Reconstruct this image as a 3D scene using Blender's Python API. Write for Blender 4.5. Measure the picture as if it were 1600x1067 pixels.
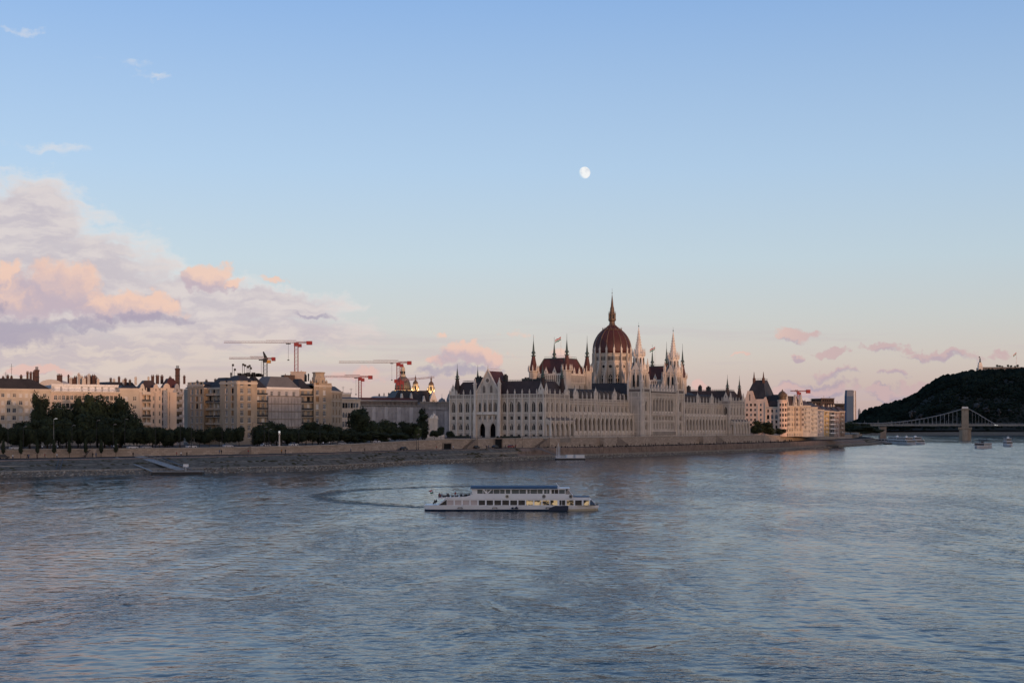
import bpy, math, random
from math import sin, cos, pi, radians, atan2, hypot, sqrt, tan
from mathutils import Vector, noise
random.seed(7)
for o in list(bpy.data.objects): bpy.data.objects.remove(o)
SC = bpy.context.scene
COL = SC.collection
# ------------------------------------------------------------------ camera
CAMZ = 16.5                     # eye height above the river, on the bridge
F, CX, HY = 2222.2, 800.0, 666.0  # focal length and horizon of a 50 mm lens on a 1600 px wide frame
cam_d = bpy.data.cameras.new('camera'); cam = bpy.data.objects.new('camera', cam_d); COL.objects.link(cam)
cam.location = (0, 0, CAMZ); cam.rotation_euler = (radians(90), 0, 0)
cam_d.sensor_width = 36; cam_d.lens = 50; cam_d.shift_y = (HY-533.5)/1600
cam_d.clip_start = 1; cam_d.clip_end = 60000
SC.camera = cam
SC.view_settings.view_transform = 'Standard'; SC.view_settings.look = 'None'
SC.view_settings.gamma = 1; SC.view_settings.exposure = 0.0
# ------------------------------------------------------------------ sun (just above the Buda ridge, behind right)
SUN_AZ, SUN_EL = radians(143), radians(4.0)
SUNV = Vector((sin(SUN_AZ)*cos(SUN_EL), cos(SUN_AZ)*cos(SUN_EL), sin(SUN_EL)))
sd = bpy.data.lights.new('sun', 'SUN'); sun = bpy.data.objects.new('sun', sd); COL.objects.link(sun)
sd.energy = 2.0; sd.angle = radians(0.6); sd.color = (1.0, 0.56, 0.34)
sun.rotation_euler = SUNV.to_track_quat('Z', 'Y').to_euler()
# ------------------------------------------------------------------ world: dusk sky with clouds
W = bpy.data.worlds.new('World'); SC.world = W; W.use_nodes = True
nt = W.node_tree; nt.nodes.clear()
class G:
    """tiny node-graph helper"""
    dim = '3D'
    def __init__(s, nt): s.nt = nt
    def n(s, t, **k):
        x = s.nt.nodes.new(t)
        for a, b in k.items(): setattr(x, a, b)
        return x
    def put(s, inp, v):
        if isinstance(v, bpy.types.NodeSocket): s.nt.links.new(v, inp)
        else: inp.default_value = v
    def m(s, op, a, b=0.0, c=0.0, clamp=False):
        x = s.n('ShaderNodeMath', operation=op, use_clamp=clamp)
        for i, v in enumerate((a, b, c)): s.put(x.inputs[i], v)
        return x.outputs[0]
    def v(s, op, a, b=(0,0,0), c=(0,0,0)):
        x = s.n('ShaderNodeVectorMath', operation=op)
        s.put(x.inputs[0], a)
        if len(x.inputs) > 1: s.put(x.inputs[1], b)
        if len(x.inputs) > 2: s.put(x.inputs[2], c)
        return x.outputs['Value'] if op in ('DOT_PRODUCT', 'LENGTH', 'DISTANCE') else x.outputs[0]
    def mix(s, f, a, b, mode='MIX'):
        x = s.n('ShaderNodeMix', data_type='RGBA', blend_type=mode)
        s.put(x.inputs[0], f)
        for i, c in ((6, a), (7, b)):
            if isinstance(c, bpy.types.NodeSocket): s.nt.links.new(c, x.inputs[i])
            else: x.inputs[i].default_value = (*c[:3], 1)
        return x.outputs[2]
    def ramp(s, f, stops, interp='LINEAR'):
        x = s.n('ShaderNodeValToRGB'); e = x.color_ramp; e.interpolation = interp
        while len(e.elements) < len(stops): e.elements.new(0.5)
        for q, (p, c) in zip(e.elements, stops): q.position = p; q.color = (*c[:3], 1)
        s.put(x.inputs[0], f); return x.outputs[0]
    def noise(s, vec, scale, detail=4, rough=0.55, col=False, dist=0.0):
        x = s.n('ShaderNodeTexNoise', noise_dimensions=s.dim); s.put(x.inputs['Vector'], vec)
        x.inputs['Scale'].default_value = scale; x.inputs['Detail'].default_value = detail
        x.inputs['Roughness'].default_value = rough; x.inputs['Distortion'].default_value = dist
        return x.outputs['Color' if col else 'Fac']
    def smooth(s, x, a, b, lo=0.0, hi=1.0):
        r = s.n('ShaderNodeMapRange', interpolation_type='SMOOTHSTEP')
        for k, v in (('Value', x), ('From Min', a), ('From Max', b), ('To Min', lo), ('To Max', hi)): s.put(r.inputs[k], v)
        return r.outputs[0]
    def xyz(s, v):
        x = s.n('ShaderNodeSeparateXYZ'); s.put(x.inputs[0], v); return x.outputs
    def comb(s, a, b, c=0.0):
        x = s.n('ShaderNodeCombineXYZ')
        for i, v in enumerate((a, b, c)): s.put(x.inputs[i], v)
        return x.outputs[0]
g = G(nt); g.dim = '2D'
def lin(r, gg, b):
    f = lambda c: (c/255/12.92) if c/255 <= 0.04045 else ((c/255+0.055)/1.055)**2.4
    return (f(r), f(gg), f(b))
tc = g.n('ShaderNodeTexCoord')
D = g.v('NORMALIZE', tc.outputs['Generated'])
dx, dy, dz = g.xyz(D)[:3]
AZ = g.m('MULTIPLY', g.m('ARCTAN2', dx, dy), 180/pi)          # degrees, 0 = straight downriver, + = right
EL = g.m('MULTIPLY', g.m('ARCSINE', dz), 180/pi)
el01 = g.m('DIVIDE', EL, 60.0, clamp=True)
base = g.ramp(el01, [(0.0, lin(194,168,168)), (0.022, lin(208,186,178)), (0.045, lin(214,204,195)), (0.072, lin(208,212,210)),
                     (0.11, lin(198,216,226)), (0.17, lin(180,208,235)), (0.28, lin(144,182,230)), (0.5, lin(108,142,190)), (1.0, lin(84,112,158))])
side = g.m('MULTIPLY_ADD', g.m('COSINE', g.m('MULTIPLY_ADD', AZ, pi/180, radians(62))), 0.17, 0.89)
base = g.mix(1.0, base, g.comb(side, side, side), 'MULTIPLY')
# afterglow round the sun, low in the west
sh = Vector((sin(SUN_AZ), cos(SUN_AZ), 0))
gl = g.m('POWER', g.m('MAXIMUM', g.v('DOT_PRODUCT', D, tuple(sh)), 0.0), 2.2)
gl = g.m('MULTIPLY', gl, g.m('POWER', 2.718, g.m('MULTIPLY', g.m('MAXIMUM', EL, 0.0), -1/11.0)))
base = g.mix(1.0, base, g.mix(gl, (0,0,0), (5.2,3.3,2.0)), 'ADD')
# clouds: soft lobes on the sky, broken up by fractal noise
Pq = g.comb(g.m('MULTIPLY', AZ, 1.0), EL, 0.0)
wn = g.noise(Pq, 0.5, 4, 0.55, col=True)
wn2 = g.noise(Pq, 1.9, 6, 0.62, col=True)
off = g.v('ADD', g.v('MULTIPLY', g.v('SUBTRACT', wn, (.5,.5,.5)), (2.4,1.2,0)), g.v('MULTIPLY', g.v('SUBTRACT', wn2, (.5,.5,.5)), (0.85,0.6,0)))
PW = g.v('ADD', Pq, off)
def sky_at(px, py):
    a = math.atan((px-CX)/F); return math.degrees(a), math.degrees(math.atan((HY-py)/F*cos(a)))
def lobes(P, L):
    acc = None
    for px, py, rx, ry, st in L:
        a, e = sky_at(px, py); rx, ry = math.degrees(rx/F), math.degrees(ry/F)
        q = g.v('MULTIPLY_ADD', P, (1/rx, 1/ry, 0), (-a/rx, -e/ry, 0))
        d = g.m('MULTIPLY_ADD', g.v('DOT_PRODUCT', q, q), -st, st)
        acc = d if acc is None else g.m('MAXIMUM', acc, d)
    return acc
veil = lobes(PW, [(-80,430,230,165,1),(50,350,120,85,1),(110,440,200,100,1),(260,480,220,62,1),(420,480,150,36,1),(360,520,260,44,.9),
                  (60,545,360,50,.8),(30,47,20,6,.22),(185,105,35,6,.18),(230,122,34,5,.16),(70,228,60,9,.2),(520,495,45,7,.5)])
fine = g.noise(Pq, 1.3, 7, 0.62)
streak = g.noise(g.v('MULTIPLY', g.v('ADD', Pq, g.v('MULTIPLY', wn, (1.5,.8,0))), (0.45,1.7,1)), 1.1, 6, 0.6)
vd = g.m('ADD', veil, g.m('MULTIPLY_ADD', streak, 1.0, -0.52))
va = g.m('MULTIPLY', g.smooth(vd, -0.05, 0.62), 0.9)
vrim = g.smooth(vd, 0.75, 0.15)
vcol = g.mix(g.smooth(streak, 0.36, 0.66), lin(201,191,197), lin(221,210,208))
vcol = g.mix(g.m('MULTIPLY', vrim, g.smooth(EL, 3.0, 6.0)), vcol, lin(233,228,224))
vcol = g.mix(g.smooth(EL, 4.6, 2.4), vcol, g.mix(g.smooth(streak, 0.4, 0.6), lin(200,187,190), lin(219,204,195)))
sky = g.mix(va, base, vcol)
band = g.smooth(g.noise(g.v('MULTIPLY', Pq, (0.10,1.5,1)), 1.0, 5, 0.55), 0.5, 0.72)
band = g.m('MULTIPLY', band, g.m('MULTIPLY', g.smooth(EL, 0.0, 0.8), g.smooth(EL, 5.0, 2.2)))
sky = g.mix(g.m('MULTIPLY', band, 0.45), sky, lin(194,178,186))
cumL = [(95,452,70,42,1),(10,435,26,24,1),(40,470,66,34,1),(150,480,70,24,1),(215,476,62,26,1),(300,440,30,16,.8),(322,432,34,24,1),(355,445,34,10,.7),
        (735,552,36,22,1),(765,562,34,16,.9),(700,566,30,11,.8),(690,518,14,8,.6),(870,562,26,22,.8),(800,522,16,7,.45),(1086,606,20,17,1),
        (1250,520,44,12,1),(1215,523,22,8,.7),(1380,543,40,9,.95),(1470,557,56,7,.95),(1302,551,22,8,.9),(1248,556,18,6,.9),(1425,548,18,7,.7),
        (1290,611,52,16,1),(1237,611,34,13,.9),(1385,616,44,12,.95),(1440,606,30,9,.7),(1295,585,38,7,.8),(1405,586,22,6,.8),(1545,553,18,6,.7),
        (60,582,55,10,.9),(430,437,24,6,.6),(560,586,40,12,.6),(1150,560,12,4,.6),(2050,520,150,40,1),(2500,600,200,30,1),(-500,520,200,50,1)]
cum = lobes(PW, cumL)
cd = g.m('ADD', cum, g.m('MULTIPLY_ADD', fine, 1.3, -0.65))
ca = g.smooth(cd, -0.05, 0.62)
# sides turned up and right, to the low sun, glow; bases and hollows stay mauve
cumS = lobes(g.v('ADD', PW, (0.30, 0.42, 0.0)), cumL[:-3])
lit = g.m('ADD', g.m('MULTIPLY', g.m('SUBTRACT', cum, g.m('MAXIMUM', cumS, -0.6)), 0.75), g.m('MULTIPLY_ADD', g.noise(PW, 1.0, 6, 0.58), 1.1, -0.3))
lit = g.smooth(lit, 0.0, 1.0)
ccol = g.mix(lit, lin(193,176,187), lin(241,203,183))
ccol = g.mix(g.smooth(EL, 4.2, 1.6), ccol, g.mix(lit, lin(194,172,179), lin(224,186,178)))
ccol = g.mix(g.smooth(AZ, 8.0, 13.0), ccol, g.mix(lit, lin(170,157,172), lin(201,174,175)))
sky = g.mix(g.m('MULTIPLY', ca, g.smooth(AZ, 0.0, 9.0, 0.85, 0.84)), sky, ccol)
shd = lobes(PW, [(35,522,84,24,1.2),(120,508,70,12,1),(5,480,26,16,.7),(235,494,56,9,.9),(180,498,50,8,.7),(700,584,52,9,.8),(740,580,60,7,.8),(1474,561,50,5,.8),
                 (1248,558,16,5,.8),(1300,588,44,6,.8),(1405,588,24,5,.8),(500,495,46,5,.7),(1380,549,34,4,.5),(1240,600,40,4,.5)])
sa = g.smooth(g.m('ADD', shd, g.m('MULTIPLY_ADD', fine, 1.2, -0.6)), -0.1, 0.9)
sky = g.mix(g.m('MULTIPLY', sa, g.smooth(AZ, 4.0, 10.0, 0.72, 0.5)), sky, lin(166,158,178))
ground = g.smooth(EL, -0.6, -0.05)
sky = g.mix(ground, (0.10,0.10,0.11), sky)
bg = g.n('ShaderNodeBackground'); g.put(bg.inputs[0], sky); bg.inputs[1].default_value = 1.0
out = g.n('ShaderNodeOutputWorld'); nt.links.new(bg.outputs[0], out.inputs[0])
SC.cycles.use_denoising = True; SC.cycles.max_bounces = 3; SC.cycles.diffuse_bounces = 2; SC.cycles.glossy_bounces = 2
SC.cycles.caustics_reflective = False; SC.cycles.caustics_refractive = False
W.cycles.sampling_method = 'MANUAL'; W.cycles.sample_map_resolution = 512
# ================================================================== helpers
def PX(px, d): return (px-CX)/F*d
def PZ(py, d): return CAMZ-(py-HY)/F*d
MATS = {}
def mat(name, col, rough=0.8, var=0.18, scale=0.3, metal=0.0, bump=0.0, spec=0.3, emit=None, estr=0.0, stain=None, bscale=None, det=6):
    if name in MATS: return MATS[name]
    m = bpy.data.materials.new(name); m.use_nodes = True; t = m.node_tree; h = G(t)
    b = t.nodes['Principled BSDF']
    b.inputs['Roughness'].default_value = rough; b.inputs['Metallic'].default_value = metal
    b.inputs['Specular IOR Level'].default_value = spec
    P = h.n('ShaderNodeTexCoord').outputs['Object']
    if var:
        nz = h.noise(P, scale, det, 0.65)
        c = h.mix(h.smooth(nz, 0.25, 0.75), tuple(x*(1-var) for x in col), tuple(min(1, x*(1+var)) for x in col))
        if stain:
            st = h.noise(h.v('MULTIPLY', P, (1,1,.25)), scale*3.1, 5, 0.6)
            c = h.mix(h.smooth(st, 0.5, 0.78), c, stain)
        t.links.new(c, b.inputs['Base Color'])
    else: b.inputs['Base Color'].default_value = (*col, 1)
    if bump:
        bn = h.n('ShaderNodeBump'); bn.inputs['Strength'].default_value = 1; bn.inputs['Distance'].default_value = bump
        t.links.new(h.noise(P, bscale or scale*4, 4), bn.inputs['Height']); t.links.new(bn.outputs[0], b.inputs['Normal'])
    if emit: b.inputs['Emission Color'].default_value = (*emit, 1); b.inputs['Emission Strength'].default_value = estr
    MATS[name] = m; return m
class MB:
    def __init__(s): s.v = []; s.f = []; s.m = []
    def add(s, vs, fs, m=0):
        o = len(s.v); s.v += vs; s.f += [tuple(i+o for i in f) for f in fs]; s.m += [m]*len(fs)
    def box(s, x0, x1, y0, y1, z0, z1, m=0):
        s.add([(x0,y0,z0),(x1,y0,z0),(x1,y1,z0),(x0,y1,z0),(x0,y0,z1),(x1,y0,z1),(x1,y1,z1),(x0,y1,z1)],
              [(0,3,2,1),(4,5,6,7),(0,1,5,4),(1,2,6,5),(2,3,7,6),(3,0,4,7)], m)
    def taper(s, a, z0, b, z1, m=0, bottom=True):     # a, b = (x0,x1,y0,y1)
        v = [(r[i],r[j],z) for r, z in ((a,z0),(b,z1)) for i, j in ((0,2),(1,2),(1,3),(0,3))]
        s.add(v, ([(0,3,2,1)] if bottom else [])+[(4,5,6,7),(0,1,5,4),(1,2,6,5),(2,3,7,6),(3,0,4,7)], m)
    def prism(s, pts, z0, z1, m=0):
        n = len(pts); v = [(x,y,z0) for x,y in pts]+[(x,y,z1) for x,y in pts]
        s.add(v, [tuple(range(n-1,-1,-1)), tuple(range(n,2*n))]+[(i,(i+1)%n,(i+1)%n+n,i+n) for i in range(n)], m)
    def lathe(s, cx, cy, prof, n=12, m=0, rot=0.0, mlist=None):
        v = []; k = len(prof)
        for r, z in prof:
            for i in range(n):
                a = rot+2*pi*i/n; v.append((cx+r*cos(a), cy+r*sin(a), z))
        o = len(s.v); s.v += v
        for j in range(k-1):
            for i in range(n):
                s.f.append((o+j*n+i, o+j*n+(i+1)%n, o+(j+1)*n+(i+1)%n, o+(j+1)*n+i)); s.m.append(mlist[j] if mlist else m)
        s.f.append(tuple(o+i for i in range(n-1,-1,-1))); s.m.append(mlist[0] if mlist else m)
        s.f.append(tuple(o+(k-1)*n+i for i in range(n))); s.m.append(mlist[-1] if mlist else m)
    def bar(s, p, q, r, m=0, n=4, r1=None):
        p = Vector(p); q = Vector(q); d = (q-p)
        if d.length < 1e-6: return
        d.normalize(); a = d.orthogonal().normalized(); b = d.cross(a); r1 = r if r1 is None else r1
        v = []
        for c, rr in ((p,r),(q,r1)):
            for i in range(n):
                t = 2*pi*(i+.5)/n; v.append(tuple(c+a*(rr*cos(t))+b*(rr*sin(t))))
        s.add(v, [(i,(i+1)%n,(i+1)%n+n,i+n) for i in range(n)]+[tuple(range(n-1,-1,-1)), tuple(range(n,2*n))], m)
    def ext(s, fr, pts, d0, d1, m=0):                  # polygon in a facade plane (u, z; counter-clockwise seen from outside), from offset d0 (back) to d1 (front)
        n = len(pts); v = [fr(u,d1,z) for u,z in pts]+[fr(u,d0,z) for u,z in pts]
        s.add(v, [tuple(range(n)), tuple(range(2*n-1,n-1,-1))]+[(i,i+n,(i+1)%n+n,(i+1)%n) for i in range(n)], m)
    def fbox(s, fr, u0, u1, d0, d1, z0, z1, m=0): s.ext(fr, [(u0,z0),(u1,z0),(u1,z1),(u0,z1)], d0, d1, m)
    def mesh(s, name, mats):
        me = bpy.data.meshes.new(name); me.from_pydata(s.v, [], s.f)
        for x in mats: me.materials.append(x)
        if len(mats) > 1: me.polygons.foreach_set('material_index', s.m)
        me.update(); return me
    def build(s, name, mats, parent=None, smooth=False, **tags):
        if not isinstance(mats, (list, tuple)): mats = [mats]
        me = s.mesh(name, mats)
        if smooth: me.polygons.foreach_set('use_smooth', [True]*len(me.polygons))
        return obj(name, me, parent, **tags)
def obj(name, data, parent=None, loc=None, rz=None, label=None, cat=None, group=None, kind=None, scale=None):
    o = bpy.data.objects.new(name, data); COL.objects.link(o); o.parent = parent
    if loc is not None: o.location = loc
    if rz is not None: o.rotation_euler = (0,0,rz)
    if scale is not None: o.scale = scale if hasattr(scale, '__len__') else (scale,)*3
    if label: o['label'] = label
    if cat: o['category'] = cat
    if group: o['group'] = group
    if kind: o['kind'] = kind
    return o
def copy_tree(o, parent=None):
    kids = list(o.children); c = o.copy(); COL.objects.link(c); c.parent = parent
    for k in kids: copy_tree(k, c)
    return c
def frame(ox, oy, nx, ny):
    """facade frame: u runs to the right as seen from outside, d outward"""
    ux, uy = -ny, nx
    def fr(u, d, z): return (ox+ux*u+nx*d, oy+uy*u+ny*d, z)
    fr.rz = atan2(uy, ux); fr.n = (nx,ny); return fr
def arc_pts(w, kind):
    """left half of an arch of width w, from springing (x=-w/2, 0) up to the crown"""
    if kind == 1: return [(w/2-w*cos(a), w*sin(a)) for a in [radians(60)*i/4 for i in range(5)]]
    return [(-w/2*cos(a), w/2*sin(a)) for a in [radians(90)*i/4 for i in range(5)]]
def facade(mb, fr, u0, u1, z0, z1, holes, depth=0.45, m=0, mrev=None):
    """wall sheet with real openings and reveals; hole = (ua, ub, za, zb, arch)"""
    mrev = m if mrev is None else mrev
    zs = sorted({z0, z1, *[h[2] for h in holes], *[h[3] for h in holes]})
    for a, b in zip(zs, zs[1:]):
        if b-a < 1e-5: continue
        cut = sorted((h[0], h[1]) for h in holes if h[2] < b-1e-5 and h[3] > a+1e-5)
        x = u0
        for c, d in cut+[(u1, u1)]:
            if c > x+1e-5: mb.add([fr(x,0,a),fr(c,0,a),fr(c,0,b),fr(x,0,b)], [(0,1,2,3)], m)
            x = max(x, d)
    for ua, ub, za, zb, ar in holes:
        D = -depth
        mb.add([fr(ua,0,za),fr(ua,0,zb),fr(ua,D,zb),fr(ua,D,za), fr(ub,0,za),fr(ub,0,zb),fr(ub,D,zb),fr(ub,D,za)],
               [(0,1,2,3),(4,7,6,5),(0,3,7,4),(1,5,6,2)], mrev)
        if ar:
            w = ub-ua; c = (ua+ub)/2; A = arc_pts(w, ar); hh = A[-1][1]; zs_ = zb-hh
            for sg in (-1, 1):
                pts = [(c+sg*(-x), zs_+z) for x, z in A] if sg > 0 else [(c+x, zs_+z) for x, z in A]
                cor = (ub if sg > 0 else ua, zb)
                for (xa, za_), (xb, zb_) in zip(pts, pts[1:]):
                    t = [fr(cor[0],-.01,cor[1]), fr(xa,-.01,za_), fr(xb,-.01,zb_)]
                    mb.add(t, [(0,1,2) if sg < 0 else (0,2,1)], m)
                    mb.add([fr(xa,0,za_),fr(xb,0,zb_),fr(xb,D,zb_),fr(xa,D,za_)], [(0,1,2,3) if sg > 0 else (3,2,1,0)], mrev)
WM = {}
def window_mesh(w, h, style):
    """a glazed window: pane with frame and bars in front of it; x across, z up, facing -y"""
    k = (round(w,2), round(h,2), style)
    if k in WM: return WM[k]
    mb = MB(); t = min(0.12, w*0.055)
    mb.add([(-w/2,0,0),(w/2,0,0),(w/2,0,h),(-w/2,0,h)], [(0,1,2,3)], 1)
    for a, b in ((-w/2,-w/2+t),(w/2-t,w/2)): mb.box(a,b,-.1,.0,0,h)
    mb.box(-w/2+t,w/2-t,-.1,0,0,t); mb.box(-w/2+t,w/2-t,-.1,0,h-t,h)
    kind, look = style.split(':')
    if kind in ('cross', 'double', 'twin'):
        b = t*(1.6 if kind == 'twin' else 0.8)
        mb.box(-b/2,b/2,-.14 if kind == 'twin' else -.08,0,t,h-t)
    if kind == 'triple':
        for q in (-w/6, w/6): mb.box(q-t*.5,q+t*.5,-.1,0,t,h-t)
    if kind in ('cross', 'triple'): mb.box(-w/2+t,w/2-t,-.06,0,h*.66,h*.66+t*.7)
    if kind == 'twin':                                   # gothic pair of lancets under a roundel
        zt = h-w*.86
        for sx in (-1,1):
            mb.add([(sx*w/2,-.05,zt),(sx*w/2,-.05,h),(sx*w*.16,-.05,h),(sx*w*.3,-.05,zt+w*.35)], [(0,1,2,3) if sx<0 else (3,2,1,0)], 0)
    fm, gm = LOOK[look]
    WM[k] = mb.mesh('window', [fm, gm]); return WM[k]
def put_windows(parent, fr, holes, style, depth=0.45, name='window', pick=None):
    for i, (ua, ub, za, zb, ar) in enumerate(holes):
        st = pick(i) if pick else style
        obj(name, window_mesh(ub-ua, zb-za, st), parent, fr((ua+ub)/2, -depth+.02, za), fr.rz)
def thing(name, label, cat, loc=(0,0,0), rz=0.0, group=None):
    return obj(name, None, None, loc, rz, label=label, cat=cat, group=group)
# ------------------------------------------------------------------ materials
glass = mat('glass_dark', (0.012,0.012,0.014), 0.25, 0, spec=0.18)
glass_b = mat('glass_sky', (0.05,0.06,0.075), 0.08, 0, spec=0.8)
blind = mat('window_blind', (0.55,0.53,0.5), 0.7, 0.1)
curtain = mat('window_curtain', (0.30,0.21,0.12), 0.7, 0.2)
wood = mat('window_wood', (0.22,0.12,0.06), 0.6, 0.2)
white = mat('white_paint', (0.72,0.72,0.71), 0.5, 0.06)
stone = mat('limestone', (0.54,0.46,0.375), 0.85, 0.22, 0.12, bump=0.05, stain=(0.29,0.24,0.20), bscale=1.2)
stone_w = mat('limestone_white', (0.70,0.615,0.52), 0.85, 0.12, 0.2, stain=(0.46,0.395,0.335))
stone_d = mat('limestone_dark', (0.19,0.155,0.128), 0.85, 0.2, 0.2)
slate = mat('slate_roof', (0.035,0.031,0.030), 0.6, 0.3, 0.25, bump=0.05)
slate_b = mat('slate_brown', (0.06,0.038,0.032), 0.65, 0.25, 0.25, bump=0.05)
redroof = mat('red_roof', (0.085,0.03,0.024), 0.6, 0.22, 0.2, bump=0.04)
copper = mat('copper_green', (0.055,0.085,0.075), 0.6, 0.25, 0.5)
iron = mat('dark_iron', (0.03,0.03,0.032), 0.5, 0.2, 1.0)
gold = mat('weathered_gilt', (0.12,0.075,0.045), 0.5, 0.25, 0.6)
brick = mat('red_brick', (0.095,0.05,0.038), 0.85, 0.25, 0.6)
steel = mat('grey_steel', (0.27,0.255,0.235), 0.5, 0.15, 0.5)
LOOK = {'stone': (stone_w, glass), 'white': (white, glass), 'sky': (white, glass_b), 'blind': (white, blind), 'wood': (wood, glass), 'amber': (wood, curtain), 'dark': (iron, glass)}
# ================================================================== the setting
# ---- water
def water_material():
    m = bpy.data.materials.new('river_water'); m.use_nodes = True; t = m.node_tree; h = G(t); b = t.nodes['Principled BSDF']
    b.inputs['Base Color'].default_value = (0.004,0.038,0.052,1); b.inputs['Roughness'].default_value = 0.085
    b.inputs['IOR'].default_value = 1.24; b.inputs['Specular IOR Level'].default_value = 0.5
    P = h.n('ShaderNodeNewGeometry').outputs['Position']
    X, Y, Z = h.xyz(P)[:3]
    # slicks and gusts: calmer and rougher patches
    q = h.v('MULTIPLY', P, (1,0.42,0))
    gust = h.noise(q, 0.022, 4, 0.6, dist=0.8)
    swirl = h.noise(q, 0.075, 3, 0.5, dist=2.2)
    calm = h.m('MULTIPLY_ADD', h.smooth(gust, 0.36, 0.64), 1.1, 0.25)
    calm = h.m('MULTIPLY', calm, h.smooth(swirl, 0.34, 0.58, 0.4, 1.3))
    # turning wake of the tour boat
    e = h.v('MULTIPLY_ADD', P, (1/43,1/52,0), (2/43,-342/52,0))
    wob = h.m('MULTIPLY_ADD', h.noise(P, 0.08, 3), 0.16, -0.08)
    rho = h.m('ADD', h.v('LENGTH', e), wob)
    lefty = h.smooth(X, 6.0, -14.0)
    ring = h.m('MULTIPLY', h.smooth(h.m('ABSOLUTE', h.m('SUBTRACT', rho, 1.0)), 0.085, 0.01), lefty)
    inner = h.m('MULTIPLY', h.smooth(rho, 1.0, 0.9), lefty)
    calm = h.m('MULTIPLY', calm, h.m('MULTIPLY_ADD', inner, -0.55, 1.0))
    calm = h.m('ADD', calm, h.m('MULTIPLY', ring, 6.5))
    w1 = h.noise(h.v('MULTIPLY', P, (0.72,1.0,0)), 0.30, 3, 0.5, dist=0.6)
    w2 = h.noise(h.v('MULTIPLY', P, (0.8,1.0,0)), 1.1, 3, 0.55, dist=0.4)
    hgt = h.m('ADD', h.m('MULTIPLY', w1, 0.20), h.m('MULTIPLY', w2, 0.135))
    hgt = h.m('MULTIPLY', hgt, calm)
    bn = h.n('ShaderNodeBump'); bn.inputs['Strength'].default_value = 1.0; bn.inputs['Distance'].default_value = WAVE
    t.links.new(hgt, bn.inputs['Height']); t.links.new(bn.outputs[0], b.inputs['Normal'])
    return m
WAVE = 1.0; SLOPE = 0.046
import numpy as np
mb = MB(); R = 26000
mb.add([(-R,-600,-.4),(R,-600,-.4),(R,R,-.4),(-R,R,-.4)], [(0,1,2,3)])
wm = water_material()
water = mb.build('river_water', wm, kind='structure')
# wind waves as real relief: one periodic patch of waves, laid side by side over the visible river
TS, TN = 96.0, 384
rg = np.random.default_rng(5); ax = np.arange(TN+1)/TN*TS; gx, gy = np.meshgrid(ax, ax); hz = np.zeros_like(gx)
cnt = 110
for _ in range(cnt):
    lam = 0.75*(6.5)**(rg.random()**1.6); th = rg.normal(radians(70), radians(38)); k = TS/lam
    ki, kj = round(k*cos(th)), round(k*sin(th)); kk = 2*pi/TS*hypot(ki, kj)
    if kk == 0: continue
    hz += SLOPE*sqrt(2/cnt)/kk*np.cos(2*pi/TS*(ki*gx+kj*gy)+rg.random()*2*pi)
co = np.stack([gx, gy, hz], -1).reshape(-1,3)
ii = (np.arange(TN)[:,None]*(TN+1)+np.arange(TN)[None,:]).reshape(-1); fc = np.stack([ii, ii+1, ii+TN+2, ii+TN+1], -1)
wme = bpy.data.meshes.new('water_surface'); wme.vertices.add(len(co)); wme.vertices.foreach_set('co', co.ravel())
wme.loops.add(fc.size); wme.loops.foreach_set('vertex_index', fc.ravel().astype(np.int32)); wme.polygons.add(len(fc)); wme.polygons.foreach_set('loop_start', np.arange(0,fc.size,4,dtype=np.int32))
wme.update(calc_edges=True); wme.polygons.foreach_set('use_smooth', [True]*len(fc)); wme.materials.append(wm)
for j in range(14):
    y0 = 60+j*TS; xr = .38*(y0+TS)+30
    for i in range(-int(xr/TS)-1, int(xr/TS)+2):
        x0 = i*TS-TS/2
        if x0+TS < -xr or x0 > xr: continue
        if j > 6 and x0+TS < -40: continue
        obj('water_surface', wme, water, (x0, y0, 0))
# ---- left bank: stations (waterline, quay edge, wall foot), heights (quay, street), style 0 = sloped bank, 1 = vertical lower wall
ST = [((-290,330),(-312,352),(-330,372),4.6,7.8,0), ((-165,458),(-179,497),(-187,520),4.7,7.8,0), ((-123,489),(-133,528),(-140,555),5.0,7.7,0),
      ((-72,533),(-76.5,566),(-79,586),5.7,8.5,0), ((-43.5,604),(-46.3,640),(-47.5,657),5.7,9.6,0), ((-28,632),(-29.4,664),(-29.8,678),5.7,10.2,0),
      ((2,685),(-.5,703),(-4,716),5.6,10.2,.4), ((15.6,706),(16,724),(14,737),5.6,10.25,.9), ((40,735),(40.5,752),(38,770),5.5,10.3,1),
      ((70,780),(71,794),(76,830.8),5.4,10.3,1), ((133.6,873),(135,888),(147.6,945),5.6,10.3,1), ((166,924),(168,945),(182,1001),5.6,10.0,1),
      ((205,1000),(205,1022),(205,1060),5.5,9.2,1), ((245,1088),(243,1114),(238,1142),5.4,8.6,.9), ((345,1324),(338,1350),(328,1375),5.0,8.6,.3),
      ((412,1620),(402,1630),(394,1640),5.0,8.6,0), ((455,2050),(440,2055),(430,2060),5.0,8.6,0), ((560,2650),(545,2670),(535,2690),5.0,8.6,0)]
def cat(p0,p1,p2,p3,t): return 0.5*((2*p1)+(-p0+p2)*t+(2*p0-5*p1+4*p2-p3)*t*t+(-p0+3*p1-3*p2+p3)*t**3)
flat = [[*a,*b,*c,z,zt,k] for a,b,c,z,zt,k in ST]; FINE = []
for i in range(len(flat)-1):
    q = [flat[max(0,i-1)], flat[i], flat[i+1], flat[min(len(flat)-1,i+2)]]
    for j in range(8): FINE.append([cat(*[r[c] for r in q], j/8) for c in range(9)])
FINE.append(flat[-1])
rub = mat('bank_rubble', (0.20,0.165,0.125), 1.0, 0.5, 0.9, spec=0, bump=0.25, bscale=1.6)
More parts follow.
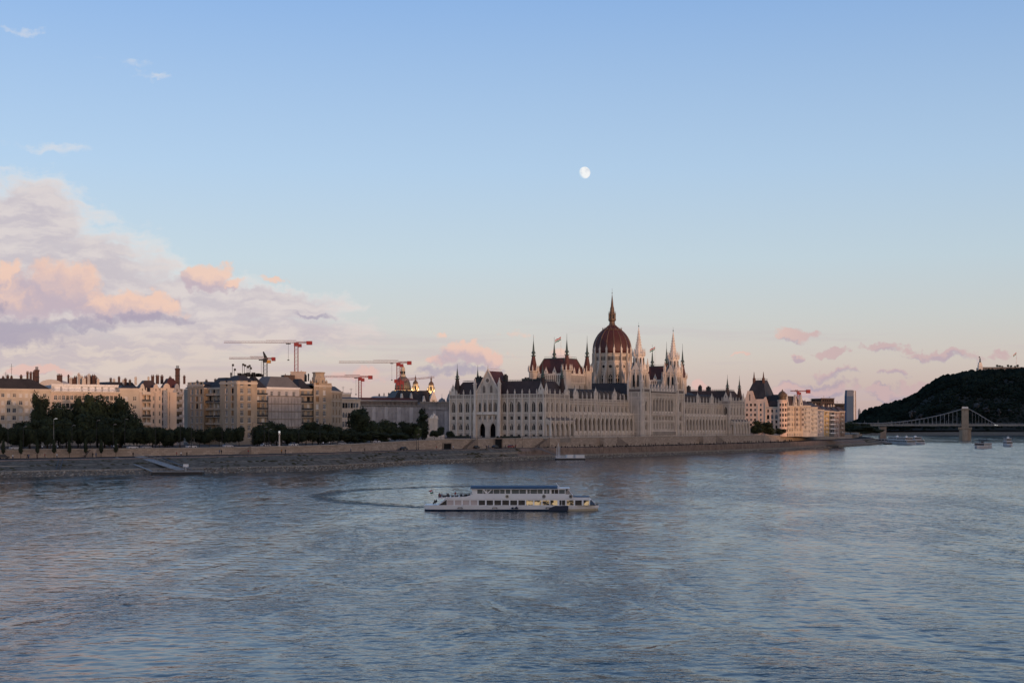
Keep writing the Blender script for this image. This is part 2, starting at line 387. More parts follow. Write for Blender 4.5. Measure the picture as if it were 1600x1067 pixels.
slope = mat('bank_slope_paving', (0.175,0.15,0.118), 1.0, 0.45, 0.45, spec=0, bump=0.12, stain=(0.08,0.07,0.04), bscale=1.1)
ledge = mat('ledge_stone', (0.27,0.235,0.185), 1.0, 0.2, 0.5, spec=0)
lwall = mat('lower_quay_wall', (0.21,0.15,0.112), 0.9, 0.3, 0.3, bump=0.06, stain=(0.08,0.065,0.05))
asphalt = mat('asphalt', (0.06,0.055,0.05), 0.95, 0.2, 0.2, spec=0.05)
kerbm = mat('quay_kerb_stone', (0.40,0.36,0.31), 0.85, 0.15, 0.4)
def masonry(name, col, var=0.22):
    m = bpy.data.materials.new(name); m.use_nodes = True; t = m.node_tree; h = G(t); b = t.nodes['Principled BSDF']; b.inputs['Roughness'].default_value = 0.9
    P = h.n('ShaderNodeTexCoord').outputs['Object']; x, y, z = h.xyz(P)[:3]
    br = h.n('ShaderNodeTexBrick'); t.links.new(h.comb(h.m('ADD', h.m('MULTIPLY', x, .75), h.m('MULTIPLY', y, .75)), z, 0), br.inputs['Vector'])
    br.inputs['Color1'].default_value = (*[c*(1-var) for c in col],1); br.inputs['Color2'].default_value = (*[c*(1+var) for c in col],1); br.inputs['Mortar'].default_value = (*[c*.6 for c in col],1)
    br.inputs['Scale'].default_value = 1; br.inputs['Brick Width'].default_value = 1.7; br.inputs['Row Height'].default_value = .7; br.inputs['Mortar Size'].default_value = .05
    nz = h.noise(P, 0.13, 5, .65)
    c = h.mix(h.smooth(nz, .3, .7, .0, .55), br.outputs[0], tuple(x*.62 for x in col))
    t.links.new(c, b.inputs['Base Color']); return m
wallm = masonry('embankment_masonry', (0.42,0.335,0.26))
mb = MB(); rows = []
def lerp2(a, b, t): return (a[0]+(b[0]-a[0])*t, a[1]+(b[1]-a[1])*t)
for i, r in enumerate(FINE):
    w, e, f, ze, zt, k = (r[0],r[1]), (r[2],r[3]), (r[4],r[5]), r[6], r[7], min(1,max(0,r[8]))
    sl = [(-.25,-1.2),(.0,.05),(.22,1.35),(.23,1.75),(.30,1.85),(.55,ze*.62),(.56,ze*.62+.18),(.93,ze-.35),(.94,ze),(1.0,ze)]
    ve = [(-.25,-1.2),(.0,.05),(.5,1.25),(.52,1.9),(.86,2.0),(.87,2.6),(.90,ze-1.2),(.92,ze-.3),(.93,ze),(1.0,ze)]
    rows.append([(*lerp2(w, e, a[0]+(b[0]-a[0])*k), a[1]+(b[1]-a[1])*k+(.18*noise.noise((i*.7,j*1.3,2)) if 1 < j < 8 else 0)) for j, (a, b) in enumerate(zip(sl, ve))])
mi = [0,0,2,2,1,2,1,3,4]
bank_m = [rub, slope, ledge, lwall, kerbm]
n = len(rows[0])
for r in rows: mb.v += r
for i in range(len(rows)-1):
    kk = FINE[i][8]
    for j in range(n-1):
        mm = mi[j]
        if kk > .45 and j in (4,5,6): mm = 3
        mb.f.append((i*n+j, (i+1)*n+j, (i+1)*n+j+1, i*n+j+1)); mb.m.append(mm)
mb.build('embankment_bank', bank_m, kind='structure')
def bank_pt(i, t, f):
    a, b = rows[i], rows[i+1]
    for j in range(n-1):
        pass
    w0, e0, w1, e1 = FINE[i][0:2], FINE[i][2:4], FINE[i+1][0:2], FINE[i+1][2:4]
    jf = f*(n-1); j = min(int(jf), n-2); u = jf-j
    q = lambda r: [r[j][k]+(r[j+1][k]-r[j][k])*u for k in range(3)]
    A, B = q(a), q(b); return [A[k]+(B[k]-A[k])*t for k in range(3)]
rs = random.Random(21); mbs = MB(); mbg = MB()
icv = [(p.x,p.y,p.z) for p in [Vector(v).normalized() for v in [(1,0,0),(-1,0,0),(0,1,0),(0,-1,0),(0,0,1),(0,0,-1)]]]; icf = [(0,2,4),(2,1,4),(1,3,4),(3,0,4),(2,0,5),(1,2,5),(3,1,5),(0,3,5)]
for i in range(8, len(rows)-26):
    L = hypot(FINE[i+1][0]-FINE[i][0], FINE[i+1][1]-FINE[i][1]); near = FINE[i][1] < 760
    for k in range(int(L*(9 if near else 4))):          # riprap stones along the waterline
        x, y, z = bank_pt(i, rs.random(), rs.uniform(.09,.245)); r = rs.uniform(.18,.48)
        mbs.add([(x+px_*r*rs.uniform(.7,1.3), y+py_*r*rs.uniform(.7,1.3), z+.02+pz_*r*rs.uniform(.5,.9)) for px_,py_,pz_ in icv], icf, rs.choice((0,0,1,2)))
    if FINE[i][8] < .5:
        for k in range(int(L*3)):                       # tufts of dry grass on the sloped paving
            f = rs.choice((rs.uniform(.42,.52), rs.uniform(.55,.8), rs.uniform(.55,.8)))
            t = rs.random(); x, y, z = bank_pt(i, t, f)
            if noise.noise((x*.09, y*.09, f*6)) < .08: continue
            r = rs.uniform(.3,.8); mbg.add([(x+px_*r*1.5, y+py_*r*1.5, z+pz_*r*.45) for px_,py_,pz_ in icv], icf, rs.choice((0,0,1)))
mbs.build('riprap', [mat('riprap_stone', (.25,.205,.155), 1, .4, .7, spec=0), mat('riprap_dark', (.13,.10,.07), 1, .3, .7, spec=0), mat('riprap_pale', (.40,.345,.27), 1, .3, .7, spec=0)], kind='stuff', label='loose stone rubble along the waterline of the embankment', cat='rubble')
mbg.build('bank_grass', [mat('dry_grass', (.075,.068,.035), 1, .4, .6, spec=0), mat('brown_grass', (.12,.095,.055), 1, .4, .6, spec=0)], kind='stuff', label='dark dry grass patches on the sloped stone bank', cat='grass')
mb = MB()                                              # lower quay road
for i in range(len(FINE)-1):
    a, b = FINE[i], FINE[i+1]
    mb.add([(a[2],a[3],a[6]-.004),(b[2],b[3],b[6]-.004),(b[4],b[5],b[6]-.004),(a[4],a[5],a[6]-.004)], [(0,1,2,3)])
mb.build('lower_quay_road', asphalt, kind='structure')
mb = MB()                                              # retaining wall with coping
for i in range(len(FINE)-1):
    a, b = FINE[i], FINE[i+1]
    A0, B0 = (a[4],a[5]), (b[4],b[5]); dxx, dyy = B0[0]-A0[0], B0[1]-A0[1]; L = hypot(dxx,dyy); nx, ny = dyy/L, -dxx/L
    mb.add([(*A0,a[6]-.3),(*B0,b[6]-.3),(*B0,b[7]),(*A0,a[7])], [(0,1,2,3)])
    o = .25
    mb.add([(A0[0]+nx*o,A0[1]+ny*o,a[7]),(B0[0]+nx*o,B0[1]+ny*o,b[7]),(B0[0]+nx*o,B0[1]+ny*o,b[7]+.35),(A0[0]+nx*o,A0[1]+ny*o,a[7]+.35),
            (B0[0]-nx*.4,B0[1]-ny*.4,b[7]+.35),(A0[0]-nx*.4,A0[1]-ny*.4,a[7]+.35),(B0[0]-nx*.4,B0[1]-ny*.4,b[7]-.2),(A0[0]-nx*.4,A0[1]-ny*.4,a[7]-.2)],
           [(0,1,2,3),(3,2,4,5),(5,4,6,7),(1,0,*()) if False else (0,1,6,7)], 1)
mb.build('embankment_wall', [wallm, kerbm], kind='structure', label='long pale stone retaining wall along the quay road')
# ---- city ground behind the wall
mb = MB(); pts = [(r[4], r[5], r[7]) for r in FINE]
for i in range(len(pts)-1):
    a, b = pts[i], pts[i+1]
    fa, fb = (-9000, a[1]+(a[1]-300)*2.0), (-9000, b[1]+(b[1]-300)*2.0)
    a2, b2 = (a[0]-70, a[1]+45, 8.6), (b[0]-70, b[1]+45, 8.6)
    mb.add([a, b, b2, a2], [(0,1,2,3)]); mb.add([a2, b2, (*fb, 8.6), (*fa, 8.6)], [(0,1,2,3)])
mb.add([(535,2690,8.6),(900,2790,8.6),(9000,3100,8.6),(26000,26000,8.6),(-26000,26000,8.6),(-9000,5080,8.6)], [(0,1,2,3,4,5)])
mb.build('ground', mat('city_ground', (0.09,0.085,0.075), 0.9, 0.25, 0.05), kind='structure')
mb = MB()                                              # far Buda bank below the hill
far = [(535,2690),(700,2740),(900,2770),(1300,2800),(2200,2830),(4000,2860)]
for (xa,ya),(xb,yb) in zip(far, far[1:]):
    mb.add([(xa,ya-30,-.5),(xb,yb-30,-.5),(xb,yb,5),(xa,ya,5)], [(0,1,2,3)]); mb.add([(xa,ya,5),(xb,yb,5),(xb,yb+90,8.9),(xa,ya+90,8.9)], [(0,1,2,3)])
mb.build('far_bank', slope, kind='structure')
# ---- wooded hill across the river (crest 90 px above the horizon at 3 km)
HD = 3000.0
crest = [(1290,668),(1325,664),(1340,658),(1352,645),(1365,640),(1385,633),(1410,626),(1432,616),(1450,603),(1470,592),(1490,586),(1505,583),(1520,581),(1560,579),(1600,577),(1680,574),(1800,580),(2000,600),(2300,640)]
def crest_z(x):
    px = CX+F*x/(HD+160)
    for (a, za), (b, zb) in zip(crest, crest[1:]):
        if a <= px <= b: return PZ(za+(zb-za)*(px-a)/(b-a)+4.5, HD+160)
    return 6.0
def hill_z(x, y):
    t = (y-2800)/(HD+160-2800); c = crest_z(x*(HD+160)/max(y,1))
    if t <= 0: return 6.0
    s = 1-(1-min(t,1))**1.7 if t <= 1 else max(0.0, 1-(t-1)*.35)
    return 6+(c-6)*s+noise.noise((x*.012,y*.012,3))*5*min(1,t*3)
mb = MB(); nxh, nyh = 130, 30
for j in range(nyh+1):
    y = 2790+j*26
    for i in range(nxh+1):
        x = 640+i*13; mb.v.append((x, y, hill_z(x, y)))
for j in range(nyh):
    for i in range(nxh):
        k = j*(nxh+1)+i; mb.f.append((k,k+1,k+nxh+2,k+nxh+1)); mb.m.append(0)
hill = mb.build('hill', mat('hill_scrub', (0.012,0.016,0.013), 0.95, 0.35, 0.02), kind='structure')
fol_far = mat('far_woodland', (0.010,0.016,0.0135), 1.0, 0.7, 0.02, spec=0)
rock = mat('hill_rock', (0.055,0.052,0.05), 0.95, 0.3, 0.03)
ico_v, ico_f = [], []
def ico():
    t = (1+5**.5)/2
    v = [Vector(p).normalized() for p in [(-1,t,0),(1,t,0),(-1,-t,0),(1,-t,0),(0,-1,t),(0,1,t),(0,-1,-t),(0,1,-t),(t,0,-1),(t,0,1),(-t,0,-1),(-t,0,1)]]
    f = [(0,11,5),(0,5,1),(0,1,7),(0,7,10),(0,10,11),(1,5,9),(5,11,4),(11,10,2),(10,7,6),(7,1,8),(3,9,4),(3,4,2),(3,2,6),(3,6,8),(3,8,9),(4,9,5),(2,4,11),(6,2,10),(8,6,7),(9,8,1)]
    return v, f
IV, IF = ico()
IV2, IF2 = list(IV), []
_mid = {}
def midp(a, b):
    k = (min(a,b),max(a,b))
    if k not in _mid: IV2.append(((IV[a]+IV[b])/2).normalized()); _mid[k] = len(IV2)-1
    return _mid[k]
for a,b,c in IF:
    x,y,z = midp(a,b),midp(b,c),midp(c,a); IF2 += [(a,x,z),(b,y,x),(c,z,y),(x,y,z)]
rnd = random.Random(3)
mb = MB()
for i in range(11000):
    y = 2800+rnd.random()**.8*420; x = 690+rnd.random()*900*(y/3000)
    z = hill_z(x, y)
    if z < 9 and rnd.random() < .6: continue
    r = rnd.uniform(2.2,4.6)*(1+.7*noise.noise((x*.02,y*.02,7))); sd_ = rnd.random()*50
    mb.add([(x+p.x*r*(1+.35*noise.noise(p*1.7+Vector((sd_,0,0)))), y+p.y*r, z+r*.55+p.z*r*(.85+.4*noise.noise(p*2.1+Vector((0,sd_,0))))) for p in IV], IF)
for i in range(900):
    x = 690+rnd.random()*1000; y = HD+rnd.uniform(60,165); z = hill_z(x, y); r = rnd.uniform(4.5,9); sd_ = rnd.random()*50
    mb.add([(x+p.x*r*(1+.5*noise.noise(p*1.9+Vector((sd_,0,0)))), y+p.y*r, z+r*.5+p.z*r*(.9+.5*noise.noise(p*2.3+Vector((0,sd_,0))))) for p in IV2], IF2)
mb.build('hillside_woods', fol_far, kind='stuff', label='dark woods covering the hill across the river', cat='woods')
for i, (px, py, w, hh) in enumerate([(1421,646,8,13),(1432,652,6,9),(1427,655,5,6),(1535,640,6,12),(1547,648,8,8),(1552,645,4,14),(1561,648,7,8),(1572,642,5,9),(1521,634,3,6),(1497,652,5,9),(1541,652,6,6),(1588,650,6,7)]):
    d = 2890; mb = MB(); s_ = d/F; rq = random.Random(i)
    for k in range(9):                                # cluster of upright shards
        c = Vector((PX(px+rq.uniform(-.5,.5)*w,d), d-24+rq.uniform(-6,6), PZ(py+rq.uniform(-.4,.4)*hh,d))); sd_ = i*7.7+k; a_ = rq.uniform(.8,2.2)*s_; b_ = rq.uniform(1.4,3.6)*s_
        mb.add([(c.x+p.x*a_*(1+.8*noise.noise(p*2+Vector((sd_,0,0)))), c.y+p.y*8, c.z+p.z*b_*(1+.8*noise.noise(p*1.5+Vector((0,sd_,0))))) for p in IV], IF)
    mb.build('rock_face', rock, hill)
# ---- unseen Buda ridge at sunset side, crest shaped to shade river and lower facades
SH = Vector((sin(SUN_AZ), cos(SUN_AZ), 0)); SP = Vector((cos(SUN_AZ)*-1, sin(SUN_AZ), 0))   # towards the sun / along the ridge
TE = tan(SUN_EL)
def pq(x, y): return x*SP.x+y*SP.y, x*SH.x+y*SH.y
RQ = 560.0
SHADE_CREST = [(-3000,20),(120,20),(250,21),(300,23),(345,31),(400,40),(450,43),(600,44),(712,45),(728,36),(745,14),(770,10),(815,11),(850,15),(885,30),(930,36),(1100,44),(1400,90),(1700,190),(2200,230),(3500,230),(6000,200)]
mb = MB(); K = 4
for i, (p, zsh) in enumerate(SHADE_CREST):
    q0 = -640.0; top = zsh+(RQ-q0)*TE
    for dq, zz in ((-150,2.0),(0,top),(220,top*.8),(700,2.0)):
        c = SP*p+SH*(RQ+dq); mb.v.append((c.x, c.y, zz))
for i in range(len(SHADE_CREST)-1):
    for j in range(K-1): k = i*K+j; mb.f.append((k,k+1,k+K+1,k+K)); mb.m.append(0)
mb.build('ridge', mat('shade_ridge_scrub', (0.06,0.065,0.04), 0.95, 0.3, 0.02), kind='structure')
# ================================================================== the parliament
# local frame: x = along the river front (away from the camera), y = inland, z up
PA = radians(32); PO = (17.2, 750.0); ZB = 10.3
parl = thing('parliament_building', 'vast pale neo-gothic parliament with red dome and many spires on the embankment', 'parliament', (PO[0],PO[1],0), pi/2-PA)
def loc_z(py, x, y): return PZ(py, PO[1]+cos(PA)*x+sin(PA)*y)
def pinnacle_mesh(h, w):
    mb = MB(); a = w/2
    mb.box(-a,a,-a,a,0,h*.45); mb.taper((-a*1.5,a*1.5,-a*1.5,a*1.5),h*.45,(-a*1.2,a*1.2,-a*1.2,a*1.2),h*.5)
    mb.taper((-a*.9,a*.9,-a*.9,a*.9),h*.5,(-.05,.05,-.05,.05),h); mb.box(-.16,.16,-.16,.16,h*.93,h*.965)
    return mb.mesh('pinnacle', [stone_w])
PIN = {}
def pinnacle(par, p, h, w=.58):
    k = (round(h,1), round(w,2))
    if k not in PIN: PIN[k] = pinnacle_mesh(h, w)
    return obj('pinnacle', PIN[k], par, p)
def buttress(par, fr, u, zb, zt, w=.62, d=.5, pin=2.6, stepped=False):
    """pier strip on a facade with a pinnacle on top"""
    k = ('B', round(zt-zb,1), w, d, stepped)
    if k not in PIN:
        mb = MB(); h = zt-zb
        if stepped:
            mb.box(-w/2,w/2,-d*2.4,.05,0,h*.34); mb.taper((-w/2,w/2,-d*2.4,.05),h*.34,(-w/2,w/2,-d,.05),h*.42,bottom=False)
            mb.box(-w/2,w/2,-d,.05,h*.42,h*.8); mb.taper((-w/2,w/2,-d,.05),h*.8,(-w*.4,w*.4,-d*.7,.05),h*.84,bottom=False); mb.box(-w*.4,w*.4,-d*.7,.05,h*.84,h)
        else:
            mb.box(-w/2,w/2,-d,.05,0,h*.55); mb.taper((-w/2,w/2,-d,.05),h*.55,(-w*.42,w*.42,-d*.75,.05),h*.585,bottom=False); mb.box(-w*.42,w*.42,-d*.75,.05,h*.585,h)
        PIN[k] = mb.mesh('buttress', [stone_w])
    b = obj('buttress', PIN[k], par, fr(u,0,zb), fr.rz)
    if pin: pinnacle(b, (0,-d*.4,zt-zb), pin)
    return b
def gablet(par, fr, u, z, w, h, d=.5):
    """small steep gable standing on a parapet"""
    k = ('G', w, h)
    if k not in PIN:
        f0 = frame(0,0,0,-1); mb = MB()
        mb.ext(f0, [(-w/2,0),(w/2,0),(w/2,h*.3),(0.06,h*.86),(-.06,h*.86),(-w/2,h*.3)], -.5, 0)
        mb.ext(f0, [(-.25,h*.3),(.25,h*.3),(.25,h*.48),(0,h*.56),(-.25,h*.48)], 0, .03, 1)
        mb.bar((0,.25,h*.84),(0,.25,h),.13,0,6,.03)
        PIN[k] = mb.mesh('gablet', [stone_w, stone_d])
    return obj('gablet', PIN[k], par, fr(u,d,z), fr.rz)
def turret(par, x, y, z0, z1, r, roofm, zr, zt, stone_top=True):
    """octagonal turret: stone shaft z0..z1, steep roof to zr, green lantern and needle to zt"""
    mb = MB()
    if z1 > z0:
        mb.lathe(x,y,[(r,z0),(r,z1-.8),(r*1.15,z1-.6),(r*1.15,z1),(r*.98,z1)],8,0,pi/8)
    t = mb.build('turret', [stone], par)
    m2 = MB(); L = zr-z1
    m2.lathe(x,y,[(r*.98,z1),(r*.78,z1+L*.25),(r*.5,z1+L*.72),(r*.36,zr)],8,0,pi/8); m2.build('turret_roof', roofm, t)
    m3 = MB(); H = zt-zr
    m3.lathe(x,y,[(r*.34,zr),(r*.5,zr+.2),(r*.5,zr+.5),(r*.27,zr+.7),(r*.27,zr+H*.14),(r*.46,zr+H*.16),(r*.42,zr+H*.2),(r*.25,zr+H*.24),(r*.15,zr+H*.48),(.12,zr+H*.72),(.05,zt)],8,0,pi/8)
    m3.bar((x,y,zr+H*.7),(x,y,zt),.07,0,4,.04)
    for q in range(4):
        a = q*pi/2+pi/4; m3.bar((x+r*.5*cos(a),y+r*.5*sin(a),zr+.3),(x+r*.5*cos(a),y+r*.5*sin(a),zr+H*.18),.1,0,4,.02)
    m3.build('turret_spire', copper, t)
    if stone_top and z1 > z0:
        for q in range(8):
            a = q*pi/4+pi/8; pinnacle(t, (x+r*1.1*cos(a), y+r*1.1*sin(a), z1-.4), 3.6, .55)
    return t
T2, T3 = 'twin:stone', 'cross:stone'
def bays_facade(name, fr, u0, u1, zb, zt, centers, rows, mat_=None, depth=.5, edges=None, but=True, stepped=False, strings=(), par_h=2.4, pin=2.6):
    """a facade of repeated bays; rows = (z0, z1, width, arch, style)"""
    mb = MB(); holes = []; styles = []
    for c in centers:
        for z0, z1, w, ar, st in rows:
            if c-w/2 > u0+.1 and c+w/2 < u1-.1: holes.append((c-w/2,c+w/2,z0,z1,ar)); styles.append(st)
    facade(mb, fr, u0, u1, zb, zt, holes, depth)
    for z, hh, dd in strings: mb.fbox(fr, u0, u1, -.02, dd, z, z+hh, 1)
    # cornice and pierced parapet
    mb.fbox(fr, u0, u1, -.6, .45, zt, zt+.35, 1)
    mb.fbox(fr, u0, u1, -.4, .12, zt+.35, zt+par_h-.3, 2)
    mb.fbox(fr, u0, u1, -.5, .3, zt+par_h-.3, zt+par_h, 1)
    k = u0+.5
    while k < u1-.3: mb.fbox(fr, k-.13, k+.13, .1, .24, zt+.35, zt+par_h-.3, 1); k += .95
    for (ua, ub, za, zb_, ar) in holes:                         # sills and hood moulds
        mb.fbox(fr, ua-.15, ub+.15, -.02, .16, za-.25, za-.02, 1)
        if ar:
            w = ub-ua; c = (ua+ub)/2; A = arc_pts(w, ar); zs = zb_-A[-1][1]
            for sg in (-1, 1):
                for (xa, z1), (xb, z2) in zip(A, A[1:]):
                    o = 1+.26/w
                    P4 = [(c+sg*-xa, zs+z1), (c+sg*-xb, zs+z2), (c+sg*-xb*o, zs+z2*o+.12), (c+sg*-xa*o, zs+z1*o)]
                    if sg < 0: P4 = P4[::-1]
                    mb.ext(fr, P4, -.02, .14, 1)
    wl = mb.build(name, [mat_ or stone, stone_w, stone_d], parl)
    put_windows(wl, fr, holes, None, depth, pick=lambda i: styles[i])
    if but:
        for u in (edges if edges else []): buttress(wl, fr, u, zb, zt+par_h, pin=pin, stepped=stepped)
    return wl
ZC = 31.4                                            # cornice of the wings
rowsN = [(11.0,12.3,1.9,0,'double:stone'),(14.4,18.1,2.1,0,T2),(19.9,22.0,1.9,0,'double:stone'),(24.0,30.0,2.3,1,T2)]
strings = [(13.2,.3,.25),(19.0,.25,.2),(23.2,.35,.35)]
# --- north block: north front (faces the camera) in three pieces, and its river front
frN = frame(0,61,-1,0)                               # u = 0 at the inland end, 61 at the river corner
def un(t): return 61-t
L_c = [un(t) for t in (58.2,53.6,49.1,44.7)]; R_c = [un(t) for t in (25.1,20.7,16.1,11.6,6.9,2.6)]
bays_facade('wall', frN, 0, un(42.3), ZB, ZC, L_c, rowsN, edges=[.5,5.2,9.7,14.2], strings=strings)
bays_facade('wall', frN, un(27.3), 61, ZB, ZC, R_c, rowsN, edges=[un(t) for t in (23,18.4,13.8,9.2,4.7,.5)], strings=strings)
frG = frame(-1.6,un(27.3)*0+42.3,-1,0)               # projecting gable bay, 15 m wide
W15 = 15.0
mb = MB(); gh = [(2.4+3.35*i-.9,2.4+3.35*i+.9,24.3,29.6,1) for i in range(4)]+[(2.4+3.35*i-.6,2.4+3.35*i+.6,20.2,22.2,0) for i in range(4)]
ga = [(2.4,5.9,10.5,18.3,1),(9.1,12.6,10.5,18.3,1)]
facade(mb, frG, 0, W15, ZB, 34.0, gh+ga, .6)
mb.add([frG(2.3,-2.2,10.4),frG(12.7,-2.2,10.4),frG(12.7,-2.2,18.6),frG(2.3,-2.2,18.6)], [(0,1,2,3)], 3)
apex = 46.6
mb.ext(frG, [(0,34.0),(W15,34.0),(W15/2,apex)], -.7, 0, 0)
mb.fbox(frG, .3, W15-.3, -.02, .9, 22.9, 23.3, 1); mb.fbox(frG, .3, W15-.3, .6, .8, 23.3, 24.2, 1)
mb.fbox(frG, 0, W15, -.02, .35, 30.9, 31.3, 1); mb.fbox(frG, 0, W15, -.02, .35, 33.7, 34.1, 1)
for k in range(14): mb.fbox(frG, .6+k*1.06, 1.0+k*1.06, -.02, .22, 31.3, 33.7, 1)
for sg in (0, 1):                                    # raking copings
    a = [(0,34.0),(W15/2,apex),(W15/2,apex+.8),(-.5,34.0)] if sg == 0 else [(W15/2,apex),(W15,34.0),(W15+.5,34.0),(W15/2,apex+.8)]
    mb.ext(frG, a if sg == 1 else a[::-1], -.8, .3, 1)
for c in (5.2,9.8): mb.ext(frG, [(c-.8,34.6),(c+.8,34.6),(c+.8,37.4),(c,38.9),(c-.8,37.4)], -.02, .12, 2)
rp = [(W15/2+1.5*cos(a), 41.2+1.5*sin(a)) for a in [2*pi*i/14 for i in range(14)]]; mb.ext(frG, rp, -.02, .15, 1)
rp = [(W15/2+1.05*cos(a), 41.2+1.05*sin(a)) for a in [2*pi*i/14 for i in range(14)]]; mb.ext(frG, rp, .15, .17, 2)
for u0, u1 in ((0,-1),): 
    for uu, n_ in ((0.0,1),(W15,-1)):
        mb.add([frG(uu,0,ZB),frG(uu,-1.6,ZB),frG(uu,-1.6,34),frG(uu,0,34)], [(0,3,2,1) if n_>0 else (0,1,2,3)], 0)
gw = mb.build('gable_wall', [stone, stone_w, stone_d, glass], parl)
put_windows(gw, frG, gh, T2, .6)
for u in (-.3, W15+.3):
    buttress(gw, frG, u, ZB, 36.5, 1.6, 1.2, pin=0); pinnacle(gw, frG(u,.5,36.5), 6.2, 1.3)
for u in (4.1,7.5,10.9): buttress(gw, frG, u, 18.9, 34.2, .5, .4, pin=0)
mb = MB(); mb.bar(frG(W15/2,-.3,apex+.6), frG(W15/2,-.3,apex+3.2), .2, 0, 6, .08); mb.build('finial', stone_w, gw)
mb = MB()                                            # gable roof running back
yb0, yb1 = 42.3-W15, 42.3; ym = (yb0+yb1)/2; xr = -.9
mb.add([(xr,yb0,34.0),(xr,yb1,34.0),(xr,ym,apex-.2),(13,yb0,34.0),(13,yb1,34.0),(13,ym,apex-.2)], [(0,2,5,3),(1,4,5,2),(3,5,4),(0,1,2)], 0)
for k in range(9): mb.bar((xr+1+k*1.4,ym,apex-.3),(xr+1+k*1.4,ym,apex+1.0),.07,1)
mb.bar((xr+.4,ym,apex+1.0),(13,ym,apex+1.0),.08,1); mb.build('gable_roof', [redroof, stone_w], parl)
# river front of the north pavilion and the matching south pavilion
rowsP = [(14.4,18.1,1.6,0,T2),(19.9,22.0,1.5,0,'double:stone'),(24.1,29.4,1.9,1,T2)]
def pavilion(x0, x1):
    fr = frame(x0,0,0,-1); Wd = x1-x0; cs = [Wd*(i+.5)/5 for i in range(5)]
    wl = bays_facade('wall', fr, 0, Wd, ZB, ZC, cs, rowsP, edges=[.4]+[Wd*i/5 for i in range(1,5)]+[Wd-.4], strings=strings, stepped=True)
    mb = MB()                                        # projecting ground-floor arcade with lean-to top
    f2 = frame(x0,-3.2,0,-1); hs = [(c-1.7,c+1.7,11.4,18.4,1) for c in cs]
    facade(mb, f2, 0, Wd, ZB, 19.6, hs, .7); mb.fbox(f2, 0, Wd, -.02, .25, 19.3, 19.6, 1)
    mb.add([f2(0,0,19.6),f2(Wd,0,19.6),f2(Wd,-3.2,21.2),f2(0,-3.2,21.2)], [(0,1,2,3)], 2)
    fs_ = frame(x0,0,-1,0); facade(mb, fs_, 0, 3.2, ZB, 19.6, [(.7,2.6,11.2,17.8,1)], .7); mb.fbox(fs_, 0, 3.2, -.02, .2, 19.3, 19.6, 1); mb.fbox(fs_, 0, 3.2, -.02, .15, 10.9, 11.15, 1); mb.add([fs_(0,-.02,19.6),fs_(3.2,-.02,19.6),fs_(0,-.02,21.2)], [(0,1,2)], 0)
    for u, s_ in ((Wd,-1),): mb.add([f2(u,0,ZB),f2(u,-3.2,ZB),f2(u,-3.2,21.2),f2(u,0,19.6)], [(0,3,2,1) if s_ > 0 else (0,1,2,3)], 0)
    ar = mb.build('arcade', [stone, stone_w, stone_d], parl)
    for i in range(6): buttress(ar, f2, min(max(Wd*i/5,.45),Wd-.45), ZB, 19.4, .9, .8, pin=1.8)
    for u in (2.2, Wd-2.2): gablet(wl, fr, u, ZC+2.4, 3.0, 6.0, 0)
    return wl
pavilion(0, 26); pavilion(244, 270)
gn = frame(0,61,-1,0); wln = [o for o in parl.children if o.name.startswith('wall')]
gablet(wln[1], frN, un(2.4), ZC+2.4, 3.2, 6.4, 0); gablet(wln[0], frN, 2.4, ZC+2.4, 3.2, 6.4, 0)
# sides of the pavilions facing the recessed wings, plain inland backs
frS = frame(244,6,-1,0)
bays_facade('wall', frS, 0, 6, ZB, ZC, [3.0], rowsN, edges=[.5,5.6], strings=strings)
gablet(parl.children[-1], frS, 3.0, ZC+2.4, 3.4, 6.6, 0)
mb = MB()
for fr, Ln, zt in ((frame(26,0,1,0),61,ZC),(frame(26,61,0,1),26,ZC),(frame(270,0,1,0),61,ZC),(frame(270,61,0,1),26,ZC),(frame(244,61,-1,0),55,ZC)):
    facade(mb, fr, 0, Ln, ZB, zt, [], .4); mb.fbox(fr, 0, Ln, -.5, .3, zt, zt+2.4, 0)
mb.build('rear_wall', stone, parl)
def hip(name, x0, x1, y0, y1, z0, z1, inset, m, ridge=True, parent=None):
    mb = MB(); mb.taper((x0,x1,y0,y1), z0, (x0+inset,x1-inset,y0+inset,y1-inset), z1, 0)
    if ridge:
        for (xa,ya),(xb,yb) in zip([(x0+inset,y0+inset),(x1-inset,y0+inset),(x1-inset,y1-inset),(x0+inset,y1-inset)], [(x1-inset,y0+inset),(x1-inset,y1-inset),(x0+inset,y1-inset),(x0+inset,y0+inset)]):
            mb.bar((xa,ya,z1+.75),(xb,yb,z1+.75),.09,1); nn = max(2,int(hypot(xb-xa,yb-ya)/1.6))
            for k in range(nn): mb.bar((xa+(xb-xa)*k/nn,ya+(yb-ya)*k/nn,z1),(xa+(xb-xa)*k/nn,ya+(yb-ya)*k/nn,z1+.8),.06,1)
    return mb.build(name, [m, copper], parent or parl)
hip('roof', .9, 25.2, .9, 60.2, 33.2, 40.8, 4.6, slate_b)
hip('roof', 244.9, 269.2, .9, 60.2, 33.2, 40.8, 4.6, slate_b)
for x in (2.9, 23.3):
    for y in (2.9, 57.6): turret(parl, x, y, 31, 34.5, 2.5, slate_b, 42.2, 51.0, False)
for x in (246.8, 267.4): turret(parl, x, 2.9, 31, 34.5, 2.5, slate_b, 42.2, 51.5, False)
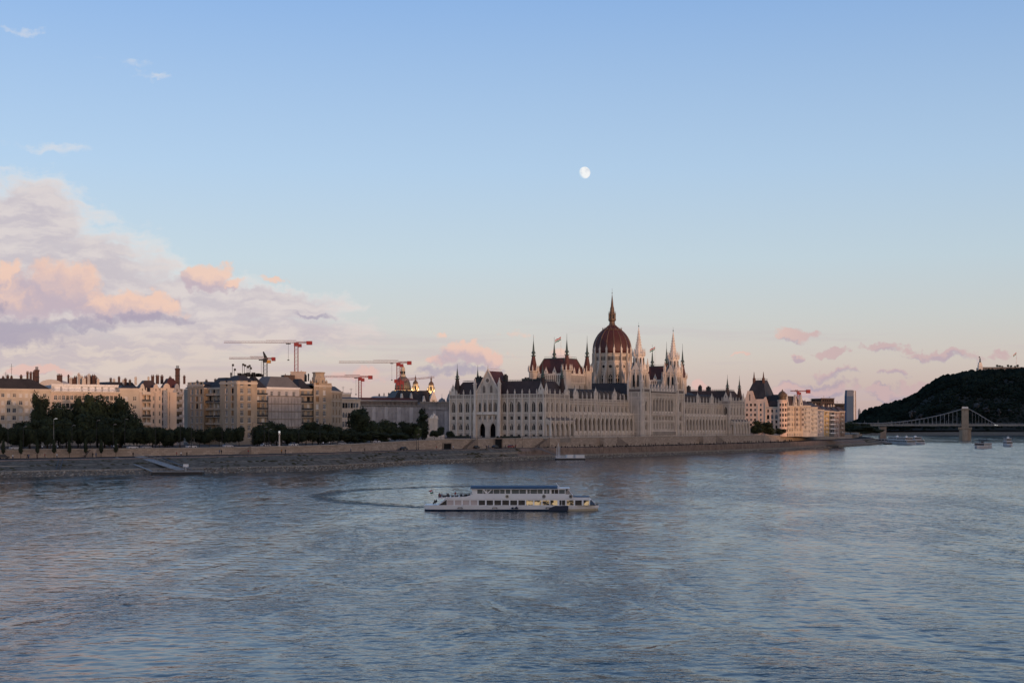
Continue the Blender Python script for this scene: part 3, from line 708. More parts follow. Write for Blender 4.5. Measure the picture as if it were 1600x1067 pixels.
for x, y, a, h in ((9,30,1.2,44.2),(12,49,2.2,43.6),(14,52,1.4,42.8),(15,20,2.6,42.4),(18,14,3.2,42.2),(254,20,1.6,43.4),(258,28,1.2,44.4),(262,30,1.3,43.8),(252,34,1.4,44.0)):
    mb = MB(); mb.box(x-a,x+a,y-a*.7,y+a*.7,40,h); mb.box(x-a*.8,x-a*.3,y-.3,y+.3,h,h+.7); mb.box(x+a*.2,x+a*.7,y-.3,y+.3,h,h+.7); mb.build('roof_ventilator', slate, parl)
# --- recessed wings with tall arcade
def wing(x0, x1, gables):
    Lw = x1-x0; fr = frame(x0,6,0,-1); nb = int(round(Lw/4.95)); cs = [Lw*(i+.5)/nb for i in range(nb)]
    mb = MB(); hs = [(c-1.75,c+1.75,12.9,21.5,1) for c in cs]
    f2 = frame(x0,2.6,0,-1); facade(mb, f2, 0, Lw, ZB, 22.9, hs, .8)
    for c in cs:                                      # balustrade between the piers, pale blind wall inside
        mb.fbox(f2, c-1.75, c+1.75, -.4, -.15, 12.9, 14.0, 1)
        A = arc_pts(3.5, 1)
        for sg in (-1,1):
            for (xa,z1),(xb,z2) in zip(A, A[1:]):
                P4 = [(c-sg*xa,18.47+z1),(c-sg*xb,18.47+z2),(c-sg*xb*1.16,18.47+z2*1.14+.1),(c-sg*xa*1.16,18.47+z1)]
                mb.ext(f2, P4 if sg > 0 else P4[::-1], -.02, .2, 1)
    mb.fbox(f2, 0, Lw, -.5, .3, 22.9, 23.3, 1); mb.fbox(f2, 0, Lw, -.3, .1, 23.3, 24.1, 1)
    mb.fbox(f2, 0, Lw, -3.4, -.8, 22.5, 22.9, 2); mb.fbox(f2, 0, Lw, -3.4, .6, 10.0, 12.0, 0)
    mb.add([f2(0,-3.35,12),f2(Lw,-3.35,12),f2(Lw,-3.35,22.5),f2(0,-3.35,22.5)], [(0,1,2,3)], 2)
    ar = mb.build('arcade', [stone, stone_w, stone_d], parl)
    for i in range(nb+1): buttress(ar, f2, min(max(Lw*i/nb,.4),Lw-.4), ZB, 22.8, .75, .7, pin=2.2)
    rows = [(24.6,28.6,2.1,0,T2)]
    wl = bays_facade('wall', fr, 0, Lw, 22.0, 30.4, cs, rows, edges=[Lw*i/nb for i in range(1,nb)], strings=[(24.1,.25,.3),(28.9,.3,.3)], par_h=1.6, pin=3.6)
    mb = MB(); mb.taper((x0,x1,6.8,22),30.8,(x0+.2,x1-.2,11.5,22),37.6); mb.box(x0,x1,22,46,ZB,36.5); mb.taper((x0,x1,22,46),36.5,(x0,x1,28,40),39.2)
    mb.build('roof', slate, parl)
    for i in range(1, nb):                            # flying piers over the roof slope
        k = ('FP',)
        if k not in PIN:
            b = MB(); b.ext(frame(0,0,-1,0), [(-4.6,0),(0,0),(0,3.2),(-4.4,5.4),(-4.6,5.2)], -.18, .18, 0); PIN[k] = b.mesh('flying_pier', [stone_d])
        obj('flying_pier', PIN[k], wl, fr(Lw*i/nb, -.6, 31.6), 0)
    for gx in gables: gablet(wl, fr, gx-x0, 32.0, 3.6, 7.0, .3); buttress(wl, fr, gx-x0-1.9, 22.9, 34.0, .6, .5); buttress(wl, fr, gx-x0+1.9, 22.9, 34.0, .6, .5)
    return wl
wing(26.0, 107.0, (43.5, 67.0, 90.0)); wing(165.0, 244.0, (181.0, 205.5, 228.0))
# --- middle block with the two white towers
frC = frame(107,-3,0,-1); LC = 58.0
cs7 = [14.6+4.1*i+2.0 for i in range(7)]; mb = MB()
hs = [(c-1.45,c+1.45,24.6,33.2,1) for c in cs7]+[(c-1.1,c+1.1,20.3,22.6,0) for c in cs7]+[(c-.75,c+.75,14.9,18.7,1) for c in cs7]
facade(mb, frC, 13, 46.4, ZB, 36.2, hs, .9)
for z, hh, dd in ((13.4,.4,.6),(19.3,.3,.4),(23.4,.4,.5),(34.0,.3,.3)): mb.fbox(frC, 13, 46.4, -.02, dd, z, z+hh, 1)
for k in range(42): mb.fbox(frC, 13.4+k*.78, 13.4+k*.78+.36, .05, .5, 11.5, 13.3, 2 if k%2 else 1)
for c in cs7:
    for q in (-1.9,1.9): mb.fbox(frC, c+q-.14, c+q+.14, -.02, .35, 23.8, 34.0, 1)
    mb.fbox(frC, c-1.45, c+1.45, -.3, -.1, 24.6, 25.6, 1)
mb.fbox(frC, 13, 46.4, -.6, .5, 36.2, 36.6, 1); mb.fbox(frC, 13, 46.4, -.5, .15, 36.6, 37.6, 2); mb.fbox(frC, 13, 46.4, -.55, .3, 37.6, 37.9, 1)
cw = mb.build('central_wall', [stone, stone_w, stone_d], parl)
put_windows(cw, frC, [h for h in hs if h[2] < 24], T3, .9); put_windows(cw, frC, [h for h in hs if h[2] > 24], 'double:stone', .9)
for i in range(8): gablet(cw, frC, 14.6+4.1*i-.05, 37.9, 2.6, 4.6, 0)
mb = MB(); mb.box(107.5,164.5,9,64,ZB,36); mb.taper((107.5,164.5,-1.5,64),35.5,(112,160,12,52),42.5,1); mb.build('central_roof', [stone, slate], parl)
def white_tower(u, far_side):
    x = 107+u; mb = MB(); s0 = 4.9
    y0 = -3.4; yc = y0+s0
    f = [frame(x-s0,y0,0,-1), frame(x-s0,y0+2*s0,-1,0), frame(x+s0,y0,1,0)]
    H = [(s0-1.35,s0+1.35,25.5,31.6,1),(s0-1.1,s0+1.1,20.2,22.6,0),(s0-1.1,s0+1.1,14.6,18.4,1)]
    for q in f:
        facade(mb, q, 0, 2*s0, ZB, 36.4, H, .7)
        for z in (13.2,19.2,23.6,33.4): mb.fbox(q, 0, 2*s0, -.02, .35, z, z+.4, 1)
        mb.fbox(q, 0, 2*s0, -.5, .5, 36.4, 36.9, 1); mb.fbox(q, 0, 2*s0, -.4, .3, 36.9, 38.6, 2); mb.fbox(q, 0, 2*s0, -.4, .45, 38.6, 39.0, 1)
        for uu in (.55, 2*s0-.55): mb.fbox(q, uu-.55, uu+.55, -.1, .7, ZB, 38.8, 1)
        for uu in (s0-2.3, s0+2.3): mb.fbox(q, uu-.25, uu+.25, -.1, .45, ZB, 36.4, 1)
    r = s0*.80
    mb.box(x-r,x+r,yc-r,yc+r,36,50)
    for k in range(4):
        q = frame(x+r*(-1,1,1,-1)[k]*1.0, yc+r*(-1,-1,1,1)[k], (0,1,0,-1)[k], (-1,0,1,0)[k])
        for uu in (r*.62, r*1.38): mb.ext(q, [(uu-.55,40),(uu+.55,40),(uu+.55,46.4),(uu,47.6),(uu-.55,46.4)], -.02, .05, 3)
        for uu in (.3, r, 2*r-.3): mb.fbox(q, uu-.22, uu+.22, -.02, .4, 38, 50, 1)
        mb.fbox(q, 0, 2*r, -.02, .4, 48.6, 49.1, 1)
        mb.ext(q, [(r*.35,50),(r*1.65,50),(r,54.6)], -.4, .2, 1)
    mb.lathe(x,yc,[(r*.84,49.8),(r*.84,58.6),(r*.94,58.8),(r*.94,59.5),(r*.62,59.6)],8,1,pi/8)
    for k in range(8):
        a = k*pi/4+pi/4*0+0.0
        cx_, cy_ = x+r*.80*cos(a), yc+r*.80*sin(a)
        mb.box(cx_-.28,cx_+.28,cy_-.28,cy_+.28,52.2,57.0,3)
    mb.lathe(x,yc,[(r*.60,59.5),(r*.40,64.0),(r*.20,70.2),(.16,75.2)],8,1,pi/8)
    for k in range(8):                                  # crockets on the spire edges
        a = k*pi/4+pi/8
        for j in range(9):
            t = j/9; rr = r*.60*(1-t)+.2*t; z = 60+14*t; mb.box(x+rr*cos(a)-.17,x+rr*cos(a)+.17,yc+rr*sin(a)-.17,yc+rr*sin(a)+.17,z,z+.45,1)
    t = mb.build('tower', [stone, stone_w, stone_d, glass], parl)
    m2 = MB(); m2.bar((x,yc,75),(x,yc,78.4),.09,0,6,.04); m2.lathe(x,yc,[(.1,75.6),(.42,76),(.1,76.5)],8,0); m2.build('tower_finial', copper, t)
    for q in f: put_windows(t, q, H, T2, .7)
    for sx in (-1,1):
        for sy in (-1,1):
            pinnacle(t, (x+sx*(s0-.5), yc+sy*(s0-.5), 38.6), 9.5, 1.5); pinnacle(t, (x+sx*r, yc+sy*r, 49), 8.0, 1.2); pinnacle(t, (x+sx*r*1.25, yc+sy*.0, 38.6), 5.5, .8)
    for k in range(8): a = k*pi/4+pi/8; pinnacle(t, (x+r*.92*cos(a), yc+r*.92*sin(a), 58.2), 4.6, .6)
white_tower(5.2, 0); white_tower(52.4, 1)
frn = frame(107,6,-1,0); mb = MB(); facade(mb, frn, 0, 9, ZB, 36.2, [], .4); mb.build('side_wall', stone, parl); mb = MB(); facade(mb, frame(165,-3,1,0), 0, 12, ZB, 36.2, [], .4)
mb.fbox(frC, 10.0, 13, -.5, 0, ZB, 36.4); mb.fbox(frC, 46.4, 48, -.5, 0, ZB, 36.4); mb.fbox(frC, 57, 58, -.5, 0, ZB, 36.4); mb.fbox(frC, 0, .4, -.5, 0, ZB, 36.4); mb.build('side_wall', stone, parl)
# --- assembly chambers: steep red roofs between four turrets
def chamber(x0, x1, y0, y1, ze, zr, zt, flag_x):
    mb = MB(); f = [frame(x0,y0,0,-1), frame(x0,y1,-1,0), frame(x1,y0,1,0), frame(x1,y1,0,1)]
    Ls = [x1-x0, y1-y0, y1-y0, x1-x0]; allh = []
    for q, L in zip(f, Ls):
        n_ = 4; cs = [L*(i+.5)/n_ for i in range(n_)]
        H = [(c-.9,c+.9,36.6,40.4,1) for c in cs]; allh.append(H)
        facade(mb, q, 0, L, 33, ze, H, .5)
        mb.fbox(q, 0, L, -.02, .3, 41.4, 41.8, 1); mb.fbox(q, 0, L, -.02, .25, 41.8, ze-1, 2)
        for k in range(int(L/1.3)): mb.fbox(q, .5+k*1.3, .95+k*1.3, -.02, .4, 41.8, ze-1, 1)
        mb.fbox(q, 0, L, -.5, .5, ze-1, ze-.6, 1)
    w_ = mb.build('chamber_wall', [stone, stone_w, stone_d], parl)
    for q, H, L in zip(f, allh, Ls):
        put_windows(w_, q, H, T2, .5)
        for i in range(4): gablet(w_, q, L*(i+.5)/4, ze-.8, 2.4, 4.8, 0)
    ins = (x1-x0)*.19
    mb = MB(); mb.taper((x0+.4,x1-.4,y0+.4,y1-.4), ze-.6, (x0+ins,x1-ins,y0+ins,y1-ins), zr, 0)
    a = .35
    mb.taper((x0+ins-a,x1-ins+a,y0+ins-a,y1-ins+a), zr-1.4, (x0+ins,x1-ins,y0+ins,y1-ins), zr+.25, 1)
    for sx in (0,1):
        for sy in (0,1):                              # green ridge caps down the hips
            mb.bar(((x0+.4,x1-.4)[sx],(y0+.4,y1-.4)[sy],ze-.5),((x0+ins,x1-ins)[sx],(y0+ins,y1-ins)[sy],zr),.32,1)
    for k in range(8): 
        xx = x0+ins+(x1-x0-2*ins)*k/7; mb.bar((xx,y0+ins,zr),(xx,y0+ins,zr+1.1),.07,1)
    mb.bar((x0+ins,y0+ins,zr+1.1),(x1-ins,y0+ins,zr+1.1),.08,1); mb.bar((x0+ins,y0+ins,zr+1.1),(x0+ins,y1-ins,zr+1.1),.08,1)
    mb.build('chamber_roof', [redroof, copper], parl)
    for x in (x0, x1):
        for y in (y0, y1): turret(parl, x, y, 32, 48.6, 2.7, redroof, 56.8, zt)
    fx, fy = flag_x, (y0+y1)/2
    mb = MB(); mb.bar((fx,fy,zr-1),(fx,fy,zr+13.2),.14,0,6,.08); fp = mb.build('flagpole', white, parl)
    mb = MB(); N = 10
    for k in range(N+1):
        for j in range(4):
            mb.v.append((fx-.1-3.4*k/N*cos(PA)*.5, fy+3.4*k/N*.9, zr+12.8-j*.62-1.7*k/N+.18*sin(k*1.1)))
    for k in range(N):
        for j in range(3): o = k*4+j; mb.f.append((o,o+1,o+5,o+4)); mb.m.append(j)
    mb.build('flag', FLAG, fp)
FLAG = [mat('flag_red', (0.45,0.05,0.04), .8, .05), mat('flag_white', (.7,.7,.7), .8, .05), mat('flag_green', (.03,.17,.07), .8, .05)]
chamber(58.5, 82.3, 20, 42.2, 46.8, 55.6, 69.4, 71.0)
chamber(188.3, 212.4, 20, 42.2, 46.8, 55.6, 71.2, 194.0)
# --- dome
DXc, DYc = 135.4, 31.7
rd = mat('dome_red', (0.075,0.025,0.02), 0.55, 0.25, 0.15, stain=(0.05,0.018,0.015))
mb = MB(); NS = 16; mb.lathe(DXc,DYc,[(11.2,34),(11.2,60.6),(11.9,60.8),(11.9,61.4),(11.2,61.5)],NS,0,pi/16)
for k in range(NS):
    a = 2*pi*k/NS; q = frame(DXc+11.2*cos(pi/16)*cos(a)-(-sin(a))*2.2*1, DYc+11.2*cos(pi/16)*sin(a)-cos(a)*2.2, cos(a), sin(a)); c = 2.2
    mb.ext(q, [(c-1.25,36.5),(c+1.25,36.5),(c+1.25,46.2),(c+.8,47.6),(c,48.6),(c-.8,47.6),(c-1.25,46.2)], -.02, .06, 3)   # tall gothic window
    for uu in (-1.4,-.05,1.3): mb.fbox(q, c+uu-.09, c+uu+.16, .05, .3, 36.5, 46.4 if uu != -.05 else 47.8, 1)
    for zz in (40,43.4): mb.fbox(q, c-1.25, c+1.25, .05, .16, zz, zz+.18, 1)
    mb.fbox(q, c-1.3, c+1.3, .05, .25, 46.0, 46.35, 1)
    rp = [(c+1.05*cos(t), 53.2+1.05*sin(t)) for t in [2*pi*i/12 for i in range(12)]]; mb.ext(q, rp, -.02, .07, 3)
    for i in range(12):
        t0, t1 = 2*pi*i/12, 2*pi*(i+1)/12
        mb.ext(q, [(c+1.05*cos(t0),53.2+1.05*sin(t0)),(c+1.4*cos(t0),53.2+1.4*sin(t0)),(c+1.4*cos(t1),53.2+1.4*sin(t1)),(c+1.05*cos(t1),53.2+1.05*sin(t1))], -.02, .25, 1)
    mb.fbox(q, 0, 4.4, -.02, .35, 50.3, 50.7, 1); mb.fbox(q, 0, 4.4, -.02, .35, 56.0, 56.4, 1)
    for i in range(4): mb.ext(q, [(.55+i*.9,57),(1.1+i*.9,57),(1.1+i*.9,58.9),(.82+i*.9,59.5),(.55+i*.9,58.9)], -.02, .05, 3)
    mb.fbox(q, 0, 4.4, -.02, .3, 60.0, 60.4, 1)
drum = mb.build('drum', [stone, stone_w, stone_d, glass], parl)
f0 = frame(0,0,-1,0)
bm_ = MB()                                            # one radial buttress: pier, sloped flyer, pinnacle
bm_.box(-.3,2.2,-.65,.65,0,20.5); bm_.taper((-.3,2.2,-.65,.65),20.5,(-.3,1.3,-.5,.5),22.0,bottom=False); bm_.box(-.3,1.3,-.5,.5,22,27.6)
bm_.box(4.4,6.0,-.6,.6,0,12.0); bm_.taper((4.4,6.0,-.6,.6),12.0,(5.1,5.3,-.1,.1),16.0,bottom=False)
bm_.add([(2.1,-.35,14.5),(2.1,.35,14.5),(2.1,-.35,18.5),(2.1,.35,18.5),(4.6,-.35,9.8),(4.6,.35,9.8),(4.6,-.35,11.9),(4.6,.35,11.9)], [(0,2,6,4),(1,5,7,3),(2,3,7,6),(0,4,5,1)])
bme = bm_.mesh('dome_buttress', [stone])
for k in range(NS):
    a = 2*pi*(k+.5)/NS
    b = obj('dome_buttress', bme, drum, (DXc+11.2*cos(a), DYc+11.2*sin(a), 34), a); pinnacle(b, (.55,0,27.6), 5.2, 1.0)
mb = MB(); prof = [(11.55,61.3),(11.75,63.0),(11.7,65.0),(11.35,67.2),(10.75,69.2),(9.85,71.2),(8.6,73.2),(7.0,75.0),(5.0,76.7),(3.3,77.9),(2.3,78.9)]
mb.lathe(DXc,DYc,prof,64,0,pi/64); dome = mb.build('dome', rd, parl, smooth=True)
rib = MB()
for k in range(NS):
    a = 2*pi*(k+.5)/NS
    for (r0,z0),(r1,z1) in zip(prof, prof[1:]):
        rib.bar((DXc+(r0+.12)*cos(a),DYc+(r0+.12)*sin(a),z0),(DXc+(r1+.12)*cos(a),DYc+(r1+.12)*sin(a),z1),.36*max(.45,r0/11.7),0,4,.36*max(.45,r1/11.7))
rib.build('dome_ribs', mat('dome_rib', (0.14,0.085,0.06), .6, .2, .5), dome)
mb = MB(); mb.lathe(DXc,DYc,[(5.9,75.6),(6.1,76.3),(5.5,76.5)],16,0)
for k in range(16): a = 2*pi*k/16; mb.bar((DXc+6*cos(a),DYc+6*sin(a),76.2),(DXc+6*cos(a),DYc+6*sin(a),77.8),.2,0,4,.05)
mb.lathe(DXc,DYc,[(2.4,78.6),(1.75,80.2),(1.7,81.4),(2.35,82.0),(2.4,83.0)],8,0,pi/8)
for k in range(8): a = 2*pi*k/8+pi/8; mb.bar((DXc+2.0*cos(a),DYc+2.0*sin(a),83),(DXc+2.0*cos(a),DYc+2.0*sin(a),85.8),.3,0,4); mb.bar((DXc+2.1*cos(a),DYc+2.1*sin(a),85.8),(DXc+2.1*cos(a),DYc+2.1*sin(a),88),.25,0,4,.03)
mb.lathe(DXc,DYc,[(2.25,85.6),(2.2,86.2),(1.5,86.6),(1.25,89.5),(.85,91.0),(.6,93.6),(.28,96.6),(.12,98.0)],8,0,pi/8)
mb.lathe(DXc,DYc,[(1.2,82.8),(1.2,85.7)],8,1,pi/8)
mb.bar((DXc,DYc,97.8),(DXc,DYc,102.0),.1,0,6,.05); mb.lathe(DXc,DYc,[(.05,98.6),(.36,99),(.05,99.4)],8,0)
mb.build('lantern_spire', [gold, iron], parl)
# ================================================================== city blocks
def P(px, d): return (PX(px,d), d)
class Face:
    """one front of a house: from p0 (left, seen from outside) to p1 (right), in world metres, kept relative to the house root"""
    def __init__(s, root, p0, p1):
        s.root = root; rx, ry = root.location.x, root.location.y
        s.p0, s.p1 = p0, p1; s.L = hypot(p1[0]-p0[0], p1[1]-p0[1]); s.ux, s.uy = (p1[0]-p0[0])/s.L, (p1[1]-p0[1])/s.L
        s.fr = frame(p0[0]-rx, p0[1]-ry, s.uy, -s.ux)
    def u(s, px):
        k = (px-CX)/F; return (k*s.p0[1]-s.p0[0])/(s.ux-k*s.uy)
    def d(s, u): return s.p0[1]+s.uy*u
def cols_auto(L, n, m=1.2): return [m+(L-2*m)*(i+.5)/n for i in range(n)]
def front(face, zb, zt, cols, rows, wmat, trim, style, depth=.35, name='wall', cornice=.6, sills=True, pick=None, strings=(), seed=1):
    mb = MB(); holes = []; L = face.L; rn = random.Random(seed)
    for r in rows:
        z0, z1, w = r[:3]; ar = r[3] if len(r) > 3 else 0
        for c in (r[4] if len(r) > 4 else cols):
            if c-w/2 > .15 and c+w/2 < L-.15: holes.append((c-w/2,c+w/2,z0,z1,ar))
    facade(mb, face.fr, 0, L, zb, zt, holes, depth)
    if cornice: mb.fbox(face.fr, -.1, L+.1, -.4, cornice, zt, zt+.4, 1); mb.fbox(face.fr, 0, L, -.02, cornice*.5, zt-.5, zt, 1)
    for z in strings: mb.fbox(face.fr, 0, L, -.02, .2, z, z+.3, 1)
    if sills:
        for h in holes: mb.fbox(face.fr, h[0]-.12, h[1]+.12, -.02, .15, h[2]-.18, h[2]-.01, 1)
    w = mb.build(name, [wmat, trim], face.root)
    st = style if isinstance(style, (list,tuple)) else [style]
    put_windows(w, face.fr, holes, None, depth, pick=lambda i: rn.choice(st)); return w
def flat_poly_roof(root, pts, z0, z1, inset, m, name='roof', extra=None):
    """hipped/mansard roof over a convex footprint (world points)"""
    rx, ry = root.location.x, root.location.y; q = [Vector((x-rx,y-ry,0)) for x,y in pts]; n_ = len(q); c = sum(q, Vector())/n_
    mb = MB(); top = []
    for p in q:
        d = c-p; top.append(p+d*min(.98, inset/d.length))
    v = [(p.x,p.y,z0) for p in q]+[(p.x,p.y,z1) for p in top]
    mb.add(v, [tuple(range(n_-1,-1,-1)), tuple(range(n_,2*n_))]+[(i,(i+1)%n_,(i+1)%n_+n_,i+n_) for i in range(n_)])
    return mb.build(name, m, root)
def back_box(root, pts, zb, zt, m, name='rear_wall'):
    rx, ry = root.location.x, root.location.y; n_ = len(pts); mb = MB()
    mb.add([(x-rx,y-ry,z) for z in (zb,zt) for x,y in pts], [tuple(range(n_,2*n_))]+[(i,(i+1)%n_,(i+1)%n_+n_,i+n_) for i in range(n_)])
    return mb.build(name, m, root)
CHM = {}
def chimney(root, x, y, z, w, h, m=None, pots=2):
    w *= .5 if w < 4.5 else 1
    """brick stack with cap and pots; x, y in world"""
    m = m or brick; k = (round(w,1), round(h,1), m.name, pots)
    if k not in CHM:
        mb = MB(); mb.box(-w/2,w/2,-w*.35,w*.35,0,h); mb.box(-w/2-.12,w/2+.12,-w*.35-.12,w*.35+.12,h,h+.25)
        for i in range(pots): xx = -w/2+w*(i+.5)/pots; mb.lathe(xx,0,[(.2,h+.2),(.16,h+.9)],6)
        CHM[k] = mb.mesh('chimney', [m])
    return obj('chimney', CHM[k], root, (x-root.location.x, y-root.location.y, z), random.uniform(-.3,.9))
def antenna(root, x, y, z, h):
    mb = MB(); x -= root.location.x; y -= root.location.y
    mb.bar((x,y,z),(x,y,z+h),.07); mb.bar((x-.8,y,z+h*.85),(x+.8,y,z+h*.85),.04); mb.bar((x-.5,y,z+h*.7),(x+.5,y,z+h*.7),.04); return mb.build('antenna', iron, root)
def off(p, q, dist):
    """points behind the edge p-q (inland), at distance dist"""
    ux, uy = q[0]-p[0], q[1]-p[1]; l = hypot(ux,uy); return (p[0]-uy/l*dist, p[1]+ux/l*dist), (q[0]-uy/l*dist, q[1]+ux/l*dist)
def house(name, label, cat_, p0, p1, depth, zb, zt, cols, rows, wmat, trim, style, roof=(3,4,None), group=None, side=True, **k):
    root = thing(name, label, cat_, (p0[0],p0[1],0), 0, group); f = Face(root, p0, p1)
    cols = cols if isinstance(cols, list) else cols_auto(f.L, cols)
    w = front(f, zb, zt, cols, rows, wmat, trim, style, **k)
    b0, b1 = off(p0, p1, depth)
    f2 = Face(root, b0, p0)
    if side: front(f2, zb, zt, cols_auto(depth, max(1,int(depth/4))), rows, wmat, trim, style, cornice=.3)
    else: back_box(root, [b0, p0], zb, zt, wmat, 'side_wall')
    back_box(root, [p1, b1, b0], zb, zt, wmat)
    if roof: flat_poly_roof(root, [p0,p1,b1,b0], zt+.3, zt+.3+roof[0], roof[1], roof[2] or slate)
    root['f'] = 0; del root['f']
    return root, f
cream = mat('cream_render', (0.50,0.43,0.34), .9, .12, .15, stain=(.40,.33,.25))
pale = mat('pale_render', (0.55,0.48,0.40), .9, .12, .15)
tan_ = mat('tan_render', (0.38,0.305,0.225), .9, .16, .15, stain=(.30,.235,.16))
greyr = mat('grey_render', (0.30,0.29,0.29), .9, .15, .15)
peach = mat('peach_render', (0.54,0.43,0.34), .9, .1, .15)
pinkr = mat('pink_render', (0.74,0.54,0.41), .9, .08, .15, stain=(.58,.42,.32))
yellow = mat('yellow_render', (0.55,0.40,0.20), .9, .1, .15)
sheet = mat('scaffold_sheet', (0.34,0.32,0.31), .85, .18, .3, bump=.1)
sheet_w = mat('scaffold_sheet_pale', (0.46,0.44,0.43), .85, .14, .25, bump=.1)
SW, SB, SK, SA, SD = 'cross:white', 'cross:blind', 'cross:sky', 'triple:amber', 'cross:dark'
GZ = 8.5
def dl(px): return 575+37*px/285
def zr(*ys, d=580): return [PZ(y, d) for y in ys]
# B1 cream house with long dark roof
r1 = [(28.3,29.9,1.3),(25.2,26.9,1.3),(22.1,23.9,1.5),(19.0,20.8,1.5),(15.9,17.7,1.5),(12.6,14.6,1.5)]
p0, p1 = P(-95,dl(-95)), P(80,dl(80)); rt, f = house('apartment_house', 'cream apartment house with long dark hipped roof at the left edge', 'house', p0, p1, 16, GZ, 31.4,
    [1], r1, cream, pale, [SW,SB,SB,SK], roof=None, side=False)
for o in list(rt.children):
    if o.name.startswith('wall'):
        for c in list(o.children): bpy.data.objects.remove(c)
        bpy.data.objects.remove(o)
front(f, GZ, 31.4, [f.u(x) for x in (-86,-76,-66,-56,-46,-36,-26,-16,-6,4.6,13.5,22.4,32.3,41.5,50,60,70)], r1, cream, pale, [SW,SB,SB,SK], strings=(21.4,18.2), seed=4)
b0, b1 = off(p0,p1,16); flat_poly_roof(rt, [p0,p1,b1,b0], 31.8, 36.0, 8.2, slate)
for px, yy, h in ((5,590,1.4),(12,589,2.0),(18,589,1.5),(33,590,2),(43,588,3.4),(48,587,3.2),(53,587,3.6)): chimney(rt, PX(px,592), 592, 34.6, 1.8, h+.6, brick)
antenna(rt, PX(18,592), 592, 35, 7.5); antenna(rt, PX(9,590), 590, 35, 4)
# tall brick stacks behind
def stack(px0, px1, yt, yb, d, label):
    w = (px1-px0)/F*d; x = PX((px0+px1)/2,d); zt, zb_ = PZ(yt,d), PZ(yb,d)
    t = thing('brick_chimney_stack', label, 'chimney', (x,d,0)); mb = MB()
    mb.taper((-w*.52,w*.52,-w*.52,w*.52), GZ, (-w*.46,w*.46,-w*.46,w*.46), zt-1.2); mb.box(-w*.54,w*.54,-w*.54,w*.54,zt-1.2,zt-.5); mb.build('shaft', brick, t)
    for i in range(4): m2 = MB(); m2.lathe((-.3+.2*i)*w, 0, [(.14,zt-.5),(.12,zt+.9)], 6); m2.build('flue_pipe', iron, t)
    m3 = MB()
    for k in range(3): m3.box(-w*.55,w*.55,-w*.55,w*.55,zt-4-k*3.2,zt-3.75-k*3.2)
    m3.build('iron_band', iron, t); return t
stack(54.5,60.5,576,600,640,'tall square brick chimney stack behind the long dark roof at far left')
stack(274.2,280.6,574,600,670,'tall red brick chimney stack behind the curved-gable house')
# B2 pale house with white roof terrace
p0, p1 = P(79,dl(79)), P(188,dl(188)); rt, f = house('apartment_house', 'pale peach apartment house with white glazed roof terrace behind the big trees', 'house', p0, p1, 15, GZ, 30.6,
    16, [(27.4,29.3,1.3),(24.0,26.0,1.3),(20.6,22.8,1.3),(17.2,19.4,1.3),(13.4,15.6,1.3)], peach, pale, [SK,SD,SW], roof=None, strings=(26.6,))
q0, q1 = off(p0,p1,3.2); f2 = Face(rt, (q0[0]+1,q0[1]), q1)
front(f2, 30.6, 33.6, cols_auto(f2.L, 9), [(31.0,33.0,2.0)], white, white, ['triple:sky','triple:white','triple:dark'], name='penthouse_wall', cornice=.5)
b0, b1 = off(p0,p1,15); back_box(rt, [f2.p0, f2.p1, b1, b0], 30.6, 33.6, white, 'penthouse_box')
mb = MB(); 
for i in range(60): u = f.L*i/59; mb.bar(f.fr(u,-.2,31.0), f.fr(u,-.2,32.0), .04)
mb.bar(f.fr(0,-.2,32.0), f.fr(f.L,-.2,32.0), .06); mb.build('terrace_railing', white, rt)
rt = thing('rooftop_stack_cluster', 'sunlit orange cluster of chimneys and lift houses above the roof terrace', 'rooftop', (PX(130,640),640,0))
mb = MB(); mb.box(-8,8.5,-6,6,GZ,PZ(601,640)); mb.build('wall', peach, rt)
for px, yt, w in ((107,588,1.4),(111,592,2.6),(114.5,593,2.2),(118,590,2.6),(123,585.5,1.8),(127,589,2.6),(131,592,3.2),(134,589.5,2.6),(139,586.5,2.4),(143,589,3.0),(146.5,587.5,3.2),(150,591,2.6),(153,594,2.2)):
    d = 636+random.uniform(-3,3); m_ = random.choice([brick,peach,pale,brick]); zb_ = PZ(602,d); chimney(rt, PX(px,d), d, zb_, w, PZ(yt,d)-zb_, m_, 2)
rt = thing('gabled_attic_house', 'small pale attic house with curved roof left of the terrace', 'house', (PX(84,620),620,0)); mb = MB()
w = 6.0; zb_ = PZ(606,620)
mb.prism([(-w,-4),(w,-4),(w,6),(-w,6)], GZ, zb_); mb.ext(frame(0,-4,0,-1), [(-w,zb_)]+[(w,zb_)]+[(w*cos(a), zb_+3.6*sin(a)) for a in [pi*i/10 for i in range(1,10)]], -10, 0); mb.build('wall', pale, rt)
chimney(rt, PX(92,616), 617, zb_+1, 4.0, 4.2, brick, 3)
# B3 plain cream gable house + dark mansard house behind
p0, p1 = P(187,dl(187)), P(220,dl(220)); rt, f = house('apartment_house', 'plain cream house front with few windows between terrace house and balconies', 'house', p0, p1, 12, GZ, 32.2, [1], [(27.5,29.2,1.3)], cream, pale, [SW], roof=(1.2,3,slate))
for o in [c for c in rt.children if c.name.startswith('wall')][:1]:
    for c in list(o.children): bpy.data.objects.remove(c)
    bpy.data.objects.remove(o)
front(f, GZ, 32.2, [f.u(210.5), f.u(197)], [(27.3,29.2,1.5),(24.0,25.5,1.5),(20.4,22.4,1.5),(16.8,18.8,1.5)], cream, pale, [SW,'cross:amber',SB], cornice=.35)
p0, p1 = P(166,640), P(226,655); rt, f = house('mansard_house', 'dark grey mansard roof with chimneys behind the cream houses', 'house', p0, p1, 16, GZ, 30, 6, [(26,28,1.3)], greyr, greyr, SD, roof=(6.4,5.5,slate), side=False)
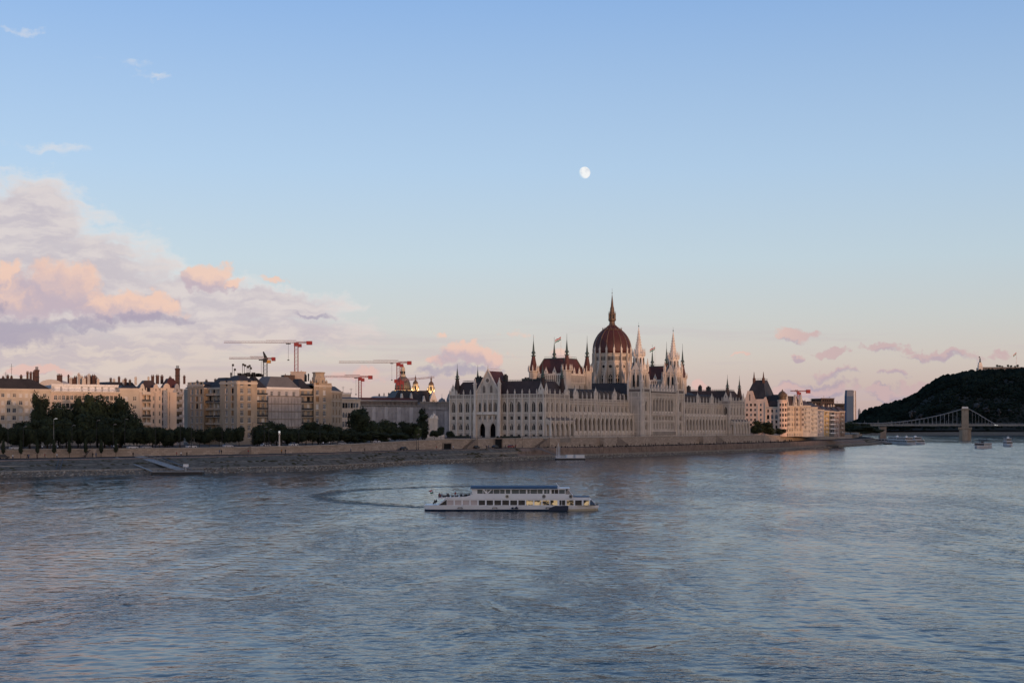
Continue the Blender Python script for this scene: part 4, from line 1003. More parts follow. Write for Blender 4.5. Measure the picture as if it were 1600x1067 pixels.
for px in (173,178,186,193,196,203,212): chimney(rt, PX(px,650), 650, 35.4, 2.0, random.uniform(1.6,3.2), random.choice([brick,pale,slate_b]))
mb = MB(); a = Vector(f.fr(f.L*.52,-.8,30.6)); mb.bar(a, a+Vector((-2.2,3,6)), .22); a = Vector(f.fr(f.L*.80,-.8,30.6)); mb.bar(a, a+Vector((1.8,3,6)), .25); mb.build('roof_gutter', steel, rt)
# B4 art-nouveau house with curved gables
p0, p1 = P(218,dl(218)), P(287,dl(287)); rt = thing('art_nouveau_house', 'peach house with curved gables, glazed bay and stacked balconies', 'house', (p0[0],p0[1],0)); f = Face(rt, p0, p1)
uL, uA, uB, uC, uD = f.u(221), f.u(236.5), f.u(248), f.u(267), f.u(276)
zt4 = 31.0; mb = MB()
hA = [(uL+.4,uA-.4,GZ+2.4+3.25*k,GZ+4.9+3.25*k,0) for k in range(7)]
hB = [(f.u(240)-.35,f.u(240)+.35,GZ+2.8+3.25*k,GZ+4.6+3.25*k,0) for k in range(7)]+[(f.u(266)-.35,f.u(266)+.35,GZ+2.8+3.25*k,GZ+4.6+3.25*k,0) for k in range(7)]+[(f.u(249.6)-.35,f.u(249.6)+.35,GZ+2.8+3.25*k,GZ+4.6+3.25*k,0) for k in range(7)]
hC = [(f.u(280)-1.2,f.u(280)+1.2,GZ+2.6+3.25*k,GZ+4.6+3.25*k,0) for k in range(7)]
facade(mb, f.fr, 0, uD, GZ, zt4, hA+hB, 1.6)
w4 = mb.build('wall', [peach, pale], rt); put_windows(w4, f.fr, hB, SW, .3)
mb = MB(); facade(mb, f.fr, uD, f.L, GZ, zt4, hC, .5); mb.add([f.fr(uL,-1.6,GZ),f.fr(uA,-1.6,GZ),f.fr(uA,-1.6,zt4),f.fr(uL,-1.6,zt4)], [(0,1,2,3)], 1)
w5 = mb.build('wall', [greyr, peach], rt, label='grey right end of the house'); put_windows(w5, f.fr, hC, 'triple:dark', .5)
for k in range(7):
    z = GZ+2.3+3.25*k; mb = MB(); mb.fbox(f.fr, uL+.3, uA-.3, -1.5, .7, z-.25, z); mb.fbox(f.fr, uL+.3, uA-.3, .6, .68, z, z+.9, 1 if k%2 else 0)
    mb.fbox(f.fr, (uL+uA)/2-.18, (uL+uA)/2+.18, -1.5, 0, z, z+2.6); mb.build('balcony', [pale, iron], w4)
    mb = MB(); mb.fbox(f.fr, uD+.9, f.L-.1, 0, .8, z-.2, z); mb.fbox(f.fr, uD+.9, f.L-.1, .72, .8, z, z+.9); mb.build('balcony', greyr, w5)
for k in range(5):                                   # glazed bay
    z = GZ+7.2+3.25*k; u0, u1 = f.u(253), f.u(262); mb = MB(); pts = [(u0,0),(u0+.5,.9),(u1-.5,.9),(u1,0)]
    mb.add([f.fr(u,d,zz) for zz in (z,z+1.2,z+1.25,z+3.2) for u,d in pts], [(0,1,5,4),(1,2,6,5),(2,3,7,6)], 0)
    mb.add([f.fr(u,d,zz) for zz in (z+1.2,z+3.25) for u,d in pts], [(0,1,5,4),(1,2,6,5),(2,3,7,6)], 1)
    for q in range(5): uu = u0+.5+(u1-u0-1)*q/4; mb.fbox(f.fr, uu-.05, uu+.05, .9, .96, z+1.2, z+3.2, 2)
    mb.build('bay_window', [greyr, glass_b, white], w4)
def curvy(px, w, h, m_=peach):
    c = f.u(px); pts = [(c-w/2,zt4),(c+w/2,zt4)]; R_ = [(.5,.0),(.46,.2),(.3,.34),(.26,.6),(.2,.82),(.1,.96)]
    pts += [(c+w*a, zt4+h*b) for a,b in R_[1:]]+[(c,zt4+h)]+[(c-w*a, zt4+h*b) for a,b in R_[1:][::-1]]
    mb = MB(); mb.ext(f.fr, pts, -1.0, .15); mb.ext(f.fr, [(c-.25,zt4+.5),(c+.25,zt4+.5),(c+.25,zt4+1.6),(c-.25,zt4+1.6)], .15, .17, 1); mb.build('curved_gable', [m_, glass], w4)
curvy(222.5,3.2,3.6,pale); curvy(243.5,3.8,3.6); curvy(260.5,5.6,3.9); curvy(276.5,3.8,3.8,greyr)
mb = MB(); mb.fbox(f.fr, uC-.5, uC+.2, -.1, .5, GZ, zt4); mb.fbox(f.fr, uB-1.6, uB-.9, -.1, .5, GZ, zt4); mb.build('pilaster', peach, w4)
b0, b1 = off(p0,p1,14); back_box(rt, [b0,p0], GZ, zt4, peach); back_box(rt, [p1,b1,b0], GZ, zt4, greyr)
q0, q1 = off(p0,p1,1.4); flat_poly_roof(rt, [q0,(q0[0]*.45+q1[0]*.55,q0[1]*.45+q1[1]*.55),(b0[0]*.45+b1[0]*.55,b0[1]*.45+b1[1]*.55),b0], zt4, 36.2, 5.4, slate_b)
flat_poly_roof(rt, [(q0[0]*.42+q1[0]*.58,q0[1]*.42+q1[1]*.58),q1,b1,(b0[0]*.42+b1[0]*.58,b0[1]*.42+b1[1]*.58)], zt4, 37.2, 5.2, redroof)
for px, w, h in ((232,1.6,2.4),(238.5,2.6,3.2),(246,2.4,3.4),(253,2.2,3.2),(266,2.0,2.6),(288,1.8,3)): chimney(rt, PX(px,622), 622, 35.0, w, h, brick if px > 235 else pale)
# B5 the big corner apartment block
c0 = P(370.5,612); bd = (.68,.733); inl = (-.733,.68)
def along(p, v, t): return (p[0]+v[0]*t, p[1]+v[1]*t)
rt = thing('corner_apartment_block', 'long six-storey tan corner apartment block with towers and dark roofs', 'apartment block', (c0[0],c0[1],0))
RW = [(GZ+3.0+3.2*k, GZ+5.3+3.2*k, 1.75) for k in range(8)]
ST5 = ['triple:white']*6+['triple:dark','triple:sky','triple:blind','triple:amber']
def seg(face, zt, cols, rows, wm=tan_, **k): return front(face, GZ, zt, cols, rows, wm, pale, ST5, **k)
pL = along(c0, inl, 36.9); pT = along(c0, inl, 12.4); pM = along(c0, inl, 24.5)
fT = Face(rt, pT, c0); seg(fT, 35.2, [fT.u(353.6), fT.u(363.2)], RW[:8], cornice=.5, seed=2)
sT = along(pT, bd, 2.2); sM = along(pM, bd, 2.2)
fM = Face(rt, sM, sT); wM = seg(fM, 33.2, cols_auto(fM.L, 4, .4), [(a,b+.1,1.5) for a,b,_ in RW[:7]], cornice=.5, seed=3)
for k in range(7):
    z = GZ+2.6+3.2*k
    for u0, u1 in ((.3,fM.L*.48),(fM.L*.54,fM.L-.1)):
        mb = MB(); mb.fbox(fM.fr, u0, u1, -.1, 1.5, z-.2, z); mb.fbox(fM.fr, u0, u1, 1.38, 1.5, z, z+.75, 1); mb.build('balcony', [pale, iron if k%2 else tan_], wM)
fL = Face(rt, pL, pM); seg(fL, 34.6, [fL.u(299.6), fL.u(307.6), fL.u(314)], RW[:8], cornice=.45, seed=5)
R1 = along(c0, bd, 10.6); R2 = along(c0, bd, 16.6); R3 = along(c0, bd, 35.0); R4 = along(c0, bd, 42.2); R5 = along(c0, bd, 52.6)
fR1 = Face(rt, c0, R1); seg(fR1, 35.2, [fR1.u(378), fR1.u(389.6)], RW[:8], cornice=.5, seed=6)
i1 = lambda p: along(p, inl, 1.4)
fR2 = Face(rt, i1(R1), i1(R2)); w2 = seg(fR2, 33.0, cols_auto(fR2.L,2,.3), RW[:7], seed=7, cornice=.6)
fR4 = Face(rt, i1(R3), i1(R4)); w3 = seg(fR4, 33.0, cols_auto(fR4.L,2,.3), RW[:7], seed=8, cornice=.6)
for wq, fq in ((w2,fR2),(w3,fR4)):
    for k in range(1,7):
        z = GZ+2.6+3.2*k; mb = MB(); mb.fbox(fq.fr, .1, fq.L-.1, -.1, 1.2, z-.2, z); mb.fbox(fq.fr, .1, fq.L-.1, 1.1, 1.2, z, z+.8, 1); mb.build('balcony', [pale, iron], wq)
fR5 = Face(rt, R4, R5); seg(fR5, 34.8, [fR5.u(496), fR5.u(507)], RW[:8], cornice=.5, seed=9)
fR3 = Face(rt, i1(R2), i1(R3)); w4 = front(fR3, GZ, 33.4, cols_auto(fR3.L,4,1), [(29.6,32.0,1.5)], sheet_w, white, ['triple:white','triple:sky'], name='wall', cornice=.6)
mb = MB()                                            # netted scaffold in front of the fourth section
Ls = fR3.L
for k in range(6):
    z = GZ+1.0+3.4*k
    mb.fbox(fR3.fr, 0, Ls, .3, 1.3, z-.12, z, 1)
    nn = 14
    for i in range(nn): mb.add([fR3.fr(Ls*i/nn, 1.35+.08*sin(i*2.1+k), z),fR3.fr(Ls*(i+1)/nn, 1.35+.08*sin(i*2.1+2.1+k), z),fR3.fr(Ls*(i+1)/nn, 1.35+.1*sin(i*1.7+k), z+3.25),fR3.fr(Ls*i/nn, 1.35+.1*sin(i*1.7-1.7+k), z+3.25)], [(0,1,2,3)], 0)
for i in range(11): u = Ls*i/10; mb.fbox(fR3.fr, u-.06, u+.06, 1.45, 1.57, GZ, GZ+20.6, 1)
for k in range(7): mb.fbox(fR3.fr, 0, Ls, 1.45, 1.53, GZ+1+3.4*k-.22, GZ+1+3.4*k+.1, 2)
mb.build('netted_scaffold', [sheet, steel, stone_d], rt)
for a, b in ((pT,sT),(sM,pM)): back_box(rt, [a,b], GZ, 33.2, tan_, 'return_wall')
for a, b in ((R1,i1(R1)),(i1(R4),R4)): back_box(rt, [a,b], GZ, 33.2, tan_, 'return_wall')
back_box(rt, [R5, along(R5,inl,14), along(along(c0,bd,14),inl,14), along(pL,bd,14), pL], GZ, 33.0, tan_)
def r5(pts, z0, z1, ins, m=slate): flat_poly_roof(rt, pts, z0, z1, ins, m)
r5([along(c0,bd,.6),along(R1,bd,0),along(R1,inl,12.6),along(pT,bd,.6)], 35.5, 38.6, 5.6)
r5([sT,along(sT,bd,12),along(sM,bd,12),sM], 33.5, 38.0, 4.6)
r5([along(pM,bd,.5),along(pM,bd,13),along(pL,bd,13),along(pL,bd,.5)], 34.9, 36.4, 4)
grey_metal = mat('grey_metal_roof', (.13,.125,.12), .55, .15, .2)
r5([along(R1,inl,1),along(R2,inl,1),along(R2,inl,13),along(R1,inl,13)], 33.3, 38.4, 5.5, slate)
r5([along(R2,inl,1.2),along(R3,inl,1.2),along(R3,inl,13),along(R2,inl,13)], 33.7, 38.6, 5.2, grey_metal)
r5([along(R3,inl,1),along(R4,inl,1),along(R4,inl,13),along(R3,inl,13)], 33.3, 38.0, 5.4)
r5([R4,R5,along(R5,inl,12),along(R4,inl,12)], 35.1, 36.0, 4)
for i in range(5):                                   # skylights in the grey roof
    u = 2.4+i*3.0; mb = MB(); a = .34
    P0, P1 = fR3.fr(u,-1.0,34.2), fR3.fr(u+2.1,-1.0,34.2); Q0, Q1 = fR3.fr(u,-2.1,35.7), fR3.fr(u+2.1,-2.1,35.7)
    mb.add([P0,P1,Q1,Q0]+[tuple(Vector(p)+Vector((.12,-.18,.14))) for p in (P0,P1,Q1,Q0)], [(4,5,6,7),(0,1,5,4),(1,2,6,5),(2,3,7,6),(3,0,4,7)]); mb.build('skylight', glass_b, rt)
mb = MB(); c = Vector(fR5.fr(fR5.L*.52,-3.2,35.0)); 
mb.lathe(c.x,c.y,[(3.9,35.2),(3.9,36.0),(3.2,36.2),(3.1,38.8),(2.8,39.0)],8,0,pi/8); mb.lathe(c.x,c.y,[(2.7,38.9),(2.7,40.6),(3.1,40.7),(3.1,41.1),(2.6,41.2)],8,0,pi/8)
for k in range(8): a = pi/4*k; mb.lathe(c.x+3.7*cos(a),c.y+3.7*sin(a),[(.3,36),(.42,36.8),(.15,37.4),(.05,37.9)],6)
mb.build('lantern', tan_, rt)
for px, d, z, w, h, m_ in ((450,650,37.6,5.2,2.0,slate_b),(466,655,37.0,6.0,4.4,peach),(478,655,37.0,1.4,2.4,slate),(361,628,38,1.2,1.4,slate),(482,652,37.2,1.0,2.6,slate)): chimney(rt, PX(px,d), d, z, w, h, m_, 2)
mb = MB()                                             # rooftop radio masts and dishes
rx, ry = c0
for px, h in ((363,5.0),(366,3.0),(379,5.2),(382,4.8),(386,4.2),(389,4.6),(391,3.6)):
    x, y = PX(px,625)-rx, 625-ry; mb.bar((x,y,38.3),(x,y,38.4+h),.1); mb.lathe(x+.3,y,[(.45,37.9+h),(.5,38.1+h),(.45,38.9+h)],8)
for px in (374,378,384,388,393,396,400,403,406,409): x, y = PX(px,627)-rx, 627-ry; mb.box(x-.8,x+.8,y-.6,y+.6,38.3,39.2+random.random()*1.1)
mb.build('rooftop_antennas', iron, rt, kind='stuff')
# B6, B7
p0, p1 = P(517,650.5), P(534.5,668); rt, f = house('apartment_house', 'narrow tan four-window house right of the lantern tower', 'house', p0, p1, 14, GZ, 32.4, 3, [(29.3,31.2,1.2),(25.6,27.8,1.3),(21.8,24.2,1.3),(18.0,20.4,1.3),(14,16.5,1.3)], tan_, pale, [SD,'cross:amber'], roof=(2.4,4,slate), strings=(28.0,20.9))
p0, p1 = P(532,706), P(563,716); rt, f = house('apartment_house', 'pale grey-white house with roof structure beyond the tan houses', 'house', p0, p1, 16, GZ, 29.8, 6, [(25.6,28.2,1.6),(20.8,23.6,1.6,1),(16,19,1.6)], pale, pale, [SD,SK], roof=(1.0,2,grey_metal), strings=(24.4,))
mb = MB(); x0, y0 = rt.location.x, rt.location.y
q0, q1 = off(p0,p1,4); a, b = along(q0,(f.ux,f.uy),1), along(q0,(f.ux,f.uy),f.L*.8); fp = Face(rt, a, b); front(fp, 30, 33.0, 5, [(30.6,32.3,1.1)], pale, white, SD, name='attic_wall') if False else front(fp, 30, 33.0, cols_auto(fp.L,5), [(30.6,32.3,1.1)], pale, white, SD, name='attic_wall')
e0, e1 = off(a,b,7); back_box(rt, [a,b,e1,e0], 30, 32.9, pale, 'attic_box'); antenna(rt, a[0]+3, a[1]+2, 33, 3.5); antenna(rt, a[0]+7, a[1]+2, 33, 2.6)
# B8 long building wrapped in scaffold sheets, beside the parliament
def wrapped(label, pxa, da, pxb, db, zt, depth, m_, ws=None, band=None):
    p0, p1 = P(pxa,da), P(pxb,db); rt = thing('wrapped_building', label, 'building', (p0[0],p0[1],0)); f = Face(rt, p0, p1); mb = MB()
    holes = [(f.u(x)-.8,f.u(x)+.8,ws[0],ws[1],0) for x in ws[2]] if ws else []
    facade(mb, f.fr, 0, f.L, GZ, zt, holes, .5); w = mb.build('wall', m_, rt); put_windows(w, f.fr, holes, SD, .5)
    b0, b1 = off(p0,p1,depth); back_box(rt, [p1,b1,b0,p0], GZ, zt, m_); 
    nn = max(4,int(f.L/2.6))
    for i in range(nn):                              # hanging sheets, each with its own slack
        mb = MB(); u0, u1 = f.L*i/nn, f.L*(i+1)/nn; zt_ = (ws[0]-1.0 if ws else zt-.6); o = .7+.12*sin(i*1.9)
        mb.add([f.fr(u0+.05,o,GZ),f.fr((u0+u1)/2,o+.22,GZ),f.fr(u1-.05,o,GZ),f.fr(u0+.05,o,zt_),f.fr((u0+u1)/2,o+.16,zt_),f.fr(u1-.05,o,zt_)], [(0,1,4,3),(1,2,5,4)]); mb.build('sheet', [sheet, sheet_w][(i*7)%3 == 0], rt)
    mb = MB()
    for i in range(nn+1): u = f.L*i/nn; mb.fbox(f.fr, u-.06, u+.06, .6, .72, GZ, zt+.3)
    mb.fbox(f.fr, 0, f.L, -.2, .5, zt, zt+.5); mb.build('scaffold_poles', steel, rt); return rt, f
rt, f = wrapped('long grey building wrapped in scaffold sheets behind the trees', 560,842,658,862,PZ(634,850),20,sheet)
b0, b1 = off(f.p0,f.p1,5); a = b0; fU = Face(rt, b0, b1); z8 = PZ(634,850)
front(fU, z8, z8+3.2, cols_auto(fU.L,14), [(z8+.7,z8+2.4,1.4)], stone_d, greyr, SD, name='attic_wall'); c0_, c1_ = off(b0,b1,12); back_box(rt, [b0,b1,c1_,c0_], z8, z8+3.1, stone_d, 'attic_box')
flat_poly_roof(rt, [b0,b1,c1_,c0_], z8+3.6, z8+5.0, 4, redroof)
zz = PZ(629,875); wrapped('white-sheeted building with a row of small attic windows beside the parliament', 656,868,712,880,zz,22,sheet_w,(PZ(639.5,875),PZ(636,875),(671,676,681,686.5,691.5,697)))
# museum roof behind: dark hipped roof with pale dormers
d = 960; p0, p1 = P(612,d), P(686,d+12); rt, f = house('museum', 'large dark hipped roof with white dormer gables behind the scaffold', 'museum', p0, p1, 26, GZ, PZ(630,d), 12, [(24,27,1.5)], stone, stone, SD, roof=(8.6,8.0,slate), side=False)
for px, h in ((628,7.0),(643,7.2),(662.5,5.4),(677,9.0)):
    u = f.u(px); z = PZ(630.5,d); mb = MB(); w = 2.3 if px < 670 else 5.0
    mb.ext(f.fr, [(u-w/2,z-2),(u+w/2,z-2),(u+w/2,z+h*.3),(u+.12,z+h),(u-.12,z+h),(u-w/2,z+h*.3)], -2.5, .6); mb.ext(f.fr, [(u-w*.18,z),(u+w*.18,z),(u+w*.18,z+h*.3),(u-w*.18,z+h*.3)], .6, .63, 1); mb.build('dormer', [stone_w, glass], rt)
for px in (636,650,668): chimney(rt, PX(px,d+14), d+14, PZ(616,d), 2.6, 2.8, slate)
# small grey domes by the parliament
for px, y0, y1, w, lab in ((690.5,630,622,13,'low grey round dome beside the white-sheeted building'),(704.5,632,612,15,'steep grey pyramidal dome partly hidden by the parliament corner')):
    d = 930; x = PX(px,d); t = thing('roof_dome', lab, 'dome', (x,d,0)); r = w/2/F*d; z0, z1 = PZ(y0,d), PZ(y1,d); mb = MB()
    mb.box(-r*1.1,r*1.1,-r,r,GZ,z0); mb.build('base', stone, t); mb = MB()
    mb.lathe(0,0,[(r,z0),(r*.92,z0+(z1-z0)*.4),(r*.6,z0+(z1-z0)*.78),(r*.16,z1),(.12,z1+.6),(.05,z1+3)],10,0); mb.build('dome', mat('grey_zinc', (.14,.15,.16), .5, .2, .3), t)
# ---- floodlit basilica beyond
d = 1560; s_ = d/F; bx = PX(629.5,d); t = thing('basilica', 'domed basilica with two bell towers glowing under floodlights behind the museum', 'basilica', (bx,d,0))
bst = mat('basilica_stone', (.46,.37,.27), .85, .15, .1); zc = mat('basilica_dome_metal', (.11,.095,.075), .5, .25, .12, stain=(.16,.07,.05))
def zz_(y): return PZ(y,d)
mb = MB(); mb.box(-14*s_,14*s_,-18,18,GZ,zz_(622)); mb.lathe(0,0,[(13.5*s_,zz_(624)),(13.5*s_,zz_(612)),(14.2*s_,zz_(611.5)),(14.2*s_,zz_(609.5)),(13*s_,zz_(609.3))],16); 
for k in range(16): a = 2*pi*k/16; mb.bar((13.8*s_*cos(a),13.8*s_*sin(a),zz_(624)),(13.8*s_*cos(a),13.8*s_*sin(a),zz_(611)),.9,0,6)
mb.build('drum', bst, t); mb = MB()
mb.lathe(0,0,[(12.8*s_,zz_(609.5)),(12.6*s_,zz_(604)),(11.4*s_,zz_(598)),(9.2*s_,zz_(593)),(6.2*s_,zz_(589.5)),(4.4*s_,zz_(588.5))],24); mb.build('dome', zc, t, smooth=True); mb = MB()
mb.lathe(0,0,[(4.4*s_,zz_(590)),(4.5*s_,zz_(586)),(3.2*s_,zz_(585.5)),(3.0*s_,zz_(579)),(3.5*s_,zz_(578.6)),(3.3*s_,zz_(577)),(2.6*s_,zz_(574)),(1.2*s_,zz_(571.6)),(.4*s_,zz_(570.5)),(.15*s_,zz_(568))],12)
for k in range(8): a = 2*pi*k/8; mb.box(3.05*s_*cos(a)-.5,3.05*s_*cos(a)+.5,3.05*s_*sin(a)-.5,3.05*s_*sin(a)+.5,zz_(584.5),zz_(580),1)
mb.build('lantern', [bst, glass], t)
for px, sc in ((652.5,1.0),(676.5,1.0)):
    x = PX(px,d)-bx; y = -34; r = 4.7*s_; o = 1.5 if px > 660 else 0
    mb = MB(); mb.box(x-r,x+r,y-r,y+r,GZ,zz_(612+o)); mb.box(x-r*1.12,x+r*1.12,y-r*1.12,y+r*1.12,zz_(612+o),zz_(610.8+o)); mb.lathe(x,y,[(r*.95,zz_(611+o)),(r*.88,zz_(603+o)),(r*1.0,zz_(602.5+o)),(r*1.0,zz_(601.6+o)),(r*.8,zz_(601.5+o))],8,0,pi/8)
    for k in range(4): a = k*pi/2; mb.box(x+r*.9*cos(a)-.9,x+r*.9*cos(a)+.9,y+r*.9*sin(a)-.9,y+r*.9*sin(a)+.9,zz_(609.8+o),zz_(604.5+o),1)
    for sx in (-1,1):
        for sy in (-1,1): mb.bar((x+sx*r,y+sy*r,zz_(611+o)),(x+sx*r,y+sy*r,zz_(605+o)),.7,0,6,.2)
    tw = mb.build('bell_tower', [bst, glass], t); mb = MB()
    mb.lathe(x,y,[(r*.9,zz_(601.7+o)),(r*.75,zz_(598.5+o)),(r*.4,zz_(596.4+o)),(r*.24,zz_(595.8+o)),(r*.24,zz_(592.6+o)),(r*.34,zz_(592.4+o)),(r*.1,zz_(590+o)),(.1,zz_(587+o))],10); mb.build('tower_roof', gold, tw)
    L_ = bpy.data.lights.new('floodlight','POINT'); L_.energy = 3600; L_.color = (1,.66,.30); L_.shadow_soft_size = .6
    for sx in (-1,1): lo = bpy.data.objects.new('floodlight', L_); COL.objects.link(lo); lo.parent = t; lo.location = (x+sx*r*1.25, y-r*1.7, zz_(612.5+o))
for a in (-2.6,-1.9,-1.2,-.5):
    L_ = bpy.data.lights.new('floodlight','POINT'); L_.energy = 3600; L_.color = (1,.66,.30); L_.shadow_soft_size = .6
    lo = bpy.data.objects.new('floodlight', L_); COL.objects.link(lo); lo.parent = t; lo.location = (17*s_*cos(a), 17*s_*sin(a), zz_(616))
# ---- background roofs so that no street end is left open
for i, (pa, pb, d, yt, m_, lab) in enumerate([(-60,30,660,601,slate_b,'low brown roof behind the cream house at the far left'),(300,345,690,600,slate,'dark low roof peeping over the left wing of the corner block'),
        (556,618,1010,629,redroof,'low red roofed block behind the scaffold building'),(588,612,1090,619,greyr,'pale grey block with roof plant left of the basilica'),(690,712,985,628,redroof,'red roofed house squeezed between scaffold and parliament')]):
    p0, p1 = P(pa,d), P(pb,d+6); zt = PZ(yt,d)
    rt, f = house('background_house', lab, 'house', p0, p1, 18, GZ, zt-2.2, max(2,int((pb-pa)/9)), [(zt-5,zt-3.2,1.3)], pale if i%2 else greyr, pale, SD, roof=(2.2,5,m_), side=False)
    for k in range(3): px = pa+(pb-pa)*(k+.6)/3.2; chimney(rt, PX(px,d+9), d+9, zt-.6, 2, 2.0+k*.4, random.choice([brick,slate,pale]))
# ================================================================== right-hand row: pink corner building and the riverside houses
c0 = P(1222,1035); ux, uy = .53, .848; inl = (-.848,.53); bd = (ux,uy)
rt = thing('pink_corner_building', 'large pink building with steep dark roof and round corner turret right of the parliament', 'building', (c0[0],c0[1],0))
zE = 34.4; zbp = 9.0
pA = along(c0, inl, 28.9); pB = along(c0, inl, 12.6)
fa = Face(rt, pA, pB); fb = Face(rt, pB, c0)
rowsA = [(zE-3.0-3.65*k, zE-1.2-3.65*k, 1.6) for k in range(6)]
cA = [fa.u(x) for x in (1167,1173.2,1179.6,1188.4)]
wA = front(fa, zbp, zE, cA, rowsA, pinkr, pale, ['cross:sky','cross:white','cross:dark'], cornice=0, seed=3, strings=(zE-20.6,))
wB = front(fb, zbp, zE-4.0, [fb.u(x) for x in (1200,1206.4,1213)], [(zE-7.6,zE-5.6,1.3),(zE-12.6,zE-9.4,2.0,2),(zE-15.6,zE-13.6,1.5),(zE-19.4,zE-17.2,1.6),(zE-23,zE-21,1.6)], pinkr, pale, ['cross:sky','cross:dark'], cornice=.4, seed=5, strings=(zE-4.9,zE-20.6,zE-13.2))
mb = MB(); L = fa.L; z1 = zE+8.2                     # clipped gable on the left part
mb.ext(fa.fr, [(0,zE),(L*.52,zE),(L*.52,zE+.8),(L*.36,z1),(L*.12,z1),(0,zE+1.8)], -.6, 0); mb.ext(fa.fr, [(L*.235-.35,zE+1.0),(L*.235+.35,zE+1.0),(L*.235+.35,zE+5.8),(L*.235-.35,zE+5.8)], 0, .03, 1)
mb.ext(fa.fr, [(L*.52,zE),(L,zE),(L,zE+3.6),(L*.93,zE+3.2),(L*.9,zE+2.2),(L*.52,zE+2.0)], -.6, 0)
mb.ext(fa.fr, [(L*.97,zE-4),(L+2.4,zE-4),(L+1.2,zE+.5),(L,zE+3.6),(L*.97,zE+3.6)], -.55, .04)
mb.build('gable', [pinkr, glass], rt)
mb = MB(); mb.fbox(fa.fr, L*.60, L*.63, -.02, .3, zbp, zE-2); mb.fbox(fa.fr, L*.97, L, -.02, .5, zbp, zE); mb.build('pilaster', pale, wA)
rx, ry = c0
def rel(p): return (p[0]-rx, p[1]-ry)
B0 = along(pA, bd, 22); B1 = along(pB, bd, 22)
mb = MB(); e = [rel(p) for p in (along(pA,inl,1.0), along(pB,inl,-.4), B1, along(B0,inl,1.0))]; tz = zE+16.2; zlo = zE+.6
mid = lambda p, q, t: (p[0]+(q[0]-p[0])*t, p[1]+(q[1]-p[1])*t)
tp = [mid(mid(e[0],e[1],.30),mid(e[3],e[2],.30),.32), mid(mid(e[0],e[1],.72),mid(e[3],e[2],.72),.32), mid(mid(e[0],e[1],.72),mid(e[3],e[2],.72),.68), mid(mid(e[0],e[1],.30),mid(e[3],e[2],.30),.68)]
mb.add([(x,y,zlo) for x,y in e]+[(x,y,tz) for x,y in tp], [(3,2,1,0),(4,5,6,7),(0,1,5,4),(1,2,6,5),(2,3,7,6),(3,0,4,7)])
for p, q in ((tp[0],tp[1]),(tp[1],tp[2])):
    for k in range(7): x, y = mid(p,q,k/6); mb.bar((x,y,tz),(x,y,tz+1.2),.08)
    mb.bar((*p,tz+1.2),(*q,tz+1.2),.08)
mb.build('steep_roof', slate, rt)
for q in (tp[0], tp[1]):
    mb = MB(); mb.box(q[0]-.9,q[0]+.9,q[1]-.9,q[1]+.9,tz-2.5,tz+1.6); mb.taper((q[0]-.55,q[0]+.55,q[1]-.55,q[1]+.55),tz+1.6,(q[0]-.1,q[0]+.1,q[1]-.1,q[1]+.1),tz+6.2); mb.build('ridge_finial', brick, rt)
flat_poly_roof(rt, [along(pB,inl,.2), along(c0,inl,1.5), along(along(c0,inl,1.5),bd,20), B1], zE-3.6, zE+5.4, 6.2, slate)
# river side of the pink building with gables
R1 = along(c0, bd, 3.5); R2 = along(c0, bd, 42.5); f3 = Face(rt, c0, R2)
w3 = front(f3, zbp, zE-3.0, cols_auto(f3.L, 11, 2.5), [(zE-6.4-3.75*k, zE-4.2-3.75*k, 1.5) for k in range(6)], mat('warm_yellow_render', (.62,.48,.34), .9, .1, .2), pale, ['cross:sky','cross:dark','cross:white'], cornice=.6, seed=9, strings=(zE-20,))
for u, w, h in ((9.5,6.0,9.5),(27,6.4,8.4),(38.5,6.2,8.8)):
    mb = MB(); mb.ext(f3.fr, [(u-w/2,zE-3.2),(u+w/2,zE-3.2),(u+w*.42,zE-.2),(u+w*.2,zE+h*.3),(u+w*.13,zE+h*.52),(u,zE+h*.66),(u-w*.13,zE+h*.52),(u-w*.2,zE+h*.3),(u-w*.42,zE-.2)], -1.2, .3); mb.fbox(f3.fr, u-.6, u+.6, .3, .33, zE-1.8, zE-.1, 1); mb.build('gable', [pale, glass], w3)
    mb = MB(); mb.fbox(f3.fr, u-2.2, u+2.2, -.05, 1.3, zbp+6, zE-3.6); mb.build('bay_front', peach, w3)
    for k in range(4):
        for du in (-1.1,1.1): obj('window', window_mesh(1.1,2.0,'cross:dark'), w3, f3.fr(u+du,1.32,zE-6.3-3.75*k), f3.fr.rz)
flat_poly_roof(rt, [along(c0,inl,1.0), along(R2,inl,1.0), along(R2,inl,15), along(c0,inl,15)], zE-2.6, zE+4.6, 6.0, slate_b)
back_box(rt, [R2, along(R2,inl,28), along(c0,inl,28.9+0), pA], zbp, zE-3, pinkr)
mb = MB(); cx_, cy_ = rel(along(c0, bd, .6)); r = 3.4
mb.lathe(cx_,cy_,[(r,zbp),(r,zE+.4),(r*1.12,zE+.6),(r*1.12,zE+1.2),(r,zE+1.3)],20); tw = mb.build('corner_turret', pinkr, rt)
for k in range(6):
    for a in (-2.2,-1.62,-1.04,-.5):
        z = zE-3.2-3.75*k; obj('window', window_mesh(1.0,2.0,'cross:dark'), tw, (cx_+(r+.03)*cos(a), cy_+(r+.03)*sin(a), z), a+pi/2)
mb = MB(); mb.lathe(cx_,cy_,[(r*.75,zE+1.2),(r*.75,zE+3.6),(r*1.0,zE+3.8),(r*.92,zE+5.4),(r*.62,zE+6.9),(r*.2,zE+7.8),(.1,zE+9.2)],16); mb.build('turret_cupola', gold, tw)
